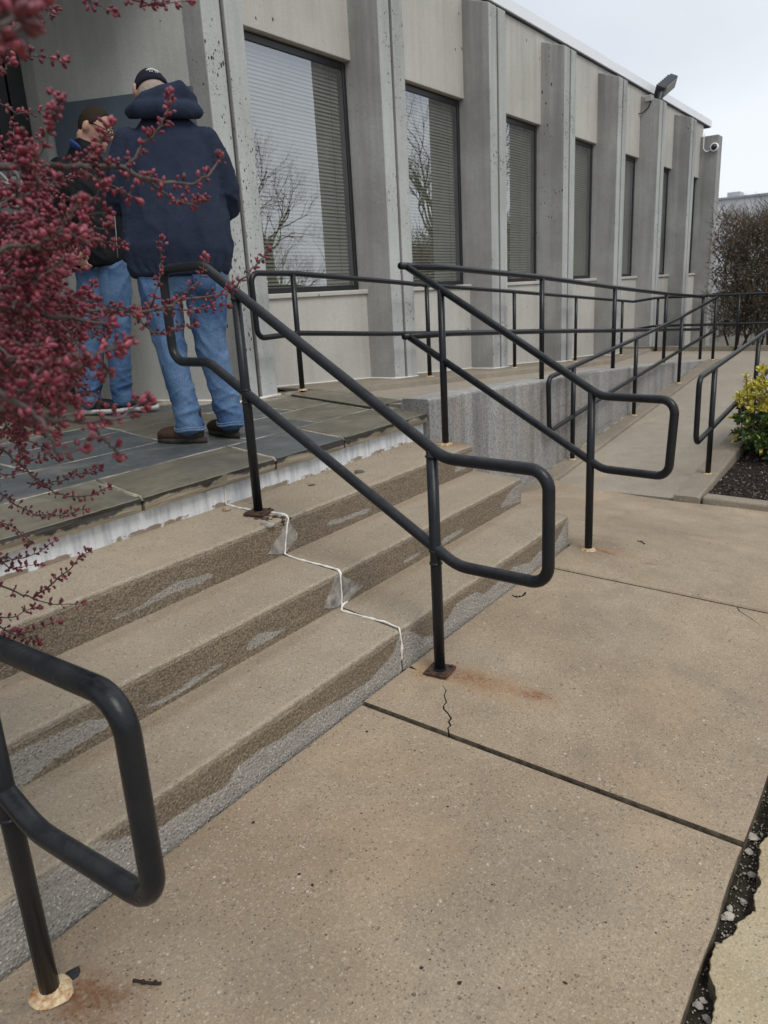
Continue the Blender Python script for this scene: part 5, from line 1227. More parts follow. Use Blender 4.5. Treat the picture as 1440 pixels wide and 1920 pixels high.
    (0.00202203, 0.94, 1.0, [(0.2756,0.5696,1.0392),(0.288,0.5703,1.0365),(0.3014,0.5712,1.0348),(0.3182,0.5758,1.0362),(0.3345,0.5781,1.0386),(0.3492,0.577,1.0431)]),
    (0.0012, 1.20, 1.0, [(0.325,0.5617,1.0375),(0.3297,0.5602,1.0352),(0.3383,0.5647,1.034),(0.3438,0.5651,1.0334)]),
    (0.0012, 1.20, 1.0, [(0.3254,0.5623,1.0375),(0.325,0.5514,1.0442),(0.3367,0.5607,1.0533),(0.3351,0.5492,1.0598)]),
    (0.00179125, 1.14, 1.0, [(0.5037,1.0467,1.0168),(0.5282,1.0364,1.017),(0.5534,1.0253,1.0221),(0.5776,1.0119,1.0307),(0.6003,0.9954,1.0401),(0.6328,0.9945,1.0524)]),
    (0.0012, 1.20, 1.0, [(0.5711,1.0006,1.0304),(0.5852,1.0111,1.0231),(0.5977,1.018,1.017),(0.5996,1.0084,1.0125)]),
    (0.0012, 1.20, 1.0, [(0.5939,0.9847,1.0397),(0.6023,0.9794,1.0529),(0.6051,0.9646,1.0668),(0.605,0.948,1.0792)]),
    (0.00147534, 1.02, 1.0, [(0.3731,0.8129,0.9501),(0.3894,0.8047,0.942),(0.406,0.7993,0.9307),(0.4175,0.7813,0.9217),(0.4348,0.7695,0.9166),(0.4546,0.7609,0.9115)]),
    (0.0012, 1.20, 1.0, [(0.4345,0.7689,0.9167),(0.4363,0.7586,0.9095),(0.4425,0.7554,0.9025),(0.4436,0.7453,0.8982)]),
    (0.0012, 1.20, 1.0, [(0.4027,0.7927,0.9313),(0.4144,0.7907,0.9231),(0.4231,0.782,0.9165),(0.4333,0.7791,0.9112)]),
    (0.00218817, 1.01, 1.0, [(0.4624,0.9704,0.986),(0.4803,0.9625,0.9799),(0.5015,0.9611,0.9721),(0.5209,0.9565,0.9623),(0.5393,0.9443,0.9585),(0.5664,0.9444,0.9603)]),
    (0.0012, 1.20, 1.0, [(0.5161,0.9477,0.9626),(0.5225,0.9419,0.9687),(0.534,0.9446,0.9759),(0.5405,0.9405,0.9833)]),
    (0.0012, 1.20, 1.0, [(0.515,0.9458,0.9627),(0.5215,0.9461,0.9572),(0.5253,0.9409,0.9532),(0.5302,0.9391,0.9506)]),
    (0.00230891, 1.15, 1.0, [(0.5341,1.1638,0.9627),(0.5456,1.1322,0.9597),(0.5617,1.1137,0.9518),(0.5812,1.1038,0.9409),(0.5867,1.0714,0.9277),(0.6073,1.0654,0.9136)]),
    (0.0012, 1.20, 1.0, [(0.6011,1.0979,0.926),(0.5997,1.0874,0.9151),(0.5964,1.073,0.9061),(0.5991,1.0702,0.8989)]),
    (0.00181316, 1.06, 1.0, [(0.3335,0.7141,0.9889),(0.3459,0.6986,0.9798),(0.36,0.6845,0.9718),(0.3729,0.6694,0.9621),(0.3915,0.6584,0.9586),(0.4089,0.6441,0.9561)]),
    (0.0012, 1.20, 1.0, [(0.3773,0.6774,0.9616),(0.3876,0.6858,0.9515),(0.3944,0.6872,0.9425),(0.3987,0.6854,0.9356)]),
    (0.00159467, 0.94, 1.0, [(0.4127,0.8832,0.9102),(0.427,0.8744,0.8998),(0.4453,0.8708,0.8904),(0.4645,0.8672,0.8807),(0.4765,0.8507,0.8711),(0.4972,0.8485,0.8597)]),
    (0.0012, 1.20, 1.0, [(0.4496,0.8791,0.8893),(0.4451,0.8643,0.8832),(0.4509,0.8692,0.8756),(0.4561,0.8733,0.8699)]),
    (0.0012, 1.20, 1.0, [(0.4635,0.8652,0.8809),(0.4614,0.8603,0.8727),(0.4571,0.851,0.8664),(0.4605,0.8556,0.86)]),
    (0.00150131, 1.15, 1.0, [(0.3646,0.7398,0.9936),(0.3868,0.7401,0.9967),(0.4026,0.7269,1.0008),(0.4199,0.7159,1.0045),(0.4285,0.6901,1.007),(0.4456,0.6794,1.0146)]),
    (0.0012, 1.20, 1.0, [(0.4124,0.7446,1.0008),(0.43,0.7538,0.9952),(0.4422,0.7525,0.9905),(0.4571,0.7579,0.987)]),
    (0.0012, 1.20, 1.0, [(0.4409,0.7101,1.0072),(0.4418,0.697,1.005),(0.4337,0.6703,1.0038),(0.4389,0.6661,1.0036)]),
    (0.00209503, 1.05, 1.0, [(0.3852,0.7827,0.9766),(0.3939,0.7634,0.9877),(0.3992,0.7389,0.9987),(0.4161,0.7358,1.0097),(0.4277,0.7221,1.0195),(0.4395,0.7085,1.0288)]),
    (0.0012, 1.20, 1.0, [(0.4306,0.7614,1.01),(0.4401,0.7679,1.0197),(0.4468,0.7692,1.0304),(0.4576,0.7783,1.0409)]),
    (0.0012, 1.20, 1.0, [(0.4496,0.7591,1.0205),(0.4613,0.7738,1.0313),(0.4692,0.7814,1.0432),(0.4793,0.7932,1.0547)]),
    (0.00156321, 1.05, 1.0, [(0.4657,0.9485,0.9714),(0.4746,0.9181,0.9683),(0.486,0.8931,0.9658),(0.4999,0.8784,0.9558),(0.5147,0.8662,0.9441),(0.5304,0.852,0.935)]),
    (0.0012, 1.20, 1.0, [(0.5263,0.8858,0.9428),(0.54,0.8816,0.9487),(0.5444,0.8619,0.9567),(0.5471,0.8436,0.9645)]),
    (0.00214706, 0.94, 1.0, [(0.3206,0.6411,1.0373),(0.3349,0.6363,1.0419),(0.3538,0.6404,1.0499),(0.3539,0.6118,1.0568),(0.3734,0.6212,1.0703),(0.3846,0.6192,1.0843)]),
    (0.0012, 1.20, 1.0, [(0.381,0.6339,1.0718),(0.3953,0.6558,1.0823),(0.4033,0.6666,1.0927),(0.4106,0.6766,1.1027)]),
    (0.0012, 1.20, 1.0, [(0.3697,0.6692,1.0522),(0.3626,0.6415,1.053),(0.3733,0.6452,1.0572),(0.375,0.6352,1.0603)]),
    (0.00167737, 0.99, 1.0, [(0.5241,1.098,0.9747),(0.5424,1.0864,0.9696),(0.5665,1.085,0.9641),(0.583,1.0707,0.9553),(0.6071,1.0667,0.9492),(0.6228,1.0498,0.9399)]),
    (0.0012, 1.20, 1.0, [(0.5687,1.089,0.964),(0.5709,1.0702,0.9667),(0.5808,1.0652,0.9704),(0.5915,1.0646,0.9746)]),
    (0.0012, 1.20, 1.0, [(0.568,1.0877,0.964),(0.5764,1.0771,0.9638),(0.5896,1.0745,0.9647),(0.6032,1.0757,0.9665)]),
    (0.00157791, 1.09, 1.0, [(0.2917,0.5942,0.9723),(0.3081,0.5954,0.9658),(0.3178,0.5841,0.9587),(0.3346,0.5865,0.9488),(0.3449,0.5765,0.9397),(0.3648,0.5809,0.929)]),
    (0.0012, 1.20, 1.0, [(0.3352,0.5602,0.9414),(0.3472,0.5817,0.9288),(0.355,0.5959,0.9173),(0.3592,0.6038,0.9083)]),
    (0.0012, 1.20, 1.0, [(0.3197,0.5874,0.9584),(0.3277,0.6003,0.9474),(0.3348,0.6111,0.9369),(0.3473,0.6319,0.9269)]),
    (0.0015281, 1.14, 1.0, [(0.4652,0.9717,0.9331),(0.4808,0.9395,0.9285),(0.4999,0.9128,0.9259),(0.5277,0.9009,0.9224),(0.5504,0.879,0.9199),(0.5749,0.8587,0.9182)]),
    (0.0012, 1.20, 1.0, [(0.5517,0.881,0.9197),(0.5714,0.8915,0.9035),(0.5844,0.8901,0.8894),(0.5967,0.89,0.8779)]),
    (0.0012, 1.20, 1.0, [(0.5151,0.9407,0.9237),(0.5271,0.9403,0.9346),(0.5346,0.9313,0.9474),(0.5468,0.9334,0.9589)]),
    (0.00179798, 1.09, 1.0, [(0.486,0.9478,0.9795),(0.5137,0.9393,0.9802),(0.524,0.8987,0.9814),(0.5498,0.8852,0.9874),(0.5668,0.857,0.987),(0.5953,0.8455,0.9869)]),
    (0.0012, 1.20, 1.0, [(0.5582,0.8986,0.9872),(0.5653,0.896,0.9794),(0.5627,0.8777,0.9733),(0.5648,0.8685,0.9689)]),
]

# ------------------------------------------------------------------ railings
PR = 0.0148
def post(base, top, parent, name='post'):
    return mk(name, tube([base, top], PR, 14), RAIL, parent, smooth=True)
def collar(p, parent, r=0.031, seed=0, h=0.004):
    v, f = [], []
    n = 18
    for k, (rr, z) in enumerate(((r, 0.0), (r*.92, h), (PR*1.35, h*1.6), (PR*.95, h*2.4))):
        for i in range(n):
            a = 2*math.pi*i/n
            w = 1+(0.28*mnoise.noise(Vector((math.cos(a)*1.3, math.sin(a)*1.3, seed))) if k < 2 else 0)
            v.append((p[0]+rr*w*math.cos(a), p[1]+rr*w*math.sin(a), p[2]+z))
    for k in range(3):
        for i in range(n): f.append((k*n+i, k*n+(i+1) % n, (k+1)*n+(i+1) % n, (k+1)*n+i))
    return mk('collar', (v, f), COLLAR, parent, smooth=True)
def base_plate(p, h, rot, parent, t=0.008):
    c, s = math.cos(rot), math.sin(rot)
    vf = bevel(box(-h, h, -h, h, 0, t), .0015, 1)
    pl_ = mk('base_plate', ([(p[0]+x*c-y*s, p[1]+x*s+y*c, p[2]+z) for x, y, z in vf[0]], vf[1]), PLATE, parent)
    for sx_ in (-1, 1):
        for sy_ in (-1, 1):
            x, y = sx_*h*.72, sy_*h*.72
            q_ = (p[0]+x*c-y*s, p[1]+x*s+y*c)
            mk('bolt', tube([(*q_, p[2]+t), (*q_, p[2]+t+.004)], .0055, 6), PLATE, pl_)
    return pl_
def stair_loop(x0, sk, dz=0.0):
    xx = lambda y: x0+sk*(y-.984)
    pts = [(2.055, 1.112), (1.834, 1.108), (.946, .600), (.658, .600), (.658, .330), (.915, .324), (1.864, .819), (2.055, .817)]
    rad = [.045, .10, .12, .046, .046, .13, .12, .055]
    return fillet([(xx(y), y, z+dz) for y, z in pts], rad, True, 8)
def weld(p, parent, r=PR*1.22, h=.0035):
    n, v, f = 18, [], []
    for (z, rr) in ((-h, PR*.99), (-h*.5, r*.97), (h*.5, r*.97), (h, PR*.99)):
        for i in range(n):
            a = 2*math.pi*i/n
            k = 1+.05*mnoise.noise(Vector((math.cos(a)*5, math.sin(a)*5, p[0]*9+p[2]*7)))
            v.append((p[0]+rr*k*math.cos(a), p[1]+rr*k*math.sin(a), p[2]+z))
    for j in range(3):
        for i in range(n): f.append((j*n+i, j*n+(i+1) % n, (j+1)*n+(i+1) % n, (j+1)*n+i))
    return mk('weld', (v, f), RAIL, parent, smooth=True)
def stair_rail(x0, xb1, sk, label, plates):
    zb = walkz(x0, .984)
    t = thing('handrail', (x0, .984, zb), label, 'handrail', 'black pipe handrails of the entrance steps')
    mk('rail_loop', tube(stair_loop(x0, sk), PR, 16, closed=True), RAIL, t, smooth=True)
    b2 = (x0+sk*.709, 1.693, Z3)
    for (wy, wz) in ((.984, .602), (.984, .352), (1.693, 1.006), (1.693, .738), (.984, .318), (1.693, .700)):
        weld((x0+sk*(wy-.984), wy, wz), t)
    if plates:
        post((x0, .984, zb+.006), (x0, .984, .618), t)
        post((b2[0], b2[1], Z3+.012), (b2[0], b2[1], 1.029), t)
        base_plate((x0, .984, zb+.0045), .034, 0.12, t)
        base_plate((b2[0]-.006, b2[1]-.006, Z3+.003), .036, 0.25, t)
        mk('weld', tube([(x0, .984, zb+.012), (x0, .984, zb+.017)], PR*1.25, 14), RAIL, t)
    else:
        post((x0, .984, zb-.01), (x0, .984, .618), t)
        post((b2[0], b2[1], Z3-.01), (b2[0], b2[1], 1.029), t)
        collar((x0, .984, zb+.002), t, .033, 3)
        collar((b2[0], b2[1], Z3+.001), t, .03, 5)
    return t
stair_rail(1.558, 0, 0.103, 'black pipe handrail down the middle of the steps, bolted to rusty square plates', True)
stair_rail(0.407, 0, 0.0, 'black pipe handrail at the left end of the steps, cream ring round its foot', False)
# rail by the ramp: open at the top, where it meets the ramp railing
t = thing('handrail', (2.656, .983, walkz(2.656, .983)+.006), 'black pipe handrail at the right end of the steps beside the retaining wall', 'handrail', 'black pipe handrails of the entrance steps')
lp = fillet([(2.832, 1.882, 1.103), (2.648, .946, .601), (2.594, .672, .604), (2.594, .684, .340), (2.648, .935, .334), (2.834, 1.888, .808)], [0, .12, .046, .046, .12, 0], False, 8)
mk('rail_loop', tube(lp, PR, 16), RAIL, t, smooth=True)
post((2.656, .983, walkz(2.656, .983)), (2.656, .983, .62), t)
post((2.792, 1.69, Z3-.01), (2.792, 1.69, 1.0), t)
collar((2.656, .983, walkz(2.656, .983)+.007), t, .030, 8)
collar((2.792, 1.69, Z3+.001), t, .034, 9)

# railing on top of the retaining wall
t = thing('ramp_railing', (4.247, 1.885, wtop(4.247)), 'black railing on top of the retaining wall, sloping down along the upper ramp', 'railing', 'black pipe railings of the ramp')
yf = 1.885
mk('top_rail', tube(fillet([(2.79, yf, 1.106), (3.2, yf, 1.095), (4.247, yf, 1.036), (5.49, yf, .947), (6.79, yf, .862), (8.09, yf, .788)], .3, False, 5), PR, 14), RAIL, t, smooth=True)
mk('mid_rail', tube(fillet([(2.80, yf+.004, .810), (3.19, yf, .796), (4.247, yf, .731), (5.5, yf, .647), (6.79, yf, .563), (8.07, yf, .478)], .3, False, 5), PR*.95, 14), RAIL, t, smooth=True)
for x, zt in ((4.247, 1.034), (5.503, .944), (6.799, .86), (8.084, .786)): post((x, yf, wtop(x)-.02), (x, yf, zt), t)
# railing on the kerb of the lower ramp
t = thing('ramp_railing', (4.50, 1.785, lk(4.5)), 'black railing on the kerb at the foot of the retaining wall, rising rightwards', 'railing', 'black pipe railings of the ramp')
yk = 1.785
lp = fillet([(8.21, yk, .779), (6.877, yk, .656), (5.694, yk, .574), (4.536, yk, .503), (4.115, yk, .475), (4.135, yk, .156), (4.506, yk, .191), (5.26, yk, .255), (6.967, yk, .378), (8.21, yk, .460)], [0, .3, .3, .3, .05, .05, .3, .3, .3, 0], False, 6)
mk('rail_loop', tube(lp, PR*.95, 14), RAIL, t, smooth=True)
for x, zt in ((4.50, .50), (5.716, .575), (6.944, .66), (8.18, .776)):
    post((x, yk, lk(x)-.02), (x, yk, zt), t)
    collar((x, yk, lk(x)), t, .026, x)
# railing on the planter side of the lower ramp
t = thing('ramp_railing', (4.428, .95, rampz(4.43)+.02), 'black railing on the planter side of the lower ramp, beside the green shrub', 'railing', 'black pipe railings of the ramp')
yr = .95
lp = fillet([(8.3, yr, .752), (5.976, yr, .600), (4.096, yr, .492), (4.098, yr, .146), (5.462, yr, .254), (8.3, yr, .448)], [0, .4, .05, .05, .4, 0], False, 6)
mk('rail_loop', tube(lp, PR*.95, 14), RAIL, t, smooth=True)
for x, zt in ((4.428, .51), (5.66, .58), (6.95, .66), (8.2, .745)):
    post((x, yr, rampz(x)+.0), (x, yr, zt), t)
    collar((x, yr, rampz(x)+.031), t, .028, x)
# railing along the building and round the far landing
t = thing('ramp_railing', (3.18, 2.85, kerbtop(3.18)), 'black railing between the upper ramp and the building windows, turning across the far landing', 'railing', 'black pipe railings of the ramp')
yb_ = 2.85
lp = fillet([(9.4, -1.6, .770), (9.4, 2.72, .766), (8.95, yb_, .746), (5.88, yb_, .949), (4.49, yb_, 1.036), (4.03, yb_, 1.07), (3.19, yb_, 1.126), (2.862, yb_, 1.132), (2.872, yb_, .808), (3.19, yb_, .812), (3.997, yb_, .749), (8.95, yb_, .432), (9.4, 2.72, .444), (9.4, -1.6, .462)], [0, .10, .12, .3, .3, .3, .2, .05, .05, .2, .3, .12, .10, 0], False, 6)
mk('rail_loop', tube(lp, PR, 14), RAIL, t, smooth=True)
for x, zt in ((3.18, 1.122), (4.525, 1.034), (5.871, .948), (7.22, .86), (8.58, .77)):
    post((x, yb_, kerbtop(x)-.02), (x, yb_, zt), t)
    collar((x, yb_, kerbtop(x)-.001), t, .028, x)
for y in (2.70, 1.81, 0.93, 0.05, -.83): post((9.4, y, .15), (9.4, y, .768), t)

# ------------------------------------------------------------------ things on the building
t = thing('floodlight', (FX0+BAY*5+.02, 3.0, 3.005), 'dark floodlight tilted up on top of a concrete fin at the roof edge', 'floodlight')
fx = FX0+BAY*5
HOUS = plain('grey_housing', (0.030, 0.033, 0.040), .5, .4, .15, 15)
LENS = plain('dull_lens', (0.36, 0.36, 0.33), .3, .5, .25, 30)
def orient(vf, c, ax, ay, az):
    return [tuple(Vector(c)+Vector(ax)*x+Vector(ay)*y+Vector(az)*z) for x, y, z in vf[0]], vf[1]
ax = Vector((.72, -.20, .42)).normalized()           # long axis of the lamp head
az = Vector((-.08, -.75, -.45)); az = (az-ax*az.dot(ax)).normalized()   # face looks down and out
ay = az.cross(ax)
hc = Vector((fx+.22, 2.97, 3.195))
mk('housing', orient(bevel(box(-.165, .165, -.075, .075, -.075, .026), .012, 2), hc, ax, ay, az), HOUS, t)
fins_ = MB()
for i in range(7): fins_.add(orient(box(-.14+i*.043, -.131+i*.043, -.065, .065, -.092, -.074), hc, ax, ay, az))
mk('cooling_fin', fins_.get(), HOUS, t)
mk('lens', orient(bevel(box(-.12, .148, -.06, .06, .025, .030), .002, 1), hc, ax, ay, az), LENS, t)
mk('bracket', MB().add(bevel(box(fx-.06, fx+.10, 2.96, 3.06, 3.003, 3.03), .003, 1)).add(tube([(fx+.02, 3.01, 3.02), (fx+.06, 3.0, 3.10), (fx+.16, 2.985, 3.18)], .035, 10)).get(), BLK, t)
mk('junction_box', bevel(box(fx-.17, fx-.08, 3.04, 3.12, 3.004, 3.07), .004, 1), LENS, t)
mk('cable', tube(fillet([(fx-.12, 3.05, 3.02), (fx-.142, 3.06, 2.99), (fx-.146, 3.08, 2.94), (fx-.15, 3.15, 2.89), (fx-.21, 3.172, 2.88)], .05), .006, 6), BLK, t, smooth=True)

t = thing('security_camera', (xe-.135, 2.975, 2.76), 'round white ringed dome camera on the end fin of the building', 'camera')
cxm = xe-.132
v, f = [], []
for i in range(20):
    a = 2*math.pi*i/20
    for rr, xx in ((.062, 0), (.060, -.03), (.048, -.04), (.040, -.03)): v.append((cxm+xx, 2.975+rr*math.cos(a), 2.80+rr*math.sin(a)))
for i in range(20):
    for k in range(3): f.append((i*4+k, i*4+k+1, ((i+1) % 20)*4+k+1, ((i+1) % 20)*4+k))
mk('ring', (v, f), FASC, t, smooth=True)
mk('dome', sphere((cxm-.025, 2.975, 2.80), .041, 14, 9), FRAME, t, smooth=True)
mk('cable', tube(fillet([(cxm-.006, 3.03, 2.77), (cxm-.008, 3.09, 2.75), (cxm-.03, 3.125, 2.80), (cxm-.03, 3.125, 2.95), (cxm-.03, 3.11, 3.01)], .03), .007, 6), FASC, t, smooth=True)

# no smoking sign on the door stile
sg = thing('no_smoking_sign', (2.30, 3.94, 1.49), 'grey no smoking sign on the dark entrance door at the left edge', 'sign')
SGM = plain('sign_grey', (0.17, 0.175, 0.18), .5)
SGW = plain('sign_white', (0.70, 0.70, 0.70), .5)
ysn = 3.925
mk('panel', bevel(box(2.205, 2.375, ysn, ysn+.012, 1.49, 1.735), .002, 1), SGM, sg)
v, f = [], []
for i in range(32):
    a = 2*math.pi*i/32
    for rr in (.072, .060): v.append((2.292+rr*math.cos(a), ysn-.002, 1.648+rr*math.sin(a)))
for i in range(32): f.append((2*i, 2*i+1, 2*((i+1) % 32)+1, 2*((i+1) % 32)))
mk('ring', (v, f), SGW, sg)
def bar2(x0, z0, x1, z1, w, y):
    d = Vector((x1-x0, z1-z0)).normalized(); n2 = Vector((-d.y, d.x))*w/2
    return [(x0-n2.x, y, z0-n2.y), (x1-n2.x, y, z1-n2.y), (x1+n2.x, y, z1+n2.y), (x0+n2.x, y, z0+n2.y)], [(0, 1, 2, 3)]
mk('slash', bar2(2.245, 1.695, 2.339, 1.601, .013, ysn-.0026), SGW, sg)
ci = MB().add(bar2(2.25, 1.64, 2.305, 1.64, .012, ysn-.0014)).add(bar2(2.309, 1.64, 2.316, 1.64, .012, ysn-.0014)).add(bar2(2.32, 1.64, 2.327, 1.64, .012, ysn-.0014))
for zz in (0, .008): ci.add(bar2(2.31, 1.655+zz, 2.322, 1.665+zz, .004, ysn-.0014)).add(bar2(2.322, 1.665+zz, 2.332, 1.66+zz, .004, ysn-.0014))
mk('cigarette', ci.get(), SGW, sg)
fc = bpy.data.curves.new('lettering', 'FONT')
fc.body = 'NO SMOKING'
fc.size = .032*S
fc.align_x = 'CENTER'
fc.extrude = .0004
ft = bpy.data.objects.new('tmp_text', fc)
C.objects.link(ft)
fme = bpy.data.meshes.new_from_object(ft.evaluated_get(bpy.context.evaluated_depsgraph_get()))
bpy.data.objects.remove(ft)
fo = bpy.data.objects.new('lettering', fme)
fme.materials.clear()
fme.materials.append(SGW)
fo.rotation_euler = (math.pi/2, 0, 0)
link(fo, np.array((2.29, ysn-.0015, 1.525))*S, sg)

# ------------------------------------------------------------------ far building and hedge
fb = thing('far_building', (60, 5, 0), 'pale flat roofed building beyond the brown hedge', 'building')
FBM = plain('pale_cladding', (0.55, 0.56, 0.58), .7, .3, .04, .4)
mk('wall', box(60, 75, -6, 26, -.3, 5.93), FBM, fb)
mk('roof_edge', box(59.9, 75.1, -6.1, 26.1, 5.93, 6.07), plain('grey_roof_edge', (0.30, 0.32, 0.35), .6), fb)
mk('rooftop_unit', bevel(box(60.6, 62, 12.15, 12.98, 6.07, 6.43), .03, 1), plain('rooftop_unit_metal', (0.42, 0.44, 0.46), .5, .4, .1, 3), fb)

hd = thing('hedge', (10.8, 0.6, .1), 'tall brown leafless twiggy hedge at the end of the ramp landing', 'hedge')
hb, hl = MB(), MB()
q = random.Random(21)
def stick(mb, p, d, L, r0):
    d = d.normalized()
    u = d.orthogonal().normalized(); w = d.cross(u)
    e = p+d*L
    vv = []
    for k in range(3):
        a = k*2.094
        vv.append(p+(u*math.cos(a)+w*math.sin(a))*r0)
    vv.append(e)
    mb.add((vv, [(0, 1, 3), (1, 2, 3), (2, 0, 3)]))
    return e
hs_ = lambda y: 1.80+0.12*math.sin(y*2.3)+0.08*math.sin(y*5.1+1)
for i in range(15000):
    y = q.uniform(-1.6, 2.30); x = q.uniform(10.05, 11.5)
    z = q.uniform(.12, 1.0)**1.0*hs_(y)
    p = Vector((x, y, z))
    d = Vector((q.gauss(0, .45), q.gauss(0, .5), q.uniform(.25, 1.0)))
    e = stick(hb, p, d, q.uniform(.12, .34), q.uniform(.003, .007))
    for k in range(2):
        d2 = (d.normalized()+Vector((q.gauss(0, .5), q.gauss(0, .5), q.gauss(.1, .4))))
        stick(hb, p.lerp(e, q.uniform(.3, .9)), d2, q.uniform(.05, .14), .0025)
for i in range(60):
    y = q.uniform(-1.6, 2.25); x = q.uniform(10.2, 11.2)
    p = Vector((x, y, .0))
    pts = [tuple(p+Vector((q.gauss(0, .05), q.gauss(0, .05), .3*k))) for k in range(4)]
    hb.add(tube(pts, .014, 5))
for i in range(20000):
    y = q.uniform(-1.6, 2.34); z = (0.28+0.72*q.random()**.8)*hs_(y); x = q.uniform(10.0, 11.5)
    a, b = q.uniform(0, 6.28), q.uniform(-1, 1)
    u = Vector((math.cos(a), math.sin(a), b)).normalized()*q.uniform(.012, .026); w = u.orthogonal().normalized()*q.uniform(.006, .013)
    p = Vector((x, y, z))
    hl.add(([p-u, p+w, p+u, p-w], [(0, 1, 2, 3)]))
def twigm():
    n = NT('brown_twig')
    c = n.ramp(n.noise(6, 3), [(.3, (.05, .041, .033)), (.55, (.105, .082, .06)), (.75, (.17, .135, .105))])
    return n.fin(c, .9, None, .2)
def dryleaf():
    n = NT('dry_leaf')
    c = n.ramp(n.noise(9, 3), [(.3, (.06, .042, .028)), (.55, (.115, .08, .05)), (.75, (.14, .105, .065))])
    return n.fin(c, .9, None, .2)
o = mk('twigs', hb.get(), twigm(), hd); o['kind'] = 'stuff'
o = mk('foliage', hl.get(), dryleaf(), hd); o['kind'] = 'stuff'

# ------------------------------------------------------------------ evergreen shrub in the planter
sh = thing('shrub', (5.15, .60, -.10), 'green evergreen shrub with yellow new shoots in the mulched planter', 'shrub')
q = random.Random(5)
gl, yl, st = MB(), MB(), MB()
cen = Vector((5.16, .60, .15))
def leaf(mb, p, d, L, wd):
    d = d.normalized(); s_ = d.orthogonal().normalized()
    s_ = (Matrix.Rotation(q.uniform(0, 6.28), 3, d) @ s_)
    nn = d.cross(s_)
    a = p; m1 = p+d*L*.35+s_*wd; m2 = p+d*L*.35-s_*wd; n1 = p+d*L*.75+s_*wd*.75+nn*L*.05; n2 = p+d*L*.75-s_*wd*.75+nn*L*.05; k1 = p+d*L*.35-nn*wd*.35; k2 = p+d*L*.75-nn*wd*.2+nn*L*.05
    e = p+d*L+nn*L*.12
    mb.add(([a, m1, k1, m2, n1, k2, n2, e], [(0, 2, 1), (0, 3, 2), (1, 2, 5, 4), (2, 3, 6, 5), (4, 5, 7), (5, 6, 7)]))
for i in range(820):
    dv = Vector((q.gauss(0, 1), q.gauss(0, 1), q.gauss(0, 1))).normalized()
    rr = (.15+.85*q.random()**.45)
    lump = 1+.16*mnoise.noise(dv*2.3)
    p = cen+Vector((dv.x*.36, dv.y*.36, dv.z*.36))*rr*lump
    if p.z < -.09: continue
    top = p.z > .20+.05*mnoise.noise(p*3)
    ax_ = (dv+Vector((0, 0, .7))).normalized()
    stick(st, p-ax_*.07, ax_, .08, .0028)
    n_l = q.randint(6, 10)
    for k in range(n_l):
        an = k*2.4; e_ = q.uniform(.5, 1.1)
        sd_ = ax_.orthogonal().normalized()
        sd_ = Matrix.Rotation(an, 3, ax_) @ sd_
        dd = ax_*math.cos(e_)+sd_*math.sin(e_)
        leaf(yl if (top and q.random() < .94) or (not top and q.random() < .10) else gl, p+ax_*(.004*k-.02), dd, q.uniform(.026, .042), q.uniform(.008, .012))
for (bx, by, bz, hh) in ((4.97, .86, .20, .22), (4.93, .89, .16, .16)):
    p0 = Vector((bx, by, bz)); up = Vector((-.1, .12, 1)).normalized()
    st.add(tube([tuple(p0-up*.1), tuple(p0+up*hh)], .003, 5))
    for k in range(26):
        an = k*2.4; sd_ = Matrix.Rotation(an, 3, up) @ up.orthogonal().normalized()
        leaf(yl, p0+up*(hh*(.35+.65*k/26)), up*.6+sd_, q.uniform(.022, .036), .008)
def leafm(name, A, B):
    n = NT(name)
    c = n.mix(n.mr(n.noise(14, 3), .3, .7), A, B)
    c = n.mix(n.mr(n.noise(45, 2), .4, .7), c, A)
    return n.fin(c, .38, None, .5)
o = mk('leaves', gl.get(), leafm('green_leaf', (.03, .07, .016), (.10, .17, .035)), sh); o['kind'] = 'stuff'
o = mk('new_shoots', yl.get(), leafm('yellow_leaf', (.42, .37, .045), (.68, .57, .09)), sh); o['kind'] = 'stuff'
mk('stem', MB().add(st.get()).add(tube([(5.15, .6, -.12), (5.16, .6, .05), (5.18, .58, .2)], .02, 8)).get(), twigm(), sh)

# ------------------------------------------------------------------ small litter
def litter(name, vf, mat, label, cat, group=None):
    o = mk(name, vf, mat)
    tag(o, label, cat, group)
    return o
litter('stone', rock((1.612, 1.820, Z3-.001), .017, 44, .6, 9, 6, .3), TAN, 'tan fist sized stone lying on the top step beside the rusty base plate', 'stone')
for i, (x, y, r_) in enumerate(((1.9875, 1.774, .016), (2.22, 1.735, .024))):
    c_ = rock((x, y, Z3), r_, 60+i, .16, 7, 4)
    litter('slate_flake', c_, SLCHIP, ['small dark slate flake lying on the top step', 'larger dark slate flake lying on the top step near the white painted riser'][i], 'stone')
gr = MB()
q = random.Random(77)
for i in range(70): gr.add(rock((q.uniform(1.7, 2.7), q.uniform(1.80, 1.865), Z3-.001), q.uniform(.001, .005), i, .3, 6, 4))
for i in range(60): gr.add(rock((q.uniform(.5, 2.7), Y2+q.uniform(.02, .24), Z2-.001), q.uniform(.0008, .003), i, .3, 6, 4))
for i in range(60): gr.add(rock((q.uniform(.35, 2.6), Y1+q.uniform(.02, .24), Z1-.001), q.uniform(.0008, .003), i, .3, 6, 4))
o = mk('crumbs', gr.get(), SLCHIP, steps); o['kind'] = 'stuff'
ch = MB()
CH = [(.4913, .892), (.772, .473), (.7615, .536), (1.4906, .2105), (.863, .34), (1.133, .575), (1.228, .987), (2.088, .4515), (2.188, .338), (1.942, .903), (1.845, 1.06), (1.941, .885), (.852, .992), (.80, .825), (.794, .788), (1.006, .328)]
for i, (x, y) in enumerate(CH): ch.add(rock((x, y, walkz(x, y)), q.uniform(.0018, .0040), i+11, .2, 7, 4))
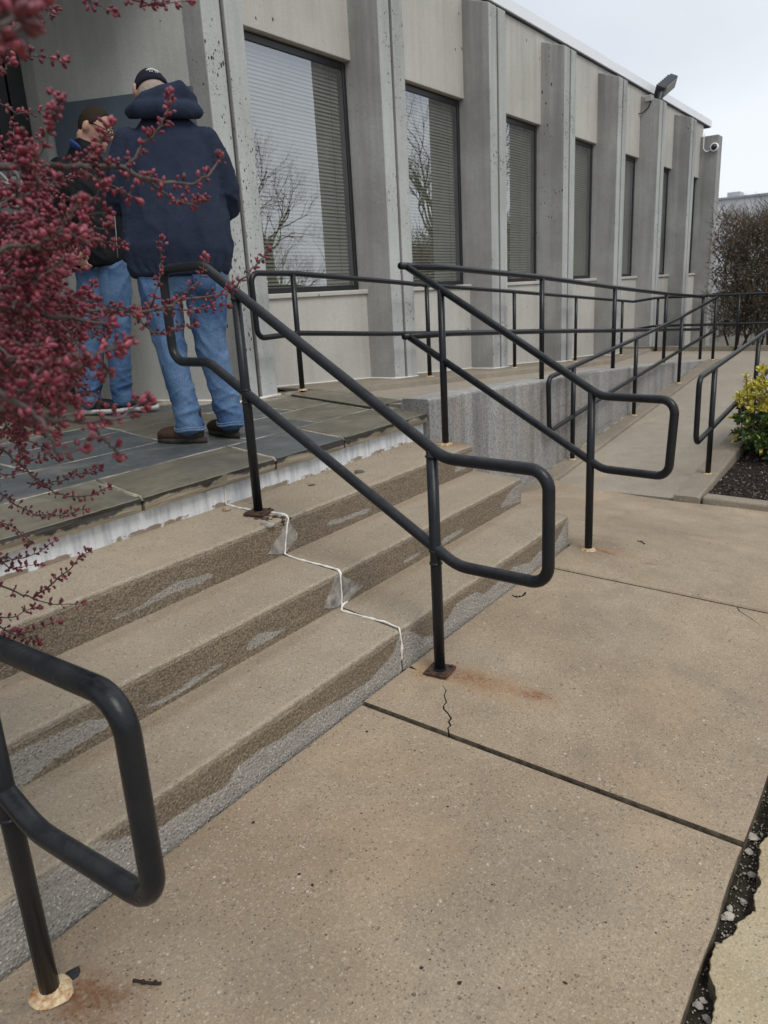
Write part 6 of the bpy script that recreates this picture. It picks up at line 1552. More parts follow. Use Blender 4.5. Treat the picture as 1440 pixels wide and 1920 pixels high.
for i in range(260):
    x, y = q.uniform(.4, 3.9), q.uniform(.2, 1.07)
    ch.add(rock((x, y, walkz(x, y)+(.006 if x > J2 else 0)), q.uniform(.0007, .0024), i, .25, 5, 4))
o = mk('crumbs', ch.get(), DARKBIT, walk); o['kind'] = 'stuff'
litter('paint_flake', rock((.4445, .984, walkz(.44, .98)), .011, 5, .25, 8, 5), plain('black_flake', (.02, .022, .026), .5), 'black paint flake beside the cream ring of the left handrail post', 'flake')
def twig(pts, r, name, label):
    mb = MB().add(tube(pts, r, 6))
    for p in pts[1:-1]:
        mb.add(sphere((p[0]+q.uniform(-.003, .003), p[1]+q.uniform(-.003, .003), p[2]+.002), r*1.7, 6, 4))
    litter(name, mb.get(), DARKBIT, label, 'twig')
zt = lambda x, y: walkz(x, y)+.003
twig([(x, y, zt(x, y)) for x, y in ((2.121, 1.044), (2.117, 1.027), (2.123, 1.018), (2.136, 1.0125), (2.155, 1.012), (2.17, 1.017))], .0022, 'twig', 'curved knobbly twig on the walk near the middle handrail loop')
twig([(x, y, zt(x, y)+.006) for x, y in ((2.891, .8685), (2.8876, .8484), (2.8619, .8301))], .0018, 'twig', 'thin hooked twig on the walk right of the ramp end handrail')
twig([(x, y, zt(x, y)) for x, y in ((.4905, .894), (.4975, .877), (.506, .860), (.512, .853))], .0024, 'twig', 'short straight dark twig on the walk near the left handrail foot')

# ------------------------------------------------------------------ flowering tree, crown leaning in from the left
tr = thing('flowering_tree', (-.25, 1.42, -.05), 'tree with dark red flower buds reaching over the steps from the left', 'tree')
BARK = plain('grey_bark', (0.055, 0.047, 0.045), .85, .3, .45, 40, bumpd=.002, bscale=90)
TWIGB = plain('twig_bark', (0.075, 0.058, 0.055), .7, .35, .5, 60)
mk('trunk', tube([(-.25, 1.42, -.1), (-.24, 1.41, .25), (-.20, 1.38, .55), (-.12, 1.33, .85), (-.06, 1.28, 1.15)], [.07, .055, .048, .04, .028], 12), BARK, tr, smooth=True)
q = random.Random(99)
hub = [(-.20, 1.38, .55), (-.14, 1.345, .78), (-.08, 1.30, 1.05)]
BUDS = []
STK = MB()
limbs = MB()
CAMP = Vector((0, 0, 1.0))
Fv = F
for bi, (r0, dens, bs, pts) in enumerate(BRANCHES):
    P_ = [Vector(p) for p in pts]
    # smooth the traced line
    sm = []
    for i in range(len(P_)-1):
        p0, p1, p2, p3 = P_[max(i-1, 0)], P_[i], P_[i+1], P_[min(i+2, len(P_)-1)]
        for k in range(4):
            t_ = k/4
            sm.append(0.5*((2*p1)+(p2-p0)*t_+(2*p0-5*p1+4*p2-p3)*t_*t_+(3*p1-p0-3*p2+p3)*t_**3))
    sm.append(P_[-1])
    for i in range(1, len(sm)-1): sm[i] += Vector((q.gauss(0, 1), q.gauss(0, 1), q.gauss(0, 1)))*.0009
    rr = [r0*(1-.72*i/(len(sm)-1)) for i in range(len(sm))]
    mk('branch', tube([tuple(p) for p in sm], rr, 6 if r0 < .004 else 9), TWIGB if r0 < .004 else BARK, tr, smooth=True)
    # limb back to the stem for branches that start outside the picture
    d0 = sm[0]-CAMP
    if (d0.dot(R)/d0.dot(F))*1408.4+720 < 0:
        h_ = Vector(min(hub, key=lambda c_: abs(c_[2]-sm[0].z)))
        m_ = h_.lerp(sm[0], .5)+Vector((q.gauss(0, .02), q.gauss(0, .02), .03))
        limbs.add(tube([tuple(h_), tuple(h_.lerp(m_, .5)+Vector((0, 0, .01))), tuple(m_), tuple(m_.lerp(sm[0], .5)), tuple(sm[0])], [r0*2.2, r0*1.9, r0*1.6, r0*1.3, r0], 6))
    # buds
    L = [0]
    for a, b in zip(sm[:-1], sm[1:]): L.append(L[-1]+(b-a).length)
    s_ = L[-1]*.06
    while s_ < L[-1]+.0001:
        i = min(len(L)-2, max(j for j in range(len(L)) if L[j] <= s_))
        t_ = (s_-L[i])/max(1e-6, L[i+1]-L[i])
        p = sm[i].lerp(sm[i+1], min(1, t_))
        tg = (sm[i+1]-sm[i]).normalized()
        for k in range(q.choice((3, 4, 4, 5, 6, 7))):
            sd_ = Matrix.Rotation(q.uniform(0, 6.283), 3, tg) @ tg.orthogonal().normalized()
            dv = (sd_+tg*q.uniform(.0, .9)+Vector((0, 0, .15))).normalized()
            off = q.uniform(.0035, .0085)
            stick(STK, p, dv, off, .0007)
            BUDS.append((p+dv*off, dv, q.uniform(.0017, .0031)*bs))
        s_ += q.uniform(.008, .0155)/dens
    for k in range(4):
        dv = (tg+Vector((q.gauss(0, .5), q.gauss(0, .5), q.gauss(0, .5)))).normalized()
        BUDS.append((sm[-1]+dv*.004, dv, q.uniform(.0028, .0042)*bs))
mk('limb', limbs.get(), BARK, tr, smooth=True)
o = mk('stalks', STK.get(), TWIGB, tr); o['kind'] = 'stuff'
def budm(name, A, B):
    n = NT(name)
    r = n.rnd()
    c = n.mix(n.mr(n.noise(90, 2), .3, .7), A, B)
    lw = n.node('ShaderNodeLayerWeight', {'Blend': .35}).outputs['Facing']
    c = n.mix(n.ma('MULTIPLY', lw, .12), c, (.38, .12, .15))
    return n.fin(c, .42, None, .45, **{'Subsurface Weight': 0.0})
BM = [budm('red_bud', (.100, .008, .020), (.19, .020, .040)), budm('dark_red_bud', (.048, .005, .010), (.105, .012, .022)), budm('pink_bud', (.20, .030, .052), (.30, .070, .095))]
def bud_shape():
    v, f = [], []
    prof = [(0, -1.0, .0), (.3, -.75, 0), (.62, -.35, 0), (.72, .15, 0), (.5, .65, 0), (0, 1.0, 0)]
    n = 6
    v.append((0, 0, -1.25))
    for (r_, z_, _) in prof[1:-1]:
        for i in range(n): v.append((r_*math.cos(2*math.pi*i/n), r_*math.sin(2*math.pi*i/n), z_))
    v.append((0, 0, 1.0))
    f += [(0, 1+(i+1) % n, 1+i) for i in range(n)]
    for k in range(3):
        for i in range(n):
            a = 1+k*n
            f.append((a+i, a+(i+1) % n, a+n+(i+1) % n, a+n+i))
    a = 1+3*n
    f += [(a+i, a+(i+1) % n, len(v)-1) for i in range(n)]
    return v, f
bv, bf = bud_shape()
bmeshes = []
for m_ in BM:
    me = bpy.data.meshes.new('bud')
    me.from_pydata([tuple(Vector(p)*S) for p in bv], [], bf)
    me.materials.append(m_)
    me.polygons.foreach_set('use_smooth', [True]*len(me.polygons))
    bmeshes.append(me)
def seen(b):
    d = b[0]-CAMP
    z = d.dot(F)
    x, y = d.dot(R)/z*1408.4+720, 960-d.dot(U)/z*1408.4
    return b[2]/z if (0 < x < 1440 and 0 < y < 1920) else 0
BUDS.sort(key=seen, reverse=True)
rest = [MB(), MB(), MB()]
big_ids = set(range(296))
for i, (p, dv, s_) in enumerate(BUDS):
    col = q.choices((0, 1, 2), (5, 3, 2))[0]
    rot = dv.to_track_quat('Z', 'Y')
    asp = q.uniform(.95, 1.45)
    if i in big_ids:
        o = bpy.data.objects.new('bud', bmeshes[col])
        link(o, np.array(p)*S, tr)
        o.rotation_euler = rot.to_euler()
        o.scale = (s_, s_, s_*asp)
    else:
        mm = rot.to_matrix() @ Matrix.Diagonal((s_, s_, s_*asp))
        rest[col].add(([p+mm @ Vector(w) for w in bv], bf))
for r_, m_ in zip(rest, BM):
    o = mk('buds', r_.get(), m_, tr, smooth=True); o['kind'] = 'stuff'
ms = MB()
q = random.Random(404)
for i in range(60): ms.add(rock((1.512+q.gauss(0, .010), Y1-.010+q.gauss(0, .006), walkz(1.5, Y1)-.002), q.uniform(.001, .004), i, .5, 6, 4))
for i in range(30): ms.add(rock((1.524+q.gauss(0, .006), 1.03+q.gauss(0, .018), walkz(1.5, 1.03)+.001), q.uniform(.0008, .0025), i, .4, 6, 4))
o = mk('crumbs', ms.get(), SOIL, walk); o['kind'] = 'stuff'

# ------------------------------------------------------------------ people
def skin_m():
    n = NT('skin')
    c = n.mix(n.mr(n.noise(14, 4, .6), .3, .7), (0.40, 0.215, 0.155), (0.53, 0.33, 0.25))
    c = n.mix(n.mr(n.noise(300, 2, .6), .45, .7, 0, .35), c, (0.30, 0.17, 0.13))
    return n.fin(c, .5, n.bump(n.noise(200, 3), .0008), .35, **{'Subsurface Weight': .12, 'Subsurface Radius': (.01, .004, .002)})
SKIN = skin_m()
def cloth(name, A, B, nz=300, rough=.92, fuzz=.0, big=3.0):
    n = NT(name)
    c = n.mix(n.mr(n.noise(big, 4, .6), .32, .68), A, B)
    c = n.mix(n.mr(n.noise(nz, 2, .7), .35, .65, 0, .5), c, tuple(x*.55 for x in A))
    return n.fin(c, rough, n.bump(n.ma('ADD', n.noise(nz, 2), n.ma('MULTIPLY', n.noise(16, 4, .6), 6.0)), .0016), .2)
HOODIE = cloth('navy_fleece', (.0165, .0235, .046), (.030, .042, .074))
JACKET = cloth('black_jacket', (.0045, .005, .007), (.010, .011, .014), 200, .75)
def denim():
    n = NT('blue_denim')
    c = n.mix(n.mr(n.noise(5, 5, .65), .35, .66), (.055, .115, .24), (.15, .25, .40))
    c = n.mix(n.mr(n.noise(9, 4, .6), .5, .75, 0, .40), c, (.22, .32, .46))
    c = n.mix(n.mr(n.noise(1.0, 4, .6, vec=n.sc((14.0, 14.0, 34.0)), dist=1.2), .55, .75, 0, .45), c, (.045, .09, .18))
    w = n.noise(1.0, 2, .5, vec=n.sc((500.0, 500.0, 90.0)))
    c = n.mix(n.mr(w, .35, .65, 0, .5), c, (.03, .06, .13))
    return n.fin(c, .9, n.bump(n.ma('ADD', w, n.ma('MULTIPLY', n.noise(24, 4, .65), 5.0)), .0016), .2)
DENIM = denim()
DENIMD = cloth('dark_denim', (.035, .07, .15), (.06, .11, .21), 300)
STITCH = plain('hem_stitching', (.30, .36, .45), .9)
BOOT = cloth('brown_leather', (.045, .026, .018), (.085, .05, .033), 90, .6)
SOLEM = cloth('boot_sole', (.028, .024, .021), (.055, .048, .042), 60, .8)
CAPM = cloth('navy_cap', (.008, .009, .018), (.016, .018, .03), 250)
HAIR = cloth('short_brown_hair', (.022, .014, .010), (.05, .032, .022), 260, .8)
GREYH = cloth('grey_hair', (.30, .24, .21), (.45, .36, .31), 260, .8)
BLUE = plain('blue_collar', (.03, .06, .20), .8)

def loft(pts, rad, n=18, up=None, dome=.7):
    """elliptical tube; rad = list of (side, depth) half sizes; domed ends"""
    Pn = [Vector(p) for p in pts]
    v, f = [], []
    rings = []
    for i, p in enumerate(Pn):
        t = (Pn[min(i+1, len(Pn)-1)]-Pn[max(i-1, 0)]).normalized()
        s_ = Vector(up or (1, 0, 0)); s_ = (s_-t*s_.dot(t))
        if s_.length < 1e-4: s_ = t.orthogonal()
        s_.normalize()
        rings.append((p, t, s_, t.cross(s_), rad[i]))
    full = []
    a0, a1 = rings[0], rings[-1]
    for k in (2, 1):
        an = math.pi/2*k/2.6; r_ = a0[4]
        full.append((a0[0]-a0[1]*min(r_)*math.sin(an)*dome, a0[2], a0[3], (r_[0]*math.cos(an), r_[1]*math.cos(an))))
    for g_ in rings: full.append((g_[0], g_[2], g_[3], g_[4]))
    for k in (1, 2):
        an = math.pi/2*k/2.6; r_ = a1[4]
        full.append((a1[0]+a1[1]*min(r_)*math.sin(an)*.7, a1[2], a1[3], (r_[0]*math.cos(an), r_[1]*math.cos(an))))
    for (p, s_, b_, r_) in full:
        for k in range(n):
            an = 2*math.pi*k/n
            v.append(tuple(p+s_*math.cos(an)*r_[0]+b_*math.sin(an)*r_[1]))
    m = len(full)
    for i in range(m-1):
        for k in range(n): f.append((i*n+k, i*n+(k+1) % n, (i+1)*n+(k+1) % n, (i+1)*n+k))
    f.append(tuple(range(n-1, -1, -1))); f.append(tuple((m-1)*n+k for k in range(n)))
    return v, f
def ell(c, r, rot=None, nu=18, nv=12):
    v, f = sphere((0, 0, 0), 1, nu, nv)
    m = rot or Matrix.Identity(3)
    return [tuple(Vector(c)+m @ Vector((p[0]*r[0], p[1]*r[1], p[2]*r[2]))) for p in v], f
def fuse(shapes, voxel, smooth=6, disp=None):
    mb = MB()
    for s_ in shapes: mb.add(s_)
    me = bpy.data.meshes.new('tmp'); me.from_pydata(mb.v, [], mb.f)
    bm = bmesh.new(); bm.from_mesh(me); bmesh.ops.recalc_face_normals(bm, faces=bm.faces); bm.to_mesh(me); bm.free()
    o = bpy.data.objects.new('tmp', me); C.objects.link(o)
    r = o.modifiers.new('r', 'REMESH'); r.mode = 'VOXEL'; r.voxel_size = voxel
    s_ = o.modifiers.new('s', 'SMOOTH'); s_.iterations = smooth; s_.factor = .5
    dg = bpy.context.evaluated_depsgraph_get()
    m2 = bpy.data.meshes.new_from_object(o.evaluated_get(dg))
    bpy.data.objects.remove(o)
    n = len(m2.vertices)
    co = np.zeros(n*3); m2.vertices.foreach_get('co', co); co = co.reshape(-1, 3)
    if disp:
        no = np.zeros(n*3); m2.vertices.foreach_get('normal', no); no = no.reshape(-1, 3)
        d = np.array([disp(Vector(c_)) for c_ in co])
        co = co+no*d[:, None]
    faces = [tuple(p.vertices) for p in m2.polygons]
    bpy.data.meshes.remove(m2)
    return co, faces
class Man:
    def __init__(s, base, label):
        s.t = thing('person', base, label, 'person')
        az_ = math.atan2(base[0], base[1])
        s.er = Vector((math.cos(az_), -math.sin(az_), 0)); s.ea = Vector((math.sin(az_), math.cos(az_), 0))
        s.o = Vector(base)*S
    def w(s, vf):
        return [tuple(s.o+s.er*p[0]+s.ea*p[1]+Vector((0, 0, p[2]))) for p in vf[0]], vf[1]
    def part(s, name, vf, mat, parent=None):
        return mk(name, s.w(vf), mat, parent or s.t, smooth=True, metric=True)
def hand(wr, d, pn, side, L=.18):
    """wr wrist, d pointing direction, pn palm normal, side = thumb side direction; fingers curled"""
    wr, d, pn, side = Vector(wr), Vector(d).normalized(), Vector(pn).normalized(), Vector(side).normalized()
    out = [loft([wr, wr+d*.045, wr+d*.088], [(.026, .018), (.041, .015), (.040, .013)], 12, up=side)]
    for k, ln in enumerate((.072, .080, .074, .058)):
        o_ = side*(.030-.020*k)
        b_ = wr+d*.085+o_
        m_ = b_+(d*.75+pn*.45).normalized()*ln*.5
        e_ = m_+(d*.25+pn*.9).normalized()*ln*.5
        out.append(loft([b_-d*.012, b_, m_, e_], [(.009, .009), (.0088, .0088), (.0083, .0083), (.007, .007)], 8))
    b_ = wr+d*.03+side*.032
    out.append(loft([b_, b_+side*.02+d*.028, b_+side*.018+d*.055+pn*.015], [(.012, .012), (.0105, .0105), (.008, .008)], 8))
    return out
def N3(p, k=1.0, o=0.0): return mnoise.noise(Vector((p.x*k+o, p.y*k, p.z*k)))

# --- the man in the navy hooded sweatshirt, seen from behind
m1 = Man((1.97, 2.335, .4697), 'man in navy hooded sweatshirt, dark cap and blue jeans standing with his back turned')
hc1 = Vector((-.014, .12, 1.715))
tilt1 = Matrix.Rotation(math.radians(-30), 3, 'X') @ Matrix.Rotation(math.radians(-8), 3, 'Y')
head = [ell(hc1, (.080, .100, .118), tilt1), ell(hc1+Vector((-.01, .06, -.05)), (.06, .06, .07)), loft([(.02, .05, 1.50), (.012, .075, 1.60), (0, .10, 1.66)], [(.07, .07), (.062, .065), (.06, .065)], 14)]
ears = [ell((-.096, .095, 1.732), (.014, .028, .036), Matrix.Rotation(.3, 3, 'X')), ell((.070, .105, 1.700), (.014, .028, .036), Matrix.Rotation(.3, 3, 'X'))]
nose = [loft([hc1+Vector((-.012, .112, .0)), hc1+Vector((-.016, .13, -.045))], [(.010, .012), (.016, .018)], 8)]
limbs1 = [loft([(0, .02, .90), (0, .02, 1.2), (.02, .02, 1.46)], [(.15, .10), (.16, .11), (.17, .09)]),
          loft([(-.15, .02, 1.47), (-.235, .06, 1.25), (-.10, .31, 1.19)], [(.05, .05), (.042, .042), (.03, .03)], 12), loft([(.20, .02, 1.46), (.275, .06, 1.235), (.11, .31, 1.17)], [(.05, .05), (.042, .042), (.03, .03)], 12),
          loft([(-.10, .02, .88), (-.085, .02, .52), (-.045, -.01, .10)], [(.085, .085), (.06, .06), (.045, .05)], 14), loft([(.12, .02, .88), (.12, .02, .53), (.185, .03, .10)], [(.085, .085), (.06, .06), (.045, .05)], 14)]
hands1 = hand((-.10, .31, 1.19), (.45, .75, .1), (.3, -.2, -.6), (.1, -.2, 1)) + hand((.11, .31, 1.17), (-.45, .75, .1), (-.3, -.2, -.6), (-.1, -.2, 1))
m1.part('body', fuse(head+ears+nose+limbs1+hands1, .0085, 3), SKIN)
m1.part('hair', fuse([ell(hc1+Vector((.0, -.006, -.004)), (.083, .102, .105), tilt1)], .012, 2, lambda p: -.02 if p.y > .15 or p.z < 1.685 else .001*N3(p, 60)), GREYH)
def rid(x, y, z, o=0.0, k=3.0):
    """sharp crease: 1 on the crease line, 0 away from it"""
    return max(0.0, 1-abs(mnoise.noise(Vector((x+o, y+o*.7, z-o))))*k)**2
def d_hood(p):
    s_ = .006*N3(Vector((p.x*3.2, p.y*3.2, p.z*1.4)), 1.0, 3.0)
    dn = max(0, min(1, (1.52-p.z)*3))
    s_ += .011*dn*rid(p.x*4.6+p.z*.9*(1 if p.x > 0 else -1), p.y*4.6, p.z*1.15, 2.0, 3.4)
    s_ += .006*dn*rid(p.x*9, p.y*9, p.z*3.5, 11.0, 3.2)
    ar = max(0, min(1, (abs(p.x-.02)-.20)*14))*max(0, min(1, (1.40-p.z)*8))
    s_ += .010*ar*rid(p.x*7, p.y*7, p.z*11+p.x*5, 5.0, 3.0)
    if p.z < .945: s_ += .004*math.sin(math.atan2(p.y-.02, p.x)*26+2*N3(p, 5))*min(1, (.945-p.z)*22)
    # armhole seams
    s_ -= .004*max(0, 1-abs(abs(p.x-.022)-(.205+.05*(1.45-p.z)))/.006)*(1 if 1.30 < p.z < 1.56 else 0)
    return s_
tor = loft([(.005, .02, .872), (.006, .02, .905), (.012, .02, .99), (.02, .02, 1.10), (.022, .025, 1.25), (.025, .03, 1.38), (.026, .03, 1.47), (.022, .035, 1.535), (.014, .05, 1.60)],
           [(.238, .165), (.248, .172), (.268, .185), (.258, .18), (.248, .175), (.243, .16), (.222, .135), (.165, .105), (.10, .085)], 28, dome=.10)
armR = loft([(.195, .025, 1.50), (.245, .03, 1.39), (.282, .05, 1.275), (.278, .10, 1.205), (.21, .23, 1.175), (.125, .31, 1.165)], [(.078, .082), (.080, .084), (.070, .078), (.068, .068), (.055, .055), (.043, .043)], 16)
armL = loft([(-.15, .025, 1.505), (-.195, .03, 1.40), (-.235, .06, 1.29), (-.245, .12, 1.225), (-.17, .24, 1.195), (-.11, .31, 1.185)], [(.074, .08), (.074, .082), (.064, .075), (.06, .066), (.052, .053), (.042, .042)], 16)
m1.part('sweatshirt', fuse([tor, armR, armL], .0088, 4, d_hood), HOODIE)
def d_h2(p): return .008*(rid(p.x*4, p.y*4, p.z*12-p.x*3.5, 4.0, 2.6)-.3)+.004*N3(p, 9)
hood = [loft([(-.135, .055, 1.628), (-.085, -.055, 1.618), (.02, -.095, 1.612), (.13, -.07, 1.615), (.185, .03, 1.628)], [(.032, .030), (.040, .040), (.042, .045), (.042, .040), (.034, .030)], 14, up=(0, 0, 1)),
        loft([(-.115, .05, 1.640), (-.055, -.02, 1.665), (.03, -.04, 1.672), (.115, -.01, 1.698), (.165, .05, 1.665)], [(.030, .028), (.040, .036), (.058, .040), (.060, .040), (.045, .035)], 14, up=(0, 0, 1)),
        loft([(-.02, .0, 1.655), (.055, .0, 1.685), (.12, .03, 1.695)], [(.03, .045), (.045, .055), (.052, .05)], 14, up=(0, 0, 1)),
        loft([(.075, .02, 1.69), (.105, .04, 1.722), (.125, .08, 1.72)], [(.03, .04), (.036, .042), (.035, .04)], 12, up=(0, 0, 1))]
m1.part('hood', fuse(hood, .010, 4, d_h2), HOODIE)
# cap: upper part of a slightly larger head, cut along a tilted plane
cv_, cf_ = ell((0, 0, 0), (.090, .110, .128), None, 26, 18)
keep = [i for i, p in enumerate(cv_) if p[2] > -.020]
ks = set(keep); mp_ = {j: i for i, j in enumerate(keep)}
cv2 = [tuple(hc1+tilt1 @ Vector(cv_[j])) for j in keep]
cf2 = [tuple(mp_[j] for j in q_) for q_ in cf_ if all(j in ks for j in q_)]
cap = m1.part('cap', (cv2, cf2), CAPM)
sm_ = cap.modifiers.new('thick', 'SOLIDIFY'); sm_.thickness = .004
br_ = []
for i in range(9):
    a = math.pi*(i/8)
    for rr in (1.0, 1.75): br_.append(tuple(hc1+tilt1 @ Vector((.088*math.cos(a), .095*math.sin(a)*(rr if rr < 1.2 else 1.0)+(.07*math.sin(a) if rr > 1.2 else 0), .02-.012*(rr-1)))))
m1.part('brim', ([*br_, *[tuple(Vector(p)+Vector((0, 0, -.004))) for p in br_]], [(2*i, 2*i+1, 2*i+3, 2*i+2) for i in range(8)]+[(18+2*i, 18+2*i+2, 18+2*i+3, 18+2*i+1) for i in range(8)]), CAPM, cap)
# white embroidery on the back of the cap
def on_cap(u, v_):
    """u across, v up on the back of the cap, metres"""
    x = .018+u
    z = .040+v_
    y = -.1125*math.sqrt(max(0, 1-(x/.0915)**2-(z/.130)**2))
    return tuple(hc1+tilt1 @ Vector((x, y-.001, z)))
emb = MB()
def stitch(pts, r_=.0022): emb.add(tube([on_cap(*p) for p in pts], r_, 6))
stitch([(-.030, .010), (-.018, .022), (0, .027), (.018, .020), (.028, .008)], .0028)
stitch([(-.022, .012), (-.005, .018), (.012, .012)]); stitch([(.0, .016), (.014, .010), (.030, .006)])
for k in range(3): stitch([(-.016+k*.007, -.004), (-.016+k*.007, .004)], .0018)
for k in range(2): stitch([(.010+k*.009, -.006), (.010+k*.009, .001)], .0022)
m1.part('embroidery', emb.get(), plain('white_thread', (.55, .55, .58), .8), cap)
def d_jean(cx):
    def fn(p):
        lo = max(0, min(1, (.40-p.z)/.28))*max(0, min(1, (p.z-.105)*16))
        kn = max(0, 1-abs(p.z-.53)/.17); hi = max(0, min(1, (p.z-.66)/.1))
        s_ = .006*N3(Vector((p.x*5, p.y*5, p.z*3)), 1, 2)
        s_ += .015*lo*(rid(p.x*4.5, p.y*4.5, p.z*10+p.x*3.0, 3.0, 3.0)-.25)
        s_ += .008*lo*(rid(p.x*8, p.y*8, p.z*17-p.x*6, 9.0, 3.0)-.2)
        s_ += .012*kn*(rid(p.x*5, p.y*5, p.z*8+p.x*6, 17.0, 3.0)-.2)
        s_ += .009*hi*(rid(p.x*5, p.y*5, p.z*7-abs(p.x)*6, 23.0, 3.0)-.2)
        s_ += .005*rid(p.x*6, p.y*6, p.z*1.8, 31.0, 3.5)
        return s_
    return fn
jl = loft([(-.105, .02, .90), (-.105, .015, .80), (-.10, .015, .70), (-.088, .015, .58), (-.082, .01, .47), (-.068, 0, .33), (-.050, -.005, .20), (-.042, -.01, .125), (-.040, -.012, .085)],
          [(.105, .122), (.106, .120), (.098, .105), (.081, .090), (.075, .083), (.070, .078), (.070, .077), (.072, .079), (.071, .079)], 20)
jr = loft([(.125, .02, .90), (.125, .015, .80), (.122, .015, .70), (.118, .02, .58), (.122, .025, .47), (.145, .03, .33), (.168, .035, .20), (.180, .04, .125), (.184, .04, .085)],
          [(.105, .122), (.106, .120), (.100, .105), (.086, .092), (.080, .085), (.073, .078), (.071, .077), (.071, .078), (.070, .077)], 20)
jw = loft([(.008, .02, .94), (.01, .02, .84)], [(.205, .135), (.21, .135)], 24)
wb = loft([(.005, .02, .862), (.005, .02, .890)], [(.238, .164), (.242, .168)], 28, dome=.08)
m1.part('waistband', fuse([wb], .010, 3, lambda p: .0025*math.sin(math.atan2(p.y-.02, p.x)*90)), HOODIE)
jeans = m1.part('jeans', fuse([jl, jr, jw], .0080, 3, d_jean(0)), DENIM)
for (cx, cy, s_) in ((-.0405, -.0115, .0), (.1835, .04, .0)):
    v, f = [], []
    n = 28
    for k, (ex, z_) in enumerate(((.0785, .070), (.081, .074), (.0815, .092), (.0795, .096), (.074, .09), (.072, .072))):
        for i in range(n):
            a = 2*math.pi*i/n
            v.append((cx+ex*math.cos(a), cy+(ex+.008)*math.sin(a), z_+.004*math.sin(a*3)))
    for k in range(6):
        for i in range(n): f.append((k*n+i, k*n+(i+1) % n, ((k+1) % 6)*n+(i+1) % n, ((k+1) % 6)*n+i))
    m1.part('hem', (v, f), DENIM, jeans)
    sv_ = MB()
    for i in range(0, 44):
        a = 2*math.pi*i/44; a2 = a+.085
        P0 = lambda a_, z_: (cx+.0828*math.cos(a_), cy+.0908*math.sin(a_), z_+.004*math.sin(a_*3))
        sv_.add(tube([P0(a, .0925), P0(a2, .0925)], .0013, 4))
        sv_.add(tube([P0(a, .076), P0(a2, .083)], .0016, 4))
    m1.part('stitching', sv_.get(), STITCH, jeans)
# back pocket
def bp(u, z_): return (u, -.118+.0-.03*0+ -.018*math.cos((u-.125)*8), z_)
pk_ = [bp(.065, .86), bp(.175, .855), bp(.170, .765), bp(.120, .735), bp(.070, .77)]
pv = pk_+[(x, y+.012, z) for x, y, z in pk_]
m1.part('pocket', (pv, [(0, 1, 2, 3, 4), (9, 8, 7, 6, 5)]+[(i, 5+i, 5+(i+1) % 5, (i+1) % 5) for i in range(5)]), DENIMD, jeans)
def boot(m, heel, d, L=.285, mat=BOOT, sole=SOLEM, low=False, h=.10):
    hx, hy = heel; d = Vector((*d, 0)).normalized()
    P0 = Vector((hx, hy, 0))
    pt = lambda a_, z_: tuple(P0+d*a_+Vector((0, 0, z_)))
    sd_ = Vector((-d.y, d.x, 0))
    up_ = [loft([pt(.035, .060), pt(.10, .058), pt(.17, .052), pt(.225, .05), pt(.255, .046)], [(.036, .042), (.042, .05), (.048, .042), (.050, .036), (.042, .030)], 16, up=sd_)]
    if not low: up_.append(loft([pt(.055, .05), pt(.06, .10), pt(.065, .17)], [(.042, .052), (.045, .055), (.048, .058)], 16, up=sd_))
    b_ = m.part('boot' if not low else 'shoe', fuse(up_, .007, 4, lambda p: .0015*N3(p, 40)), mat)
    if not low: m.part('heel_counter', fuse([loft([pt(.030, .055), pt(.075, .056), pt(.118, .056)], [(.038, .042), (.0455, .050), (.0465, .046)], 16, up=sd_), loft([pt(.058, .06), pt(.062, .125)], [(.0445, .0545), (.047, .057)], 14, up=sd_)], .007, 3), SOLEM, b_)
    out = []
    n = 30
    for i in range(n):
        a = 2*math.pi*i/n
        x_ = .135+.150*math.cos(a)*L/.285
        wd = .040+.012*math.cos(a-.3)
        out.append((x_, wd*math.sin(a)*1.05))
    v = [tuple(P0+d*x_+sd_*y_+Vector((0, 0, 0.0 if not (.085 < x_ < .13) else .010))) for x_, y_ in out]+[tuple(P0+d*x_*1.0+sd_*y_*1.04+Vector((0, 0, .030))) for x_, y_ in out]
    m.part('sole', (v, [tuple(range(n-1, -1, -1)), tuple(range(n, 2*n))]+[(i, (i+1) % n, n+(i+1) % n, n+i) for i in range(n)]), sole, b_)
boot(m1, (.028, -.045), (-.86, .50))
boot(m1, (.205, .0), (-.48, .88))

# --- the man in the black jacket, in profile
m2 = Man((2.33, 3.25, .4985), 'man with short hair and glasses in black jacket and jeans looking down')
hc2 = Vector((.036, -.01, 1.765))
fd = Vector((.82, -.34, -.46)).normalized()      # where the face looks: right, a little to us, down
sdv = Vector((.36, .93, 0)).normalized()          # his left side
upv = sdv.cross(fd) if sdv.cross(fd).z > 0 else fd.cross(sdv)
HM = Matrix((fd, sdv, upv)).transposed()
H = lambda a, b, c: tuple(hc2+HM @ Vector((a, b, c)))
head2 = [ell(hc2, (.100, .078, .112), HM), ell(H(.035, 0, -.07), (.062, .055, .055), HM), loft([(-.06, .02, 1.56), (-.035, .01, 1.64), (-.02, 0, 1.72)], [(.065, .065), (.058, .058), (.06, .06)], 14),
         loft([H(.092, 0, .02), H(.122, 0, -.022)], [(.009, .010), (.017, .014)], 8), ell(H(-.022, -.084, -.020), (.021, .014, .033), HM), ell(H(-.016, .080, -.018), (.022, .010, .032), HM),
         ell(H(.098, 0, -.066), (.012, .022, .006), HM), ell(H(.095, 0, -.080), (.012, .020, .007), HM), ell(H(.085, 0, -.105), (.022, .024, .018), HM), ell(H(.088, -.032, .028), (.014, .02, .007), HM), ell(H(.088, .032, .028), (.014, .02, .007), HM)]
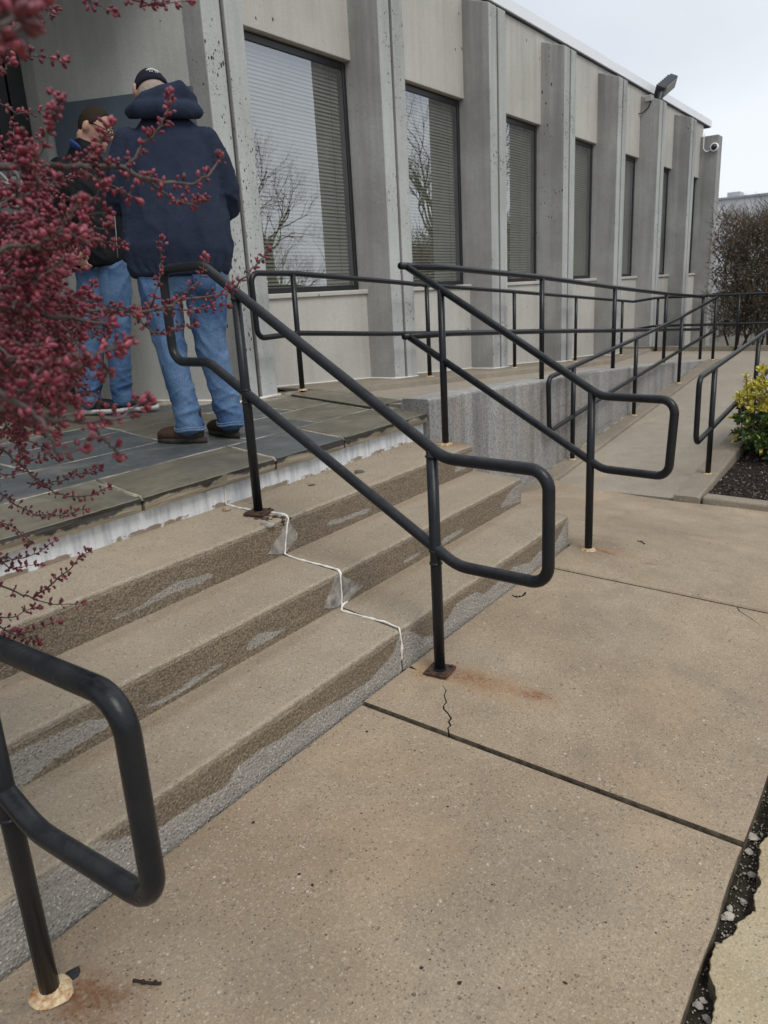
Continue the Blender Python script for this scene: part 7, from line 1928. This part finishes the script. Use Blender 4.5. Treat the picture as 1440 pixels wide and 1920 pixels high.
body2 = [loft([(-.04, .0, .95), (-.05, .0, 1.25), (-.06, .01, 1.52)], [(.12, .10), (.13, .11), (.15, .09)]),
         loft([(-.20, -.07, 1.53), (-.30, -.10, 1.27), (-.19, -.15, 1.06)], [(.045, .045), (.04, .04), (.028, .028)], 12), loft([(.07, .09, 1.52), (.10, -.04, 1.30), (.235, -.04, 1.27)], [(.045, .045), (.04, .04), (.028, .028)], 12),
         loft([(.01, -.03, .92), (-.015, -.02, .49), (-.045, 0, .10)], [(.08, .08), (.055, .055), (.042, .042)], 14), loft([(-.11, .03, .92), (-.18, .05, .48), (-.25, .06, .10)], [(.08, .08), (.055, .055), (.042, .042)], 14)]
hands2 = hand((-.19, -.15, 1.065), (.25, -.1, -1), (.5, .5, -.2), (.8, -.5, .1)) + hand((.235, -.04, 1.27), (1, -.1, -.1), (0, .2, -1), (-.1, -1, .1))
m2.part('body', fuse(head2+body2+hands2, .0085, 2), SKIN)
m2.part('hair', fuse([ell(H(-.004, 0, .005), (.1015, .0815, .1145), HM)], .006, 2, lambda p: (.0012*N3(p, 90) if (HM.transposed() @ (p-hc2)).z > .002+1.9*max(0, (HM.transposed() @ (p-hc2)).x-.012) or ((HM.transposed() @ (p-hc2)).x < -.045 and (HM.transposed() @ (p-hc2)).z > -.055) else -.022)), HAIR)
eye = MB().add(ell(H(.094, -.030, .012), (.010, .012, .009), HM, 10, 8)).add(ell(H(.094, .030, .012), (.010, .012, .009), HM, 10, 8))
m2.part('eye', eye.get(), plain('eye_white', (.55, .52, .48), .3))
gla = MB()
for sg_ in (-1, 1):
    ring = []
    for i in range(14):
        a = 2*math.pi*i/14
        ring.append(H(.112, sg_*.033+.025*math.cos(a), .002+.019*math.sin(a)))
    gla.add(tube(ring, .0028, 6, closed=True))
    gla.add(tube([H(.112, sg_*.058, .010), H(.07, sg_*.079, .012), H(-.01, sg_*.084, .012)], .0036, 6))
gla.add(tube([H(.113, -.009, .006), H(.113, .009, .006)], .0019, 6))
m2.part('glasses', gla.get(), BLK)
def d_j2(p): return .006*N3(p, 5.0, 4)+.009*rid(p.x*5, p.y*5, p.z*6+p.x*4, 7.0, 3.2)
jk = [loft([(-.035, 0, .945), (-.036, 0, .985), (-.05, 0, 1.10), (-.055, 0, 1.25), (-.062, .005, 1.40), (-.068, .01, 1.50), (-.055, .01, 1.58), (-.045, .01, 1.645)], [(.178, .16), (.188, .17), (.188, .175), (.180, .17), (.182, .16), (.165, .135), (.11, .105), (.082, .085)], 24, dome=.08),
      loft([(-.19, -.05, 1.53), (-.255, -.085, 1.40), (-.30, -.10, 1.27), (-.255, -.135, 1.15), (-.195, -.15, 1.07)], [(.075, .078), (.07, .075), (.062, .068), (.055, .058), (.045, .045)], 16),
      loft([(.055, .07, 1.52), (.09, .02, 1.40), (.105, -.045, 1.31), (.165, -.055, 1.275), (.225, -.045, 1.27)], [(.075, .078), (.07, .075), (.062, .066), (.052, .054), (.042, .042)], 16)]
jkt = m2.part('jacket', fuse(jk, .0105, 4, d_j2), JACKET)
zp = [(.072, -.135, 1.47), (.078, -.146, 1.35), (.074, -.158, 1.25), (.066, -.163, 1.12), (.055, -.155, .985)]
m2.part('zip', tube(fillet(zp, .3, False, 4), .0028, 6), plain('zip_metal', (.30, .30, .32), .4, .5), jkt)
cl_ = [(-.100, .06, 1.66), (-.118, .02, 1.665), (-.118, -.03, 1.66), (-.095, -.065, 1.645), (-.07, -.078, 1.625)]
m2.part('collar', loft(cl_, [(.010, .03), (.012, .034), (.012, .034), (.012, .032), (.01, .03)], 10, up=(1, 0, 0)), BLUE)
jl2 = loft([(.02, -.03, .96), (.01, -.03, .80), (-.005, -.025, .62), (-.015, -.02, .48), (-.03, -.01, .30), (-.045, 0, .15), (-.047, 0, .075)], [(.108, .115), (.108, .112), (.094, .10), (.08, .088), (.074, .08), (.072, .078), (.068, .076)], 18)
jr2 = loft([(-.10, .03, .96), (-.125, .035, .80), (-.155, .04, .62), (-.18, .05, .48), (-.215, .055, .30), (-.245, .06, .15), (-.25, .06, .075)], [(.102, .115), (.104, .112), (.094, .10), (.08, .088), (.074, .08), (.072, .078), (.068, .076)], 18)
brow = MB()
for sg_ in (-1, 1): brow.add(loft([H(.094, sg_*.012, .034), H(.092, sg_*.035, .040), H(.078, sg_*.056, .034)], [(.004, .003), (.005, .003), (.003, .002)], 8))
m2.part('eyebrow', brow.get(), HAIR)
m2.part('jeans', fuse([jl2, jr2], .0085, 3, d_jean(0)), DENIM)
WSOLE = plain('white_sole', (.55, .55, .54), .6)
boot(m2, (-.10, .0), (.95, -.10), .29, BLK, WSOLE, True)
boot(m2, (-.30, .06), (.90, -.30), .29, BLK, WSOLE, True)

# ------------------------------------------------------------------ bare trees across the street (seen in the window reflections)
def bare_tree(x, y, h, seed, label):
    q_ = random.Random(seed)
    t_ = thing('bare_tree', (x, y, -.34), label, 'tree', 'bare trees mirrored in the windows')
    tk, cr_ = MB(), MB()
    def grow(p, d, L, r, lvl):
        n = 4
        pts, rr = [p], [r]
        dd = d.copy()
        for i in range(n):
            dd = (dd+Vector((q_.gauss(0, .10), q_.gauss(0, .10), .04))).normalized()
            pts.append(pts[-1]+dd*L/n); rr.append(r*(1-.5*(i+1)/n))
        (tk if lvl < 2 else cr_).add(tube([tuple(a_) for a_ in pts], rr, 6 if lvl < 2 else 3, cap=False))
        if lvl >= 6: return
        for k in range(4 if lvl < 4 else 3):
            i = q_.randint(2, n)
            sd_ = Matrix.Rotation(q_.uniform(0, 6.28), 3, dd) @ dd.orthogonal().normalized()
            grow(pts[i], (dd*q_.uniform(.6, 1.1)+sd_*q_.uniform(.5, .95)+Vector((0, 0, .15))).normalized(), L*q_.uniform(.60, .78), rr[i]*.7, lvl+1)
    grow(Vector((x, y, -.4)), Vector((0, 0, 1)), h*.24, h*.021, 0)
    mk('trunk', tk.get(), BARK, t_, smooth=True)
    o_ = mk('crown', cr_.get(), twigm(), t_); o_['kind'] = 'stuff'
bare_tree(12.9, -6.0, 9.5, 1, 'bare tree mirrored in the lower left of the nearest window')
bare_tree(17.2, -6.3, 7.0, 2, 'low bare tree mirrored in the left half of the second window')
bare_tree(14.6, -7.0, 5.2, 6, 'low bare shrub tree mirrored in the right half of the nearest window')
bare_tree(11.8, -7.2, 5.0, 8, 'low bare shrub tree mirrored at the left edge of the nearest window')
bare_tree(20.8, -6.0, 12.0, 4, 'taller bare tree mirrored in the right half of the second window')
